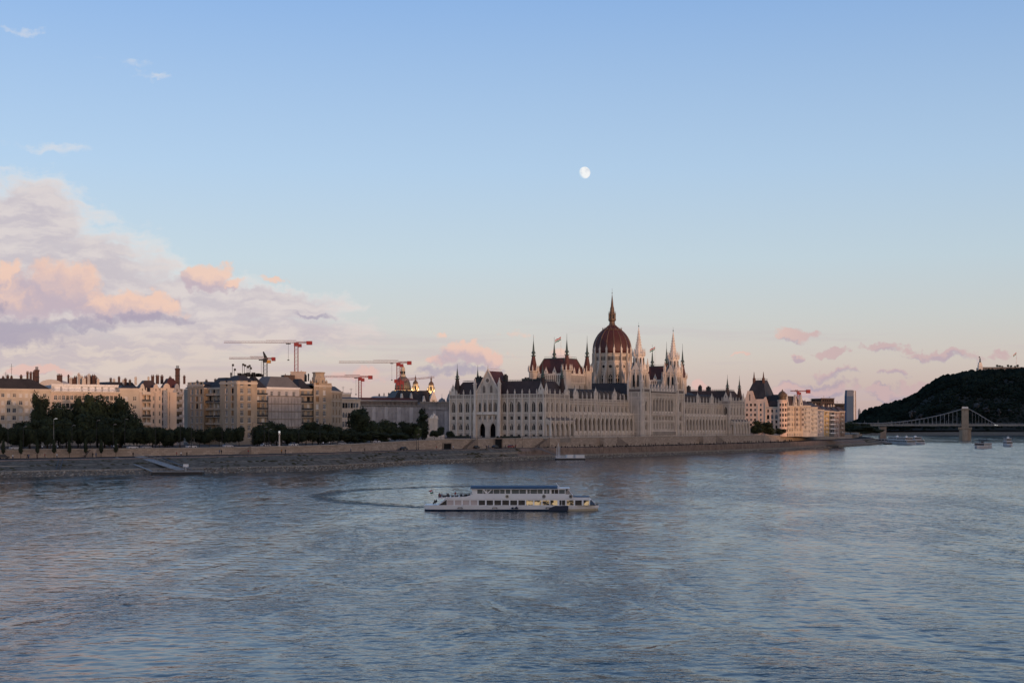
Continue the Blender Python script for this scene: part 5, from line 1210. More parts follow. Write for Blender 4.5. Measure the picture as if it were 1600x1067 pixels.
# riverside houses going away
cols_ = [pale, cream, greyr, yellow, mat('dark_glass_front', (.07,.07,.075), .4, .2, .3), peach, tan_, pale]
segs = [(43,59,32.0,pale,'pale yellowish house with balconies just past the pink building'),(59.3,74,31.0,mat('ivory_render',(.56,.50,.42),.9,.1,.15),'ivory house second along the receding riverside row'),(74.3,88.5,29.2,mat('bluegrey_render',(.36,.36,.38),.9,.1,.15),'blue-grey house in the receding riverside row'),
        (88.8,100.5,28.6,yellow,'mustard yellow house in the receding riverside row'),(100.8,112.5,28.2,mat('dark_modern_front',(.12,.12,.125),.6,.2,.3),'dark modern house with white balcony bands on the riverside'),(112.8,124.5,28.0,mat('rose_render',(.44,.33,.29),.9,.1,.15),'rosy house with dormers near the far end of the riverside row'),
        (124.8,138,28.4,mat('brown_render',(.33,.235,.17),.9,.12,.15),'brown last house of the riverside row')]
for i, (a, b, zt, m_, lab) in enumerate(segs):
    p0, p1 = along(c0,bd,a), along(c0,bd,b)
    rt, f = house('riverside_house', lab, 'house', p0, p1, 15, 8.6, zt, 5, [(zt-2.6-3.5*k, zt-.7-3.5*k, 1.3) for k in range(6)], m_, pale, ['cross:dark','cross:sky','cross:white'], roof=(3.6,5.0,slate if i%2 else slate_b), seed=20+i, cornice=.5, side=(i in (0,)))
    for k in range(5):
        z = zt-3.0-3.5*k; mb = MB()
        if i == 4: mb.fbox(f.fr, .6, f.L-.4, -.05, 1.3, z-.5, z+.4)
        else: u = f.L*(.3 if k%2 else .34); mb.fbox(f.fr, u-2, u+2.2, -.05, 1.0, z-.2, z); mb.fbox(f.fr, u-2, u+2.2, .92, 1.0, z, z+.9)
        mb.build('balcony', white if i == 4 else pale, rt)
    for k in range(2): q = along(along(p0,bd,3+k*6),inl,8); chimney(rt, q[0], q[1], zt+2.6, 2.0, 2.4, random.choice([brick,pale]))
for pa, pb, d, yt, m_, lab in ((1283,1303.5,1230,622.5,slate_b,'brown boxy tower block rising behind the riverside row'),(1304,1319.5,1260,631,slate,'dark flat-topped block behind the far riverside houses'),(1262,1284,1210,627.5,slate,'low dark attic behind the ivory house')):
    p0, p1 = P(pa,d), P(pb,d+6); zt = PZ(yt,d); rt, f = house('rear_block', lab, 'building', p0, p1, 14, 8.6, zt, 5, [(zt-2.6-3.2*k,zt-.9-3.2*k,1.6) for k in range(3)], m_, m_, SD, roof=None, side=False)
    b0, b1 = off(p0,p1,14); back_box(rt, [p0,p1,b1,b0], zt-.2, zt+.1, m_, 'flat_roof'); antenna(rt, p0[0]+3, p0[1]+3, zt, 2.5); antenna(rt, p0[0]+8, p0[1]+3, zt, 1.8)
# ---- distant glass tower
d = 5200; s_ = d/F; x0, x1 = PX(1321,d), PX(1336,d); t = thing('glass_skyscraper', 'slender blue glass skyscraper alone on the skyline left of the hill', 'skyscraper', ((x0+x1)/2,d,0))
gtm = mat('tower_glass', (.075,.12,.19), .6, .12, .004, spec=.0); gtw = mat('tower_edge', (.62,.60,.58), .35, .05, .05)
w = (x1-x0)/2; zt = PZ(609.5,d); mb = MB(); mb.taper((-w*1.05,w*.45,-18,18),0,(-w*.95,w*.42,-18,18),zt-22,0); mb.taper((-w*.95,w*.42,-18,18),zt-22,(-w*.86,w*.36,-16,16),zt,1); mb.build('glass_shaft', [gtm, mat('tower_crown',(.17,.19,.23),.6,.1,.01,spec=0)], t)
mb = MB(); mb.taper((w*.5,w*.82,-17,17),0,(w*.48,w*.8,-17,17),zt-1,0); mb.build('white_edge', gtw, t); mb = MB(); mb.taper((w*.84,w*1.1,-15,15),0,(w*.8,w*.98,-15,15),zt-3,0); mb.build('bronze_edge', mat('tower_bronze',(.24,.17,.13),.4,.1,.01), t)
for k in range(28): z = 12+k*4.1; mb = MB(); mb.box(-w*1.06,w*.46,-18.5,-18.1,z,z+.9); mb.build('floor_band', gtm if False else mat('tower_band',(.11,.15,.215),.6,.05,.01,spec=0), t)
d = 4600; t = thing('far_church_tower', 'tiny dark tower at the foot of the hill', 'tower', (PX(1342.5,d),d,0)); mb = MB(); mb.box(-3.6,3.6,-3.6,3.6,0,PZ(642,d)); mb.taper((-3.8,3.8,-3.8,3.8),PZ(642,d),(-1.2,1.2,-1.2,1.2),PZ(638,d)); mb.build('shaft', greyr, t)
# ================================================================== tower cranes
crane_r = mat('crane_red', (.27,.045,.042), .55, .15, .5); crane_w = mat('crane_pale', (.36,.22,.21), .55, .1, .5); concrete = mat('ballast_red', (.29,.04,.036), .7, .15, .3); cab = mat('crane_cab_amber', (.55,.28,.05), .5, .1)
def lattice(mb, a, b, w, n, m=0, tri=False, r=.14):
    a, b = Vector(a), Vector(b); d = (b-a).normalized(); up = Vector((0,0,1)) if abs(d.z) < .7 else Vector((1,0,0)); sd = d.cross(up).normalized(); up = sd.cross(d)
    cs = [(-.5,0),(.5,0),(0,1)] if tri else [(-.5,-.5),(.5,-.5),(.5,.5),(-.5,.5)]
    cs = [sd*(x*w)+up*(y*w) for x,y in cs]
    for c in cs: mb.bar(a+c, b+c, r, m, 4)
    for i in range(n):
        p, q = a+(b-a)*(i/n), a+(b-a)*((i+1)/n); h = (p+q)/2
        for j in range(len(cs)):
            c, e = cs[j], cs[(j+1)%len(cs)]; mb.bar(p+c, h+e, r*.6, m, 3); mb.bar(h+e, q+c, r*.6, m, 3)
def crane(label, mpx, d, yjib, pxl, pxr, mw, jh, dark=False, topy=None, tilt=0.0, cab_m=None, yl=None):
    """hammerhead crane: mast at mpx, jib tip at pxl, counter-jib end at pxr"""
    s = d/F; x = PX(mpx,d); t = thing('tower_crane', label, 'crane', (x,d,0), 0, 'construction tower cranes'); zj = PZ(yjib,d); sg = 1 if pxl < mpx else -1
    mm = [iron if dark else crane_r, crane_r]
    mb = MB(); lattice(mb, (0,0,GZ), (0,0,zj-1.5), mw*s, max(14,int((zj-GZ)/ (mw*s*1.1))), 0, r=.13*s/.4); mb.build('mast', mm, t)
    mb = MB(); zt = PZ(yl,d) if yl else zj
    lattice(mb, (0,0,zj), ((pxl-mpx)*s*.42,0,zj+(zt-zj)*.42), jh*s, 14, 0, True, r=.085*s/.4); lattice(mb, ((pxl-mpx)*s*.42,0,zj+(zt-zj)*.42), ((pxl-mpx)*s,0,zt), jh*s*.66, 16, 0, True, r=.07*s/.4); mb.build('jib', crane_w, t)
    mb = MB(); lattice(mb, (0,0,zj), ((pxr-mpx)*s*.9,0,zj), jh*s*.5, 7, 0, True, r=.13*s/.4); mb.build('counter_jib', crane_r, t)
    mb = MB(); cw = abs(pxr-mpx)*s; e = (pxr-mpx)*s; mb.box(min(e*.66,e),max(e*.66,e),-1.2,1.2,zj-1.15*s/.4,zj+1.1*s/.4); mb.build('counterweight', concrete, t)
    mb = MB(); mb.box(-mw*s*.62,mw*s*.62,-mw*s*.62,mw*s*.62,zj-5*s,zj+.2); mb.build('slewing_unit', iron if dark else crane_r, t)
    mb = MB(); q = mw*s; mb.box(q*.4*sg,q*1.5*sg,-1,1,zj-6.5*s,zj-1.5*s) if sg > 0 else mb.box(-q*1.5,-q*.4,-1,1,zj-6.5*s,zj-1.5*s); mb.build('cab', cab_m or crane_r, t)
    if topy:
        mb = MB(); zt_ = PZ(topy,d); mb.bar((0,0,zj),(-1.0,0,zt_),.55,0,4,.3); mb.bar((1.2,0,zj),(-1.0,0,zt_),.3); mb.build('apex', iron, t)
    hx = (pxl-mpx)*s*.11; mb = MB(); mb.bar((hx,0,zj),(hx,0,zj-26*s),.07); mb.box(hx-.5,hx+.5,-.3,.3,zj-27.5*s,zj-26*s); mb.box(hx-1.2,hx+1.2,-.6,.6,zj-.7,zj-.2); mb.build('hoist_line', iron, t)
crane('tallest red crane with long pale jib above the corner block', 463, 760, 535.8, 350, 487.5, 5.4, 4.0)
crane('shorter dark-masted crane with amber cab and dark apex', 414.5, 720, 561, 358, 430, 5.6, 4.2, dark=True, topy=549.5, cab_m=cab)
crane('red crane standing beside the basilica dome', 622.5, 1120, 567, 529.5, 643, 5.2, 4.2)
crane('small crane left of the scaffold building', 562.5, 980, 589.5, 505, 582, 4.6, 4.0, dark=False)
crane('red crane in front of the basilica with jib rising to the right', 628, 1180, 595.5, 679, 616, 5.0, 3.4, yl=590)
crane('tiny crane behind the pink building', 1247, 1500, 611.5, 1235, 1266, 3.0, 2.2)
# ================================================================== trees
def nth(i): return str(i)+('th' if 10 <= i%100 <= 20 else {1:'st',2:'nd',3:'rd'}.get(i%10,'th'))
leafm = mat('foliage', (.034,.046,.021), .9, .55, .5); leafd = mat('foliage_dark', (.024,.034,.017), .9, .5, .5); leafl = mat('foliage_light', (.06,.08,.03), .8, .4, .5)
bark = mat('bark', (.05,.04,.032), .9, .2, 1.0)
def crown_mesh(lobes_, n, size, m, seed, core=.72):
    rn = random.Random(seed); mb = MB(); vol = [a[3]*a[4]*a[5] for a in lobes_]
    for cx_, cy_, cz_, rx, ry, rz in lobes_:
        sd_ = rn.random()*90
        mb.add([(cx_+p.x*rx*core*(1+.25*noise.noise(p*2+Vector((sd_,0,0)))), cy_+p.y*ry*core, cz_+p.z*rz*core*(1+.25*noise.noise(p*2+Vector((0,sd_,0))))) for p in IV2], IF2)
    for k in range(n):
        L = rn.choices(lobes_, vol)[0]; v = Vector((rn.gauss(0,1),rn.gauss(0,1),rn.gauss(0,1))).normalized()
        rr = rn.uniform(.62,1.04)*(1+.22*noise.noise(v*2.3+Vector((seed,L[0],L[2]))))
        c = Vector((L[0]+v.x*L[3]*rr, L[1]+v.y*L[4]*rr, L[2]+v.z*L[5]*rr)); nn = (v+Vector((rn.gauss(0,.6),rn.gauss(0,.6),rn.gauss(0,.6)))).normalized()
        a = nn.orthogonal().normalized(); b = nn.cross(a); t = rn.random()*6.3; a, b = a*cos(t)+b*sin(t), b*cos(t)-a*sin(t); s_ = size*rn.uniform(.6,1.25)
        mb.add([tuple(c-a*s_), tuple(c-b*s_*.6), tuple(c+a*s_), tuple(c+b*s_*.6)], [(0,1,2,3)])
    return mb.mesh('crown', [m])
def trunk_mesh(h, r, top, lean=.2, seed=0):
    rn = random.Random(seed); mb = MB(); mb.bar((0,0,-.3),(lean*.3,0,h*.5),r,0,7,r*.75); mb.bar((lean*.3,0,h*.5),(lean,0,h),r*.75,0,7,r*.5)
    for k in range(5):
        a = rn.random()*6.3; q = (lean+cos(a)*top*.5, sin(a)*top*.5, h+top*rn.uniform(.35,.7)); mb.bar((lean*.7,0,h*.85), q, r*.42, 0, 5, r*.12)
    return mb.mesh('trunk', [bark])
def big_lobes(rn, r, h, n=9):
    L = [(0,0,h*.55,r*.72,r*.72,h*.36)]
    for k in range(n):
        a = rn.random()*6.3; q = rn.uniform(.35,.72); z = rn.uniform(.2,.86); w = (1-abs(z-.5)*.9)
        L.append((cos(a)*r*q*w*1.2, sin(a)*r*q*w*1.2, h*z, r*rn.uniform(.26,.45), r*rn.uniform(.26,.45), h*rn.uniform(.10,.18)))
    return L
PROTO = {}
for k in range(4): rn = random.Random(k+11); PROTO['big',k] = (crown_mesh(big_lobes(rn,5.5,13), 2600, .42, leafm if k%2 else leafd, k), trunk_mesh(4.0,.35,6,.3,k), 5.5, 13)
for k in range(3): rn = random.Random(k+31); PROTO['round',k] = (crown_mesh([(0,0,4.8,2.8,2.8,2.7)]+[(rn.uniform(-1.7,1.7),rn.uniform(-1.7,1.7),rn.uniform(2.6,6.5),1.3,1.3,1.2) for _ in range(10)], 1700, .34, leafd, k+5), trunk_mesh(3.2,.18,2.4,.1,k), 3.1, 7.6)
for k in range(2): PROTO['column',k] = (crown_mesh([(0,0,3.9,.62,.62,2.7),(0,0,2.6,.8,.8,1.3),(.1,0,5.2,.4,.4,1.4)], 620, .2, leafd, k+9, .8), trunk_mesh(1.6,.1,1.0,.0,k), .85, 6.8)
PROTO['tall',0] = (crown_mesh([(0,0,3,1.9,1.9,2.6),(.6,0,6,2.4,2.2,2.0),(-.9,0,8.2,1.8,1.8,1.6),(.8,0,10,2.2,1.8,1.5),(-.2,0,12,1.6,1.4,1.6),(1.4,0,7.4,1.2,1.2,1.0)], 2000, .36, leafd, 77), trunk_mesh(3,.25,8,.2,5), 3.0, 13.6)
PROTO['light',0] = (crown_mesh(big_lobes(random.Random(5),5.5,13,7), 2200, .42, leafl, 55), trunk_mesh(4,.3,6,.2,2), 5.5, 13)
def tree(kind, k, px, d, ytop, wpx, zb, label, group, name=None):
    cm, tm, r, h = PROTO[kind,k]; H = PZ(ytop,d)-zb; sx = (wpx*(1.12 if kind == 'big' else 1)/2/F*d)/r; sz = H/h
    t = thing(name or {'big':'broadleaf_tree','round':'clipped_tree','column':'columnar_tree','tall':'tall_tree','light':'broadleaf_tree'}[kind], label, 'tree', (PX(px,d),d,zb), random.random()*6.3, group)
    obj('crown', cm, t, scale=(sx,sx,sz)); obj('trunk', tm, t, scale=(min(sx,sz),min(sx,sz),sz)); return t
def wall_d(px, back):
    """distance of the street edge seen at px, moved back from the wall"""
    best = None
    for a, b in zip(FINE, FINE[1:]):
        pa, pb = CX+F*a[4]/a[5], CX+F*b[4]/b[5]
        if pa <= px <= pb: t = (px-pa)/(pb-pa+1e-9); best = (a[5]+(b[5]-a[5])*t, a[7]+(b[7]-a[7])*t); break
    return (best or (540, 7.8))[0]+back, (best or (540,7.8))[1]
labs = ['tall narrow crowned tree at the left end of the park','broad dark tree in the riverside park, left of the tallest','dark tree between the two widest park trees','widest dark tree in the left riverside park','dark park tree in front of the plain cream house','low dark park tree beside the stacked balconies']
for i, (px, yt, w, bk) in enumerate([(62,607,27,22),(92,621,50,26),(122,619,34,30),(152,609.5,62,26),(189,614,48,24),(209,641,36,18)]):
    d, z = wall_d(px, bk); tree('big', i%4, px, d, yt, w, z, labs[i], 'big park trees on the left')
for i, (px, yt, w, bk) in enumerate([(-12,655,34,16),(22,664,30,20),(46,652,44,17),(74,645,52,18),(104,650,46,17),(132,640,50,19),(163,645,52,17),(186,655,40,16),(214,662,34,16),(238,664,26,18),(262,668,28,18)]):
    d, z = wall_d(px, bk); tree('big', (i+2)%4, px, d, yt, w, z, 'mid-height dark park tree, %s from the left in the front of the left park' % nth(i+1), 'mid-height park trees on the left')
i = 0; px = -14
while px < 376:
    d, z = wall_d(px, 7+(i%2)*3); tree('round', i%3, px, d, 668+random.uniform(-2.5,3), 21, z, 'clipped round tree, %s from the left in the row behind the quay wall' % nth(i+1), 'clipped trees in a row behind the left quay wall'); px += 15.5; i += 1
for i, (px, yt, w, bk) in enumerate([(402,662,26,12),(416,656,30,16),(432,657,32,18),(450,664,28,14),(466,666,26,13),(478,659,30,17),(497,656,34,16),(516,660,32,15),(531,666,28,12),(408,670,24,7),(424,671,24,7),(440,671,24,7),(456,672,24,7),(472,671,24,7),(488,672,24,7),(504,671,24,7),(520,672,24,7),(538,673,24,7)]):
    d, z = wall_d(px, bk); tree('round' if i > 8 else 'big', i%3, px, d, yt, w, z, ('tall dark tree, %s from the left in the grove below the corner block' % nth(i+1) if i < 9 else 'low clipped tree, %s from the left at the foot of the grove' % nth(i-8)), 'grove below the corner apartment block')
for px, yt, w, bk, kd, lab in [(560,633,44,30,'big','large dark tree standing left of the scaffold building'),(579,654,40,18,'big','dark bushy tree right below the largest grove tree'),(601,651,36,34,'big','rounded dark tree in front of the scaffold sheets'),(617,662,26,20,'big','small dark tree before the scaffold sheets'),
        (636,656,34,34,'big','dark tree below the middle of the scaffold building'),(652,664,20,26,'light','lighter green tree beside the tall dark tree'),(660,638,24,60,'tall','tall ragged dark tree in front of the white sheets'),(663,664,16,44,'tall','short dark tree at the foot of the tall ragged one'),
        (548,668,34,10,'big','low dark tree at the right end of the grove'),(572,672,34,9,'big','low dark tree near the middle of the street edge'),(596,674,34,9,'big','low dark tree below the rounded one'),(625,674,34,10,'big','low dark tree left of the monument terrace')]:
    d, z = wall_d(px, bk); tree(kd, 0 if kd != 'big' else int(px)%4, px, d, yt, w, z, lab, None)
for px, yt, w, d, lab in [(679,672,18,705,'round dark bush-like tree in front of the white monument'),(689,666,12,712,'small dark tree right of the white monument'),(703,673,14,722,'small round tree at the parliament corner')]: tree('round', 1, px, d, yt, w, 10.2, lab, None)
for px, yt, w, d, lab in [(1190.5,656.5,34,1014,'widest dark tree in front of the pink building'),(1178,664,20,1010,'dark tree nearest the parliament in front of the pink building'),(1203,666,22,1018,'middle low dark tree in front of the pink building'),(1218,668.5,18,1022,'small dark tree at the pink building corner')]: tree('big', int(px)%4, px, d, yt, w, 9.5, lab, None)
for px, yt, w, d, lab in [(1329,656.5,30,1420,'dark round tree before the bridge approach'),(1344,664,44,1400,'broad dark tree on the far quay bend'),(1361,667,34,1410,'dark tree at the tip of the far quay'),(1352,660,22,1440,'dark tree rising behind the quay bend')]: tree('big', int(px)%4, px, d, yt, w, 8.6, lab, None)
for i, px in enumerate((5,32.5,58.5,84.5,108.5,134,158,181)):
    d, z = wall_d(px, -3.0); tree('column', i%2, px, d, 684, 7.6, 5.0, 'slim columnar tree, %s from the left before the left quay wall' % nth(i+1), 'columnar trees before the left quay wall')
# ================================================================== street furniture, cars, people
bulb = mat('lamp_bulb', (.9,.9,.85), .4, 0, emit=(1,.95,.85), estr=.35)
def lamp(px, d, z, h, label, lit=False):
    t = thing('street_lamp', label, 'street lamp', (PX(px,d),d,z), 0, 'street lamps along the embankment'); mb = MB(); mb.bar((0,0,0),(0,0,h),.11,0,6,.06); mb.lathe(0,0,[(.2,0),(.16,.9),(.1,1)],8); mb.build('pole', iron if not lit else steel, t)
    mb = MB(); mb.bar((0,0,h-.1),(.8,0,h+.15),.06); mb.box(.5,1.3,-.16,.16,h+.05,h+.25); mb.build('lamp_head', bulb if lit else steel, t)
for i, (px, h) in enumerate(((12.5,10.5),(36.5,8.5),(84,11.5),(112.5,9),(151,11),(177,9.5),(195,11.5),(243,8.5),(282,10),(299,9),(347,9.5),(395,10),(413,8),(420,7),(467,9),(500,8.5))):
    d, z = wall_d(px, 2.0); lamp(px, d, z, h, 'thin street lamp pole on the left quay wall, %s from the left' % nth(i+1) if i != 2 else 'street lamp with lit white head at the far left park', i in (2,))
for px in (728,797,800): lamp(px, 728 if px == 728 else 741, 10.25, 6.5, {728:'lamp standard left of the gable before the parliament north front',797:'lamp standard just right of the gable front',800:'lamp standard next to the one right of the gable'}[px])
for i, (px, h) in enumerate(((654,9.5),(651,7),(816,6),(805,6))):
    d, z = wall_d(px, -4); lamp(px, d, 5.6, h, 'lamp pole on the lower quay, '+('left of the tunnel opening','just left of another pole by the tunnel','near the stairs at the river corner','between gateway and river corner')[i])
d, z = wall_d(436.5, 4); t = thing('clock_column', 'pale slim column with lamps standing before the grove', 'column', (PX(436.5,d),d,z)); mb = MB(); mb.lathe(0,0,[(.5,0),(.38,.6),(.3,.8),(.28,4.8),(.5,5.0),(.5,5.4),(.1,5.6)],10); mb.build('shaft', stone_w, t); mb = MB(); mb.lathe(0,0,[(.1,5.5),(.42,5.7),(.42,6.2),(.1,6.4)],10); mb.build('globe', bulb, t)
def car_parts(col):
    m_ = mat('car_paint_'+'_'.join('%02d' % int(c*99) for c in col), col, .3, 0, spec=.6)
    fr = frame(0,-.85,0,-1); b = MB(); b.ext(fr, [(-2.1,.35),(2.1,.35),(2.15,.75),(1.5,.95),(-1.95,1.0),(-2.15,.8)], -1.7, 0); c = MB(); c.ext(frame(0,-.75,0,-1), [(-1.8,.97),(1.25,.95),(.6,1.48),(-1.3,1.5)], -1.5, 0, 0)
    return b.mesh('car_body', [m_]), c.mesh('car_cabin', [glass_b]), m_
wh = MB(); 
for i in range(12): pass
wheel_me = None
def car(px, d, z, col, label, rz):
    global wheel_me
    if wheel_me is None:
        w = MB(); n_ = 12; w.add([(.32*cos(2*pi*i/n_),y,.32*sin(2*pi*i/n_)) for y in (-.1,.1) for i in range(n_)], [tuple(range(n_-1,-1,-1)),tuple(range(n_,2*n_))]+[(i,(i+1)%n_,(i+1)%n_+n_,i+n_) for i in range(n_)]); wheel_me = w.mesh('wheel', [iron])
    b, c, m_ = car_parts(col); t = thing('parked_car', label, 'car', (PX(px,d),d,z), rz, 'cars along the embankment'); obj('body', b, t); obj('cabin', c, t)
    rf = MB(); rf.box(-1.25,.55,-.68,.68,1.49,1.54); rf.build('roof', m_, t)
    for sx in (-1.3,1.3):
        for sy in (-.8,.8): obj('wheel', wheel_me, t, (sx,sy,.32))
    for sy in (-.6,.6): h = MB(); h.box(2.12,2.18,sy-.18,sy+.18,.62,.76); h.build('headlight', white, t)
for px, bk, col, lab in ((24,3,(.5,.5,.5),'pale car half hidden behind the wall at the far left'),(207,3.5,(.55,.55,.55),'white car parked under the left row of trees'),(228,3.5,(.3,.3,.32),'grey car next to the white one under the left trees'),(299,3.5,(.6,.6,.6),'pale car parked left of the corner block entrance'),(356,4,(.5,.5,.52),'light car parked near the corner block'),
        (415,4,(.4,.4,.42),'grey car by the slim pale column'),(459,4,(.65,.65,.65),'white car parked below the netted scaffold'),(533,4,(.3,.3,.32),'dark grey car at the right end of the grove'),(587,4,(.55,.56,.6),'silver car under the rounded tree')):
    d, z = wall_d(px, bk); car(px, d, z+.05, col, lab, atan2(.73,.68))
for px, col, lab in ((744,(.02,.02,.022),'black car driving on the lower quay below the north front'),(798.5,(.28,.03,.02),'red car on the lower quay beside the dark gateway'),(774,(.03,.03,.03),'dark car at the mouth of the gateway'),(631,(.02,.02,.02),'dark car on the lower quay left of the tunnel opening'),(5,(.05,.05,.05),'dark car on the quay at the left edge')):
    d, z = wall_d(px, -6); car(px, d, 5.72 if px > 300 else 4.75, col, lab, atan2(.85,.53) if px > 300 else atan2(.6,.8))
# people: one continuous skinned figure, posed walking / sitting
def person_mesh(pose, seed):
    me = bpy.data.meshes.new('person'); o = bpy.data.objects.new('tmp', me); COL.objects.link(o)
    if pose == 'walk': V = [(0,0,.95,.15),(0,0,1.2,.155),(0,0,1.42,.14),(0,0,1.53,.06),(0,.02,1.66,.1),(0,.02,1.75,.07),(-.1,0,.9,.1),(-.11,.18,.5,.075),(-.11,.1,.08,.05),(-.11,.22,.03,.05),(.1,0,.9,.1),(.11,-.12,.5,.075),(.11,-.3,.1,.05),(.11,-.2,.03,.05),(-.2,0,1.4,.07),(-.25,-.1,1.12,.05),(-.24,.05,.86,.04),(.2,0,1.4,.07),(.25,.1,1.12,.05),(.24,.26,.9,.04)]
    elif pose == 'stand': V = [(0,0,.95,.15),(0,0,1.2,.155),(0,0,1.42,.14),(0,0,1.53,.06),(0,.02,1.66,.1),(0,.02,1.75,.07),(-.1,0,.9,.1),(-.11,.0,.5,.075),(-.11,0,.08,.05),(-.11,.14,.03,.05),(.1,0,.9,.1),(.11,0,.5,.075),(.11,0,.1,.05),(.11,.14,.03,.05),(-.2,0,1.4,.07),(-.26,-.02,1.12,.05),(-.2,.16,.98,.04),(.2,0,1.4,.07),(.26,0,1.12,.05),(.25,.06,.86,.04)]
    else: V = [(0,0,.1,.16),(0,-.04,.36,.155),(0,-.02,.58,.14),(0,.02,.69,.06),(0,.05,.82,.1),(0,.05,.91,.07),(-.1,.08,.1,.1),(-.12,.42,.12,.075),(-.12,.46,-.28,.05),(-.12,.56,-.34,.05),(.1,.08,.1,.1),(.12,.42,.12,.075),(.12,.46,-.28,.05),(.12,.56,-.34,.05),(-.2,0,.56,.07),(-.24,.08,.3,.05),(-.1,.3,.24,.04),(.2,0,.56,.07),(.24,.08,.3,.05),(.1,.3,.24,.04)]
    E_ = [(0,1),(1,2),(2,3),(3,4),(4,5),(0,6),(6,7),(7,8),(8,9),(0,10),(10,11),(11,12),(12,13),(2,14),(14,15),(15,16),(2,17),(17,18),(18,19)]
    me.from_pydata([v[:3] for v in V], E_, []); md = o.modifiers.new('Skin','SKIN'); md.use_smooth_shade = True
    if not me.skin_vertices: me.attributes  # layer is added with the modifier below
    try:
        sk = me.skin_vertices[0].data
    except Exception:
        import bmesh as bmm
        b = bmm.new(); b.from_mesh(me); b.verts.layers.skin.verify(); b.to_mesh(me); b.free(); sk = me.skin_vertices[0].data
    for q, v in zip(sk, V): q.radius = (v[3], v[3]*.8)
    sk[0].use_root = True
    dg = bpy.context.evaluated_depsgraph_get(); out = bpy.data.meshes.new_from_object(o.evaluated_get(dg)); bpy.data.objects.remove(o)
    top, leg, skin_ = PEOPLE[seed%len(PEOPLE)]
    for m_ in (top, leg, skinm, hairm): out.materials.append(m_)
    zs = [v[2] for v in V]; neck, hip_ = V[3][2], V[0][2]-.02
    for p in out.polygons:
        c = p.center
        p.material_index = (3 if (c.z > V[4][2]+.03 or (c.y < V[4][1]-.03 and c.z > neck+.06)) else 2) if c.z > neck else (1 if (c.z < hip_ if pose != 'sit' else (c.z < .2 and c.y > .1)) else 0)
        if abs(c.x) > .22 and c.z < V[15][2]-.1 and pose != 'sit': p.material_index = 2
    return out
skinm = mat('skin', (.45,.28,.2), .6, .05); hairm = mat('hair', (.04,.025,.015), .6, .1)
def cl(n_, c): return mat('cloth_'+n_, c, .9, .1, 3)
PEOPLE = [(cl('white',(.65,.65,.64)),cl('navy',(.03,.04,.08)),0),(cl('black',(.02,.02,.022)),cl('black',(.02,.02,.022)),0),(cl('red',(.32,.06,.05)),cl('grey',(.12,.12,.13)),0),(cl('blue',(.08,.12,.2)),cl('navy',(.03,.04,.08)),0),(cl('orange',(.45,.2,.04)),cl('black',(.02,.02,.022)),0)]
PM = {(p_, s_): person_mesh(p_, s_) for p_ in ('walk','stand','sit') for s_ in range(5)}
def person(px, d, z, pose, s_, rz, label, group): return obj('person', PM[pose,s_], None, (PX(px,d),d,z), rz, label=label, cat='person', group=group)
who = ['person in white top and dark trousers','person in black clothes','person in red top and grey trousers','person in blue top and dark trousers','person in orange top']
for i, px in enumerate((20,43,45,58,70,89,145,150,208,276,283,292,343,346,388,440,446,548,570,682,708,760,763,790,806)):
    d, z = wall_d(px, -7-random.random()*7); zq = 4.72 if px < 100 else (4.95 if px < 300 else 5.7); q = (0,1,3,1,2)[i%5] if px not in (440,) else 4
    person(px, d, zq+.02, 'walk' if i%3 else 'stand', q, random.random()*6.3, who[q]+' on the lower quay, %s walker from the left' % nth(i+1), 'people on the lower quay in '+who[q].split(' in ')[1])
for i, px in enumerate((66,90,97,174,178,412,417,460,505,515,590,735,752,780,783,830)):
    d, z = wall_d(px, 1.2); q = (0,0,1,3)[i%4]; person(px, d, z+.02, 'stand', q, random.random()*6.3, who[q]+' at the upper wall, %s from the left' % nth(i+1), 'people on the upper street in '+who[q].split(' in ')[1])
mb_c = MB(); rn = random.Random(9)                     # evening crowd sitting along the quay edge before the parliament
base_ = {k: ([tuple(v.co) for v in PM[k].vertices], [tuple(p.vertices) for p in PM[k].polygons], [p.material_index for p in PM[k].polygons]) for k in (('sit',1),('stand',1),('sit',3))}
for a, b in zip(FINE, FINE[1:]):
    if not (836 < CX+F*a[2]/a[3] < 1235): continue
    n_ = int(hypot(b[2]-a[2],b[3]-a[3])/1.05)
    for k in range(n_):
        if rn.random() < .28: continue
        t = (k+rn.random()*.6)/n_; x, y, z = a[2]+(b[2]-a[2])*t, a[3]+(b[3]-a[3])*t, a[6]+(b[6]-a[6])*t; pz = rn.choice(list(base_)); V_, F_, M_ = base_[pz]; rz = pi/2+pi-radians(32)+rn.gauss(0,.4); o = rn.uniform(-.5,1.8)
        x, y = x-.85*o, y+.53*o; ca, sa_ = cos(rz), sin(rz); oo = len(mb_c.v)
        mb_c.v += [(x+vx*ca-vy*sa_, y+vx*sa_+vy*ca, z+vz+.02) for vx,vy,vz in V_]; mb_c.f += [tuple(i+oo for i in f_) for f_ in F_]; mb_c.m += M_
mb_c.build('crowd', [PEOPLE[1][0], PEOPLE[1][1], skinm, hairm], None, kind='stuff', label='long line of people sitting on the quay edge below the parliament', cat='crowd')
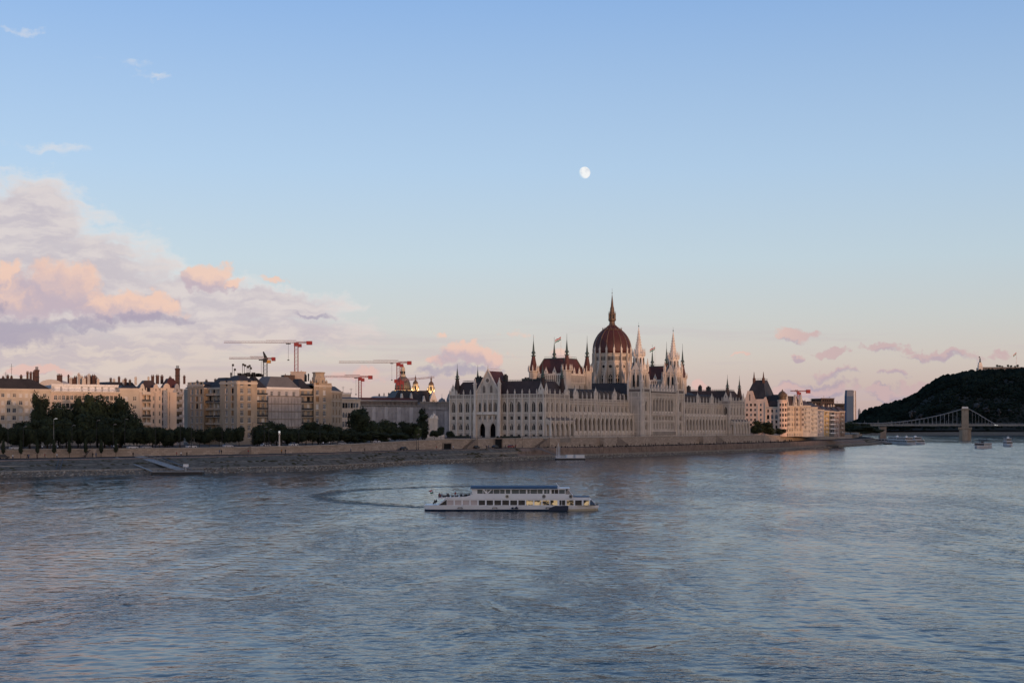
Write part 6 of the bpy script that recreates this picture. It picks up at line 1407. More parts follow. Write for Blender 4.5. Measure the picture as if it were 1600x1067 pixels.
# ================================================================== terrace, stairs, openings
ramp_m = mat('ramp_stone', (.24,.19,.15), .9, .2, .3)
def wall_at(px, out_=0.0):
    for a, b in zip(FINE, FINE[1:]):
        pa, pb = CX+F*a[4]/a[5], CX+F*b[4]/b[5]
        if pa <= px <= pb:
            t = (px-pa)/(pb-pa+1e-9); L = hypot(b[4]-a[4], b[5]-a[5]); n_ = ((b[5]-a[5])/L, -(b[4]-a[4])/L)
            return (a[4]+(b[4]-a[4])*t+n_[0]*out_, a[5]+(b[5]-a[5])*t+n_[1]*out_, a[6]+(b[6]-a[6])*t, a[7]+(b[7]-a[7])*t)
def stair(px0, px1, px2, label):
    """stair flight against the wall, foot at px0, head from px1 to px2"""
    A, B, C = wall_at(px0,.1), wall_at(px1,.1), wall_at(px2,.1); a, b, c = wall_at(px0,3.0), wall_at(px1,3.0), wall_at(px2,3.0)
    t = thing('quay_stairs', label, 'stairs', (A[0],A[1],0)); ox, oy = A[0], A[1]
    mb = MB(); n_ = 22
    R = lambda p, z: (p[0]-ox, p[1]-oy, z)
    for k in range(n_):
        f0, f1 = k/n_, (k+1)/n_; z = A[2]+(B[3]-A[2])*f1
        l = lambda p, q, f: (p[0]+(q[0]-p[0])*f, p[1]+(q[1]-p[1])*f)
        p = [l(a,b,f0), l(a,b,f1), l(A,B,f1), l(A,B,f0)]
        if px1 < px0: p = p[::-1]
        mb.prism([(x-ox,y-oy) for x,y in p], A[2]-.2, z)
    mb.build('flight', ramp_m, t); mb = MB()
    p = [b[:2], c[:2], C[:2], B[:2]]
    if px2 < px1: p = p[::-1]
    mb.prism([(x-ox,y-oy) for x,y in p], A[2]-.2, B[3]-.02); mb.build('landing', wallm, t)
    mb = MB(); o = .18
    mb.add([R(a,A[2]),R(b,A[2]),R(b,B[3]+.7),R(a,A[2]+.7)]+[(R(q,0)[0]-.0,R(q,0)[1]-.3,z) for q, z in ((a,A[2]),(b,A[2]),(b,B[3]+.7),(a,A[2]+.7))], [(0,1,2,3),(7,6,5,4),(3,2,6,7),(0,3,7,4),(1,5,6,2)]); mb.build('parapet', ramp_m, t)
stair(722,739,752,'stone stairs descending left below the parliament north front')
stair(835,852,868,'stone stairs descending left at the parliament river corner')
stair(975,957,936,'wide stone stairs descending right below the left arcade')
stair(1128,1112,1092,'stone stairs descending right below the right arcade')
stair(372,390,402,'stone stairs descending left by the slim pale column')
stair(130,141,146,'short stone stairs among the columnar trees at far left')
def opening(px0, px1, h, label):
    A, B = wall_at(px0,.06), wall_at(px1,.06); t = thing('tunnel_mouth', label, 'opening', (A[0],A[1],0)); L = hypot(B[0]-A[0],B[1]-A[1]); n_ = ((B[1]-A[1])/L, -(B[0]-A[0])/L); fr = frame(0,0,*n_)
    mb = MB(); mb.fbox(fr, 0, L, -.02, .03, A[2]-.05, A[2]+h); mb.build('passage_shade_sheet', mat('passage_shade_sheet', (.008,.008,.008), .95, 0), t)  # flat black sheet on the wall paints the shade inside the opening
    mb = MB(); mb.fbox(fr, -.5, 0, -.02, .4, A[2]-.1, A[2]+h+.5); mb.fbox(fr, L, L+.5, -.02, .4, A[2]-.1, A[2]+h+.5); mb.fbox(fr, 0, L, -.02, .4, A[2]+h, A[2]+h+.5); mb.build('stone_frame', ramp_m, t)
opening(692.5,704,2.6,'low dark tunnel opening in the quay wall left of the parliament')
opening(772.5,783.5,4.6,'tall dark gateway in the quay wall below the gable front')
# railing and dark hedge line on the terrace before the north front
mb = MB()
for a, b in zip(FINE, FINE[1:]):
    px = CX+F*a[4]/a[5]
    if 655 < px < 1200:
        A, B = (a[4]-.8,a[5]+.4,a[7]+.3), (b[4]-.8,b[5]+.4,b[7]+.3); mb.bar((A[0],A[1],A[2]+1.0),(B[0],B[1],B[2]+1.0),.05)
        for k in range(8): x = [A[i]+(B[i]-A[i])*k/8 for i in range(3)]; mb.bar((x[0],x[1],x[2]),(x[0],x[1],x[2]+1.0),.04)
mb.build('terrace_railing', iron, None, label='thin dark iron railing on top of the quay wall by the parliament', cat='railing')
mb = MB()
for x0, x1, y0, y1 in ((-6.5,-4.6,12,26),(-6.5,-4.6,43.5,58)):
    for k in range(26):
        yy = y0+(y1-y0)*k/25; r = .75; sd_ = k*1.7
        mb.add([((x0+x1)/2+p.x*r*1.3*(1+.3*noise.noise(p*2+Vector((sd_,0,0)))), yy+p.y*r*.7, ZB+.5+p.z*r*.8) for p in IV2], IF2)
hd = mb.build('hedge', leafd, None, kind='stuff', label='low clipped dark hedge before the parliament north front', cat='hedge'); hd.location = parl.location; hd.rotation_euler = parl.rotation_euler
mb = MB(); mb.prism([(-9,-6.6),(273,-6.6),(273,64),(-9,64)], 8.0, 10.27); tr = mb.build('parliament_terrace', mat('terrace_paving', (.26,.225,.19), .9, .15, .3), None, kind='structure'); tr.location = parl.location; tr.rotation_euler = parl.rotation_euler
# monument with sculpture group
d = 765; t = thing('stone_monument', 'white stone monument with sculpture group on a tall pedestal left of the parliament', 'monument', (PX(677,d),d,9.6)); s_ = d/F
mb = MB(); mb.box(-16*s_,17*s_,-3.5,6,0,PZ(679,d)-9.6); mb.box(-12*s_,13*s_,-3,5.5,PZ(679,d)-9.6,PZ(677.5,d)-9.6); mb.build('terrace_base', stone_w, t)
z0, z1 = PZ(679,d)-9.6, PZ(655,d)-9.6; mb = MB(); mb.taper((-7.6*s_,7.2*s_,-2.4,2.4),z0,(-7*s_,6.8*s_,-2.2,2.2),z1); mb.box(-8.2*s_,8*s_,-2.7,2.7,z1,z1+.6); mb.box(-1.3*s_,1.1*s_,-2.7,-2.3,z0,z1); mb.build('pedestal', stone_w, t)
mb = MB(); rn = random.Random(4)
for k in range(16):
    a = rn.uniform(-1,1); z = z1+.6+rn.random()*(2.6*(1-abs(a))); r = rn.uniform(.5,.95); sd_ = k*3.3
    mb.add([(a*5.6*s_+p.x*r*(1+.4*noise.noise(p*2+Vector((sd_,0,0)))), p.y*r*1.2, z+p.z*r*1.3*(1+.3*noise.noise(p*2.5+Vector((0,sd_,0))))) for p in IV2], IF2)
mb.bar((0,0,z1),(0,0,z1+3.6),.5,0,8,.25); mb.build('sculpture_group', stone_w, t)
# ================================================================== pontoons on the left bank
def pontoon(px0, px1, d, label, hullm, deckm, hgt=1.0, masts=(), cabin=False, huts=()):
    x0, x1 = PX(px0,d), PX(px1,d); L = x1-x0; t = thing('pontoon', label, 'pontoon', (x0,d,0), radians(8)); mb = MB()
    mb.prism([(0,0),(L*.03,-2.2),(L*.97,-2.2),(L,0),(L*.97,2.2),(L*.03,2.2)], -.4, hgt*.6); mb.build('hull', hullm, t)
    mb = MB(); mb.box(L*.02,L*.98,-2.1,2.1,hgt*.6,hgt*.72); mb.build('deck', deckm, t)
    mb = MB()
    for k in range(15):
        for y in (-2.0,2.0): mb.bar((L*(.03+.94*k/14),y,hgt*.7),(L*(.03+.94*k/14),y,hgt*.7+1.0),.04)
    for y in (-2.0,2.0): mb.bar((L*.03,y,hgt*.7+1.0),(L*.97,y,hgt*.7+1.0),.05); mb.bar((L*.03,y,hgt*.7+.5),(L*.97,y,hgt*.7+.5),.04)
    mb.build('railing', deckm, t)
    for px, h in masts: m2 = MB(); m2.bar((PX(px,d)-x0,1.5,0),(PX(px,d)-x0,1.5,h),.14,0,8,.1); m2.build('mooring_pole', white, t)
    for u0, u1 in huts: m2 = MB(); m2.box(L*u0,L*u1,-1.6,1.6,hgt*.72,hgt*.72+1.3); m2.box(L*u0-.1,L*u1+.1,-1.8,1.8,hgt*.72+1.3,hgt*.72+1.42); m2.build('hut', white, t)
    return t, L
t, L = pontoon(236,318,485,'dark landing pontoon moored at the left bank with grey gangway', iron, steel, 1.6)
mb = MB(); mb.box(L*.60,L*.70,-.1,.1,2.6,3.6); mb.bar((L*.65,0,1),(L*.65,0,2.7),.08); mb.build('sign_board', white, t)
def gangway(pa, za, pb, zb, w, label, m_, rails=True):
    a, b = Vector((*pa,za)), Vector((*pb,zb)); d_ = (b-a); sd_ = Vector((d_.y,-d_.x,0)).normalized()*w/2; t = thing('gangway', label, 'gangway', (a.x,a.y,0)); o = Vector((a.x,a.y,0))
    mb = MB(); up = Vector((0,0,.22)); v = [a-sd_,a+sd_,b+sd_,b-sd_]; mb.add([tuple(p-o) for p in v]+[tuple(p-o+up) for p in v], [(3,2,1,0),(4,5,6,7),(0,1,5,4),(1,2,6,5),(2,3,7,6),(3,0,4,7)]); mb.build('walkway', m_, t)
    if rails:
        for sg in (-1,1):
            mb = MB(); q = sd_*sg; mb.bar(a+q-o+Vector((0,0,1.2)), b+q-o+Vector((0,0,1.2)), .06)
            for k in range(13): p = a+(b-a)*(k/12)+q-o; mb.bar(p, p+Vector((0,0,1.2)), .04)
            mb.build('handrail', m_, t)
gangway((PX(218,532),532), 5.1, (PX(283,488),488), 1.4, 3.6, 'broad grey gangway from the quay road down to the dark pontoon', steel)
gangway((PX(182,526),526), 4.9, (PX(238,487),487), 1.0, .8, 'thin pale boom from the bank to the left end of the dark pontoon', steel, False)
gangway((PX(250,532),532), 5.1, (PX(300,490),490), 1.4, .7, 'thin dark boom right of the broad gangway', iron, False)
pontoon(867,915,PZ and 700,'white landing pontoon with three mooring poles below the parliament corner', iron, white, 1.5, ((871,6.2),(873.3,8.2),(875.6,6.4)), huts=((.38,.6),(.66,.96)))
gangway((PX(838,716),716), 5.7, (PX(878,703),703), 1.3, 1.6, 'gangway slanting from the quay down to the white pontoon', stone_d)
for px, dd, lab in ((96,500,'pair of dark slipway rails down the left bank'),(388,540,'pair of slipway rails down the bank below the corner block')):
    t = thing('slipway_rails', lab, 'rails', (PX(px,dd),dd,0)); 
    for o in (0,1.4):
        mb = MB(); mb.bar((o-2.0,-4.5+8,5.0),(o+4.4,-32+8+4,1.5),.16); mb.build('rail', iron, t)
# ================================================================== tour boat
WLd = 281.0; bx0 = PX(664,WLd); SCB = 34.5/((938-664)/F*WLd)
boat = thing('tour_boat', 'long white two-deck tour boat with blue canopy sailing right across the river', 'boat', (bx0,WLd,0), radians(0.0))
hullw = mat('hull_white', (.86,.85,.83), .35, .05, .4, spec=.5); navy = mat('hull_navy', (.018,.03,.06), .4, .1, .5); bluec = mat('canopy_blue', (.05,.10,.165), .6, .12, .6); creamh = mat('hull_cream', (.55,.49,.36), .45, .1, .5)
pane_d = mat('boat_glass', (.02,.022,.025), .1, 0, spec=.6); pane_c = mat('boat_curtain', (.52,.44,.40), .6, .1); pane_y = mat('boat_glass_sunset_glow', (.6,.45,.25), .4, .1, emit=(1,.72,.38), estr=.22)
def X_(z): return (z-75)/42.3                         # stations along the boat, metres from the stern
BW = 3.1
def sunset_pane_glow():
    m = pane_y; t = m.node_tree; h = G(t); b = t.nodes['Principled BSDF']          # sunset reflection painted on the panes as glowing and dark patches
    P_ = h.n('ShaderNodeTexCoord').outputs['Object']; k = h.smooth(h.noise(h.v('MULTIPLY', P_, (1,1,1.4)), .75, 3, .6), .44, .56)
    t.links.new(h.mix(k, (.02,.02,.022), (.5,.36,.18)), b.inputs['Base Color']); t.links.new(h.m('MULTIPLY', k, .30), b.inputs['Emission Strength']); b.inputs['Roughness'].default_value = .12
sunset_pane_glow()
def hull(name, prof, m_, par):
    """prof: (x, half beam, z bottom, z top)"""
    mb = MB(); n_ = len(prof)
    for x, hb, zb_, zt_ in prof: mb.v += [(x,-hb,zt_),(x,-hb*.93,zb_),(x,hb*.93,zb_),(x,hb,zt_)]
    for i in range(n_-1):
        for j in range(4): a, b = i*4+j, i*4+(j+1)%4; mb.f.append((a,b,b+4,a+4)); mb.m.append(0)
    mb.f += [(3,2,1,0), tuple((n_-1)*4+k for k in range(4))]; mb.m += [0,0]
    return mb.build(name, m_, par)
hb = hull('hull', [(0,2.3,.18,1.10),(1.2,2.9,.18,1.12),(4,BW,.18,1.12),(24.6,BW,.18,1.12),(29,2.9,.32,1.06),(32,1.9,.36,.98),(33.6,.9,.4,.95),(34.4,.15,.45,.95)], hullw, boat)
hull('boot_stripe', [(.05,2.2,-.5,.27),(1.2,2.85,-.5,.27),(4,BW+.02,-.5,.27),(25,BW+.02,-.5,.29),(28,2.95,-.5,.27)], navy, hb)
hull('bow_bottom', [(28,2.9,-.5,.36),(31,2.1,-.5,.36),(33,1.0,-.4,.36),(34.2,.2,.0,.36)], creamh, hb)
mb = MB(); fb_ = frame(0,-BW-.03,0,-1); mb.ext(fb_, [(24.4,.05),(28.2,.05),(28.2,1.0),(25.6,1.0),(24.4,.5)], -.2, .03); mb.build('navy_patch', navy, hb)
for x0 in (6.6,13.4,23.8):
    mb = MB(); mb.fbox(fb_, x0, x0+.9, -.1, .08, .62, .70); mb.fbox(fb_, x0, x0+.1, -.1, .08, .4, .62); mb.fbox(fb_, x0+.8, x0+.9, -.1, .08, .4, .62); mb.build('fender', navy, hb)
mb = MB(); mb.fbox(fb_, 17.1, 17.5, -.1, .12, .38, .72); mb.fbox(fb_, 17.7, 18.4, -.1, .12, .38, .62); mb.fbox(fb_, 17.9, 18.2, -.1, .12, .62, .84); mb.build('fender', navy, hb)
# lower saloon with real window openings
lw = [(265,318),(330,384),(395,450),(460,515),(527,580),(592,646),(657,712),(722,778),(788,845),(855,910),(920,977),(988,1045),(1055,1112),(1120,1178),(1195,1243),(1255,1312),(1325,1380),(1395,1440)]
def saloon(par, name, xs, z0, z1, x0, x1, ya, wins, zw0, zw1):
    mb = MB()
    for side_, fr in ((0, frame(0,-ya,0,-1)), (1, frame(0,ya,0,1))):
        H = [(a,b,zw0,zw1,0) for a,b in wins]
        if side_: fr = frame(x1+x0,ya,0,1); H = [(x1+x0-b,x1+x0-a,zw0,zw1,0) for a,b in wins]
        facade(mb, fr, x0, x1, z0, z1, H, .12)
    mb.add([(x0,-ya,z0),(x0,ya,z0),(x0,ya,z1),(x0,-ya,z1)], [(0,3,2,1)]); mb.add([(x1,-ya,z0),(x1,ya,z0),(x1,ya,z1),(x1,-ya,z1)], [(0,1,2,3)]); mb.add([(x0,-ya,z1),(x1,-ya,z1),(x1,ya,z1),(x0,ya,z1)], [(0,1,2,3)])
    return mb.build(name, hullw, par)
wins = [(X_(a),X_(b)) for a,b in lw]
sal = saloon(boat, 'lower_saloon', None, 1.05, 2.62, X_(262), X_(1445), 2.75, wins, 1.08, 2.06)
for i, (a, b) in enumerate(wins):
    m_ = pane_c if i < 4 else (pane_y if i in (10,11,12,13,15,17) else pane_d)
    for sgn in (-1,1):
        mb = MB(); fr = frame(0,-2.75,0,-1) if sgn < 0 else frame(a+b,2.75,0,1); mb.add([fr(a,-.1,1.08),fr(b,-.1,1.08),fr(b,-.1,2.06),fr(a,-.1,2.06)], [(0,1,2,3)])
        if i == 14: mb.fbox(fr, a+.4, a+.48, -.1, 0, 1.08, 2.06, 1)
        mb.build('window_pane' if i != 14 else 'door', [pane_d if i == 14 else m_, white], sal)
# raking stern window frame and slanted bow glazing
for sy in (-1,1):
    mb = MB()
    fr = frame(0,sy*2.72,0,sy) if sy < 0 else frame(0,2.72,0,1); f_ = (lambda u,d_,z,s=sy: (u, s*(2.72+d_), z))
    v = [f_(X_(195),0,1.08),f_(X_(262),0,1.08),f_(X_(262),0,2.06),f_(X_(240),0,2.06)]; mb.add(v, [(0,1,2,3) if sy < 0 else (3,2,1,0)], 1)
    mb.bar(f_(X_(188),.03,1.08), f_(X_(262),.03,2.3), .1, 0)
    mb.build('stern_window', [hullw, pane_d], sal)
mb = MB(); a, b, c = X_(1445), X_(1500), X_(1462)
mb.add([(a,-2.72,1.08),(b,-1.5,1.08),(c,-1.5,2.1),(a,-2.7,2.1),(b,1.5,1.08),(c,1.5,2.1),(a,2.72,1.08),(a,2.7,2.1)], [(0,1,2,3),(1,4,5,2),(4,6,7,5)], 0); mb.add([(a,-2.72,2.1),(c,-1.5,2.1),(c,1.5,2.1),(a,2.72,2.1),(a,-2.72,2.62),(c-.25,-1.5,2.45),(c-.25,1.5,2.45),(a,2.72,2.62)], [(0,1,5,4),(1,2,6,5),(2,3,7,6),(4,5,6,7)], 1)
mb.bar((b,-1.5,1.05),(c,-1.5,2.12),.06,1); mb.bar((b,1.5,1.05),(c,1.5,2.12),.06,1); mb.bar((a,-2.72,1.05),(a,-2.72,2.12),.06,1); mb.build('bow_glazing', [glass_b, hullw], sal)
mb = MB(); mb.add([(X_(1255),-2.6,2.64),(X_(1450),-2.4,2.64),(X_(1450),2.4,2.64),(X_(1255),2.6,2.64)], [(0,1,2,3)]); mb.box(X_(1310),X_(1445),-2.2,2.2,2.6,2.72); mb.build('foredeck_cover', bluec, boat)
# upper deck side band: low at the stern, sweeping up
mb = MB(); x_a, x_b, x_c, x_d = X_(180), X_(420), X_(478), X_(1300)
for sy in (-1,1):
    y = sy*2.85; v = [(x_a,y,2.35),(X_(1310),y,2.35),(X_(1310),y,2.75),(x_d,y,3.22),(x_c,y,3.22),(x_b,y,2.78),(x_a+.3,y,2.62)]
    mb.add(v, [tuple(range(7)) if sy < 0 else tuple(range(6,-1,-1))]); mb.add([(p[0],y-sy*.1,p[2]) for p in v], [tuple(range(6,-1,-1)) if sy < 0 else tuple(range(7))])
mb.add([(x_a,-2.85,2.36),(X_(1310),-2.85,2.36),(X_(1310),2.85,2.36),(x_a,2.85,2.36)], [(0,1,2,3)]); mb.add([(X_(1310),-2.85,2.35),(X_(1310),2.85,2.35),(X_(1310),2.85,2.75),(X_(1310),-2.85,2.75)], [(0,1,2,3)]); mb.add([(x_a,-2.85,2.35),(x_a,2.85,2.35),(x_a+.3,2.85,2.62),(x_a+.3,-2.85,2.62)], [(3,2,1,0)])
ud = mb.build('upper_deck_band', hullw, boat)
mb = MB(); 
for sy in (-1,1):
    mb.bar((x_a+.3,sy*2.7,3.0),(x_c,sy*2.7,3.3),.03)
    for k in range(12): x = x_a+.4+(x_c-x_a-.6)*k/11; mb.bar((x,sy*2.7,2.6),(x,sy*2.7,3.02),.025)
mb.build('deck_rail', steel, boat)
uw = [(515,560),(565,590),(597,645),(650,700),(704,742),(750,788),(800,860),(864,918),(930,950),(955,1010),(1014,1055),(1068,1090),(1094,1112),(1130,1152),(1156,1186),(1192,1240)]
upw = [(X_(a),X_(b)) for a,b in uw]; us = saloon(boat, 'upper_saloon', None, 3.2, 4.28, X_(470), X_(1244), 2.6, upw, 3.34, 4.14)
glass_t = mat('boat_glass_clear', (.10,.125,.125), .08, .1, .6, spec=.6)
for i, (a, b) in enumerate(upw):
    for sgn in (-1,1):
        mb = MB(); fr = frame(0,-2.6,0,-1) if sgn < 0 else frame(a+b,2.6,0,1); mb.add([fr(a,-.1,3.34),fr(b,-.1,3.34),fr(b,-.1,4.14),fr(a,-.1,4.14)], [(0,1,2,3)]); mb.build('window_pane', [glass_t if i not in (13,14) else pane_d], us)
fb2 = frame(0,-2.64,0,-1)
for pts in ([(560,3.95+.25),(575,4.2),(600,3.34),(585,3.34)],[(640,4.2),(628,4.2),(592,3.34),(604,3.34)]):
    mb = MB(); P4 = [(X_(a),z) for a,z in pts]; mb.ext(fb2, P4[::-1], -.04, .05); mb.build('diagonal_brace', hullw, us)
mb = MB(); x0, x1 = X_(460), X_(1178)
sec = [(-3.0,4.28),(-2.95,4.55),(-2.4,4.74),(0,4.86),(2.4,4.74),(2.95,4.55),(3.0,4.28)]; n_ = len(sec)
for k in range(25):
    for y, z in sec: mb.v.append((x0+(x1-x0)*k/24, y, z+(.02 if k%2 else 0)))
for k in range(24):
    for j in range(n_-1): a = k*n_+j; mb.f.append((a,a+n_,a+n_+1,a+1)); mb.m.append(0)
mb.f += [tuple(range(n_)), tuple(24*n_+j for j in range(n_-1,-1,-1)), ]; mb.m += [0,0]; mb.build('canopy', bluec, boat)
mb = MB(); mb.box(x0,x1,-2.98,2.98,4.22,4.29); mb.build('canopy_rail', hullw, boat)
wx0, wx1 = X_(1180), X_(1290); mb = MB(); mb.box(X_(1150),X_(1282),-2.7,2.7,4.28,4.42); mb.add([(X_(1244),-2.6,3.2),(X_(1300),-2.3,3.2),(X_(1264),-2.3,4.28),(X_(1244),-2.6,4.28),(X_(1300),2.3,3.2),(X_(1264),2.3,4.28),(X_(1244),2.6,3.2),(X_(1244),2.6,4.28)], [(0,1,2,3),(1,4,5,2),(4,6,7,5)], 1)
mb.bar((X_(1300),-2.3,3.2),(X_(1264),-2.3,4.3),.07); mb.bar((X_(1244),-2.6,3.2),(X_(1244),-2.6,4.3),.06); mb.bar((X_(1300),2.3,3.2),(X_(1264),2.3,4.3),.07); mb.box(X_(1240),X_(1306),-2.6,2.6,3.0,3.22); mb.build('wheelhouse', [hullw, glass_b], boat)
mb = MB(); mb.bar((X_(1198),0,4.4),(X_(1172),0,5.35),.09,0,6,.04); mb.bar((X_(1190),-.8,4.75),(X_(1190),.8,4.75),.05); mb.bar((X_(1205),0,4.4),(X_(1186),0,4.85),.06); mb.build('radar_mast', hullw, boat)
for xz in (762,1066,1288):
    mb = MB(); c = X_(xz); n_ = 16; r0, r1 = (.2,.36)
    for k in range(n_):
        a0, a1 = 2*pi*k/n_, 2*pi*(k+1)/n_; mb.add([(c+r*cos(a),-2.92,2.82+r*sin(a)) for r,a in ((r0,a0),(r1,a0),(r1,a1),(r0,a1))]+[(c+r*cos(a),-2.84,2.82+r*sin(a)) for r,a in ((r0,a0),(r1,a0),(r1,a1),(r0,a1))], [(0,1,2,3),(1,5,6,2),(0,3,7,4)], 0)
    mb.box(c-.16,c+.16,-2.9,-2.86,2.66,2.98,1); mb.build('lifebuoy', [creamh if xz == 762 else steel, iron], ud)
mb = MB(); mb.bar((.25,0,1.1),(-.1,0,1.9),.04); mb.build('stern_rail', steel, boat)
mb = MB(); mb.bar((X_(165),0,2.5),(X_(140),0,3.9),.035,0,6); fpole = mb.build('flagstaff', white, boat); mb = MB(); N = 6
for k in range(N+1):
    for j in range(4): mb.v.append((X_(140)-.15-.75*k/N*.8+.18*j*.6, -.03+.12*sin(k*1.2), 4.0-j*.21-.22*k/N))
for k in range(N):
    for j in range(3): o = k*4+j; mb.f.append((o,o+1,o+5,o+4)); mb.m.append(j)
mb.build('flag', FLAG, fpole)
mb = MB()
for k in range(5): mb.box(33.3+k*.2-.05,33.3+k*.2+.1,-.4+.2*k*.3,.2,.95,1.15+.12*(k%2))
mb.box(30.8,32.2,-1.6,1.6,.96,1.02); mb.build('bow_gear', iron, boat)
rn = random.Random(2)
for i, xz in enumerate((196,206,214,262,270,330,337,378,390,412,424,438,448)):
    q = (2,2,3,1,1,2,0,1,0,1,1,3,1)[i]; up = i == 5
    obj('person', PM['stand' if up else 'sit', q], None, (bx0+X_(xz), WLd+rn.uniform(-2.2,.5), 2.38 if up else 2.68), rn.uniform(0,6.3), scale=.74, label=who[q].replace(' and grey trousers','').replace(' and dark trousers','')+(' standing on the tour boat aft deck' if up else ' seated on the aft deck, %s from the stern' % nth(i+1)), cat='person', group=None if up else 'seated passengers in '+who[q].split(' in ')[1])
for i, xz in enumerate((160,170)): obj('person', PM['sit',1], None, (bx0+X_(xz), WLd-1.2+i*1.6, 1.45), 1.0, scale=.74, label='person in black at the tour boat stern, '+('nearer' if i == 0 else 'farther')+' one', cat='person', group='people seated at the stern')
mb = MB()                                             # deck chairs and tables on the aft deck
for k in range(8): x = X_(190)+k*.85; mb.box(x,x+.45,-2.2,-1.8,2.38,2.84); mb.box(x,x+.06,-2.2,-1.8,2.84,3.2); mb.box(x,x+.45,1.2,1.6,2.38,2.84)
mb.build('deck_seats', iron, boat, kind='stuff')
# ================================================================== other boats
hullg = mat('moored_white', (.52,.51,.50), .5, .15, .4)
def small_boat(px, d, L, W_, rz, label, decks=2, dark=False, canopy=None):
    t = thing('river_boat', label, 'boat', (PX(px,d),d,0), rz); h = hull('hull', [(-L/2,W_*.4,-.4,1.5),(-L*.4,W_*.5,-.4,1.4),(L*.25,W_*.5,-.4,1.5),(L*.42,W_*.3,-.3,1.8),(L*.5,.1,.2,2.1)], iron if dark else hullg, t)
    z = 1.5
    for k in range(decks):
        a, b = -L*(.42-.06*k), L*(.28-.12*k); mb = MB(); w = W_*(.45-.05*k); wn = [(a+.4+(b-a-.6)*i/6, a+.4+(b-a-.6)*i/6+(b-a)/8, z+.8, z+1.9, 0) for i in range(6)]
        for fr in (frame(0,-w,0,-1), frame(0,w,0,1)): facade(mb, fr, a if fr.n[1] < 0 else -b, b if fr.n[1] < 0 else -a, z, z+2.4, wn if fr.n[1] < 0 else [(-q[1],-q[0],*q[2:]) for q in wn], .1)
        mb.add([(a,-w,z+2.4),(b,-w,z+2.4),(b,w,z+2.4),(a,w,z+2.4)], [(0,1,2,3)]); mb.add([(a,-w,z),(a,w,z),(a,w,z+2.4),(a,-w,z+2.4)], [(0,3,2,1)]); mb.add([(b,-w,z),(b,w,z),(b,w,z+2.4),(b,-w,z+2.4)], [(0,1,2,3)]); mb.box(a-.3,b+.5,-w-.2,w+.2,z+2.4,z+2.55)
        cbn = mb.build('cabin', hullg if not (dark and k) else iron, t); mb = MB(); mb.box(a+.1,b+.04,-w+.1,w-.1,z+.8,z+1.9); mb.build('glazing', pane_d, cbn); z += 2.5
    mb = MB(); mb.bar((0,0,z),(0,0,z+2.5),.08); mb.box(-1,1,-.8,.8,z,z+1.1); mb.build('bridge_mast', canopy or hullw, t)
    if canopy:
        mb = MB()
        for k in range(4): x = -L*.35+k*L*.2; mb.lathe(x,0,[(.1,z),(.1,z+1.4),(1.8,z+1.5),(1.0,z+2.3),(.1,z+2.5)],8)
        mb.build('deck_canopies', canopy, t)
    return t
small_boat(1416,1292,32,9,radians(-78),'white cruise boat in front of the moored cluster by the far quay',2)
small_boat(1402,1345,34,9,radians(-80),'white cruise boat moored second from the far quay',2)
small_boat(1430,1325,32,9,radians(-76),'outermost white boat of the moored cluster',2)
small_boat(1390,1420,40,8,radians(-60),'long low white boat moored against the far quay',1)
small_boat(1535,1078,27,8,radians(-125),'dark-topped party boat under way right of the bridge pier',1,False,iron)
small_boat(1575,1190,18,5,radians(-95),'small white boat following at the right',2)
t, L = pontoon(1290,1310,1095,'low black barge lying off the far embankment', iron, iron, 2.0)
pontoon(1381,1393,1300,'tiny dark raft beside the moored boats', iron, steel, 2.0)
t = thing('quay_pier', 'square brown stone pier by the moored boats', 'pier', (PX(1379,1480),1480,0)); mb = MB(); mb.box(-3.2,3.2,-3,3,0,PZ(668,1480)); mb.box(-3.6,3.6,-3.4,3.4,PZ(668,1480),PZ(668,1480)+.8); mb.build('shaft', ramp_m, t)
# ================================================================== chain bridge
D0 = 1746.0; s_ = D0/F; cbx = PX(1508,D0)
br = thing('chain_bridge', 'stone-towered chain suspension bridge crossing the river at the right', 'bridge', (cbx,D0,0), radians(-18)); bstone = mat('bridge_stone', (.30,.245,.185), .9, .2, .15, stain=(.2,.16,.12)); bsteel = mat('bridge_steel', (.27,.27,.27), .55, .12, .3); bdark = mat('bridge_girder', (.33,.33,.33), .6, .15, .3)
def bz(y): return PZ(y,D0)
def btower(x):
    mb = MB(); mb.prism([(-9*s_+x,-7),(-4*s_+x,-13),(4*s_+x,-13),(9*s_+x,-7),(9*s_+x,19),(-9*s_+x,19)], -.6, bz(671)); mb.taper((-9*s_+x,9*s_+x,-9,20),bz(671),(-8.6*s_+x,8.6*s_+x,-8,19),bz(669.6)); mb.box(-10.2*s_+x,10.2*s_+x,-10,21,bz(669.6),bz(667.4)); 
    for k in range(9): mb.box((-9.6+k*2.4-.5)*s_+x,(-9.6+k*2.4+.5)*s_+x,-10.4,-10,bz(671.2),bz(669.6))
    w = 5.2*s_; mb.box(-w+x,w+x,-5,-.5,bz(667.4),bz(641)); mb.box(-w+x,w+x,11,16,bz(667.4),bz(641)); mb.box(-w*.98+x,w*.98+x,-.5,11,bz(652),bz(641.2))
    mb.taper((-w+x,w+x,-5.1,16.1),bz(641),(-w*1.14+x,w*1.14+x,-5.8,16.8),bz(639.4)); mb.box(-w*1.14+x,w*1.14+x,-5.8,16.8,bz(639.4),bz(638))
    for k in range(10): mb.box(-w*1.01+x,w*1.01+x,-5.08,-5.0,bz(666-k*2.4),bz(665.7-k*2.4))
    t_ = mb.build('bridge_tower', bstone, br); mb = MB(); mb.taper((-w*.95+x,w*.95+x,-5,16),bz(638),(-w*.8+x,w*.8+x,-4,15),bz(635.4)); mb.build('tower_cap', stone_w, t_)
btower(0); btower(-286*s_)
xl = -290*s_; xr = 120*s_
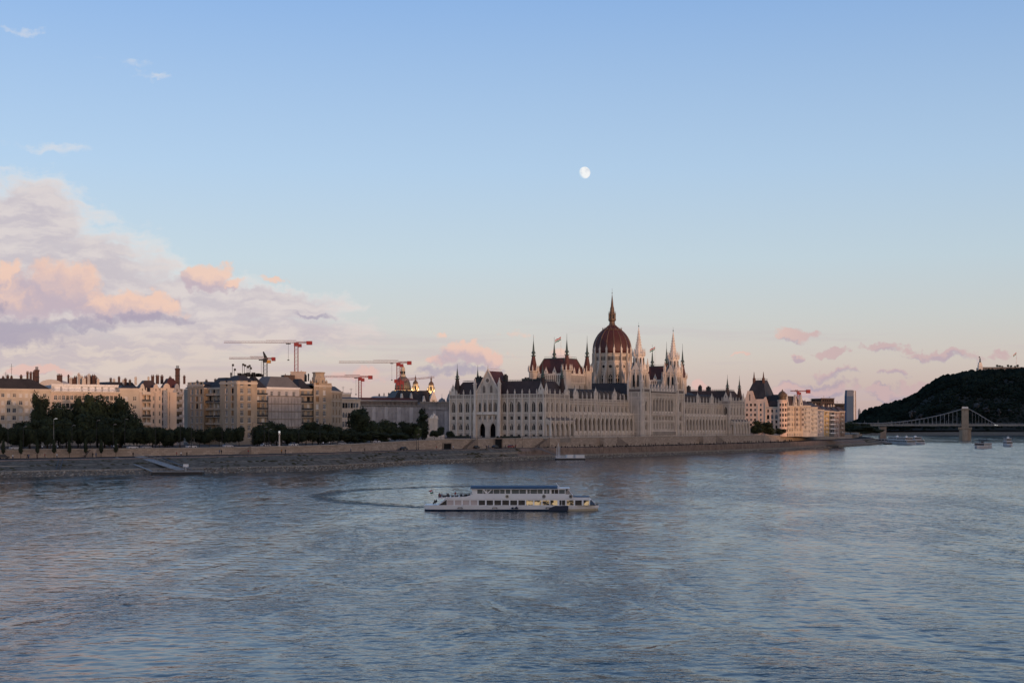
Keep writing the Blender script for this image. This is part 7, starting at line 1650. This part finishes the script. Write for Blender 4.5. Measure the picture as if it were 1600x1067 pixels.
mb = MB(); mb.box(xl-90,xr+60,-1,12,bz(665.3),bz(663.4)); mb.build('deck_girder', bdark, br)
mb = MB(); mb.box(xl-90,xr+60,-2.2,13.2,bz(663.4),bz(662.4)); mb.build('deck_plate', bsteel, br)
mb = MB()
for k in range(int((xr-xl+150)/4)): x = xl-90+k*4; mb.bar((x,-2.1,bz(662.4)),(x,-2.1,bz(661)),.1)
mb.bar((xl-90,-2.1,bz(661)),(xr+60,-2.1,bz(661)),.12); mb.build('parapet_rail', bsteel, br)
def chain(y, side):
    mb = MB(); hg = MB(); a = -6*s_; m_ = -143*s_
    N = 44; pts = []; hb0 = MB(); hb0.bar((0,0,0),(0,0,1),.14,0,4); hme = hb0.mesh('hanger', [bsteel]); hl = []
    for k in range(N+1): x = -6*s_+(xl+4*s_+6*s_+6*s_)*k/N if False else (-6-274*k/N)*s_; q = (x/s_+143)/137.0; pts.append(Vector((x, y, bz(661.2)+(bz(639.5)-bz(661.2))*q*q)))
    for p, q in zip(pts, pts[1:]): mb.bar(p, q, .44, 0, 4)
    hl += [(p.x, p.z) for p in pts[1:-1]]
    c = mb.build('chain', bsteel, br); mb = MB()
    R = [Vector((x*s_, y, bz(yy))) for x, yy in ((6,639.3),(15,644.2),(24,649.8),(33,655.6),(44,662.2))]
    for p, q in zip(R, R[1:]): mb.bar(p, q, .44, 0, 4)
    for k in range(1,8): x = 6+38*k/8; yy = 639.3+(662.2-639.3)*k/8; hl.append((x*s_, bz(yy)))
    mb.build('chain', bsteel, br); [obj('hanger', hme, c, (hx, y, bz(663)), scale=(1,1,max(.1,hz-bz(663)))) for hx, hz in hl]
chain(-3.0, 0); chain(14.0, 1)
# abutment at the near end, street lamps on the deck
mb = MB(); mb.box(-160*s_-60,-158*s_,-3,14,0,bz(666)); mb.build('abutment', bstone, br)
for k in range(9): mb = MB(); x = (-175+k*21)*s_; mb.bar((x,12.5,bz(662.4)),(x,12.5,bz(656.5)),.22,0,5,.12); mb.build('bridge_lamp', bsteel, br)
mb = MB(); mb.box(43.5*s_,45.5*s_,-2.6,-2.2,bz(664.6),bz(663.2)); mb.box(46.5*s_,48*s_,-2.6,-2.2,bz(665),bz(663.6)); mb.build('deck_light', bulb, br)
# ================================================================== hilltop
d = HD+150; s_ = d/F; t = thing('hilltop_statue', 'statue of a figure holding up a palm leaf on a tall pedestal on the hilltop', 'statue', (PX(1531.3,d),d,PZ(583,d))); zb_ = PZ(583,d)
def hz_(y): return PZ(y,d)-zb_
mb = MB(); mb.box(-4.6*s_,4.2*s_,-6,6,-6,hz_(578)); mb.taper((-3.3*s_,3.2*s_,-4.4,4.4),hz_(578),(-2.9*s_,2.8*s_,-4,4),hz_(570)); mb.taper((-2.6*s_,2.3*s_,-3.5,3.5),hz_(570),(-2.1*s_,1.9*s_,-3,3),hz_(566.2)); mb.build('pedestal', stone_w, t)
mb = MB(); z0 = hz_(566.2); H = hz_(557)-z0
mb.lathe(0,0,[(1.9,z0),(2.0,z0+H*.1),(1.5,z0+H*.3),(1.25,z0+H*.42),(1.5,z0+H*.52),(1.1,z0+H*.58),(.5,z0+H*.61),(.8,z0+H*.66),(.75,z0+H*.7),(.2,z0+H*.74)],10)
for sx in (-1,1): mb.bar((sx*1.1,0,z0+H*.55),(sx*1.3-.9,0,z0+H*.78),.5,0,6,.35)
mb.bar((-.9,0,z0+H*.78),(-1.2,0,z0+H*.86),.4,0,6,.3); mb.add([(-2.6,0,z0+H*.84),(-.2,.4,z0+H*.80),(.6,0,z0+H*.92),(-1.4,-.3,z0+H*1.02),(-3.2,0,z0+H*1.0)], [(0,1,2,3,4)]); mb.add([(-2.6,.3,z0+H*.84),(-.2,.7,z0+H*.80),(.6,.3,z0+H*.92),(-1.4,.0,z0+H*1.02),(-3.2,.3,z0+H*1.0)], [(4,3,2,1,0)]); mb.build('figure', iron, t)
t = thing('hilltop_fortress', 'long low fortress wall along the hill crest', 'fortress', (PX(1537,d),d+20,PZ(580,d))); z1 = PZ(573.5,d)-PZ(580,d); L = 95*s_; mb = MB(); fr = frame(0,0,0,-1); holes = [(3+k*7.5,4.6+k*7.5,z1-5,z1-3.4,0) for k in range(int(L/7.5)-1)]
facade(mb, fr, 0, L, -8, z1, holes, .6); mb.box(0,L,.7,30,-8,z1-.1); mb.fbox(fr, 0, L, -1, .5, z1, z1+.9); mb.add([(0,0,-8),(0,30,-8),(0,30,z1),(0,0,z1)], [(0,3,2,1)]); w_ = mb.build('wall', mat('fort_stone', (.2,.18,.165), .9, .2, .05), t); put_windows(w_, fr, holes, SD, .6)
mb = MB(); fx = 57*s_; mb.bar((fx,4,z1),(fx,4,PZ(549,d)-PZ(580,d)),.6,0,6,.4); fpole = mb.build('flagpole', white, t); mb = MB(); zf = PZ(550,d)-PZ(580,d); N = 6
for k in range(N+1):
    for j in range(4): mb.v.append((fx-.4-6.6*k/N, 4, zf-j*1.5-5.2*k/N+.5*sin(k)))
for k in range(N):
    for j in range(3): o = k*4+j; mb.f.append((o,o+1,o+5,o+4)); mb.m.append(j)
mb.build('flag', FLAG, fpole)
for i, px in enumerate((1558,1562,1566,1575,1580,1586,1590)): tree('round', i%3, px, d+10, 569.5+(i%3), 4.2, PZ(574,d), 'tiny tree on the hilltop fortress, %s from the statue' % nth(i+1), 'tiny trees on the hilltop fortress')
# ================================================================== the moon
md = 42000.0; r = 9.2/F*md; mm = bpy.data.materials.new('moon'); mm.use_nodes = True; t_ = mm.node_tree; t_.nodes.clear(); h = G(t_)
N_ = h.n('ShaderNodeNewGeometry').outputs['Normal']; dt = h.v('DOT_PRODUCT', N_, tuple(Vector((sin(SUN_AZ),cos(SUN_AZ),.22)).normalized()))
Pm = h.n('ShaderNodeTexCoord').outputs['Object']; mar = h.noise(Pm, 1.1/r, 3, .6)
ml = h.mix(h.smooth(mar,.42,.66), (.90,.91,.91), (.72,.75,.80)); ec = h.mix(h.smooth(dt, -.42, .4), lin(180,208,232), ml)  # sunlit phase and sky-toned dim limb painted into the emission
em = h.n('ShaderNodeEmission'); t_.links.new(ec, em.inputs[0]); ot = h.n('ShaderNodeOutputMaterial'); t_.links.new(em.outputs[0], ot.inputs[0])
mb = MB(); mb.lathe(0,0,[(max(.01,r*sin(pi*k/24)), -r*cos(pi*k/24)) for k in range(25)],32); mo = mb.build('moon', mm, None, True, label='white gibbous moon high above the parliament', cat='moon'); mo.location = (PX(913.3,md), md, PZ(270.3,md))
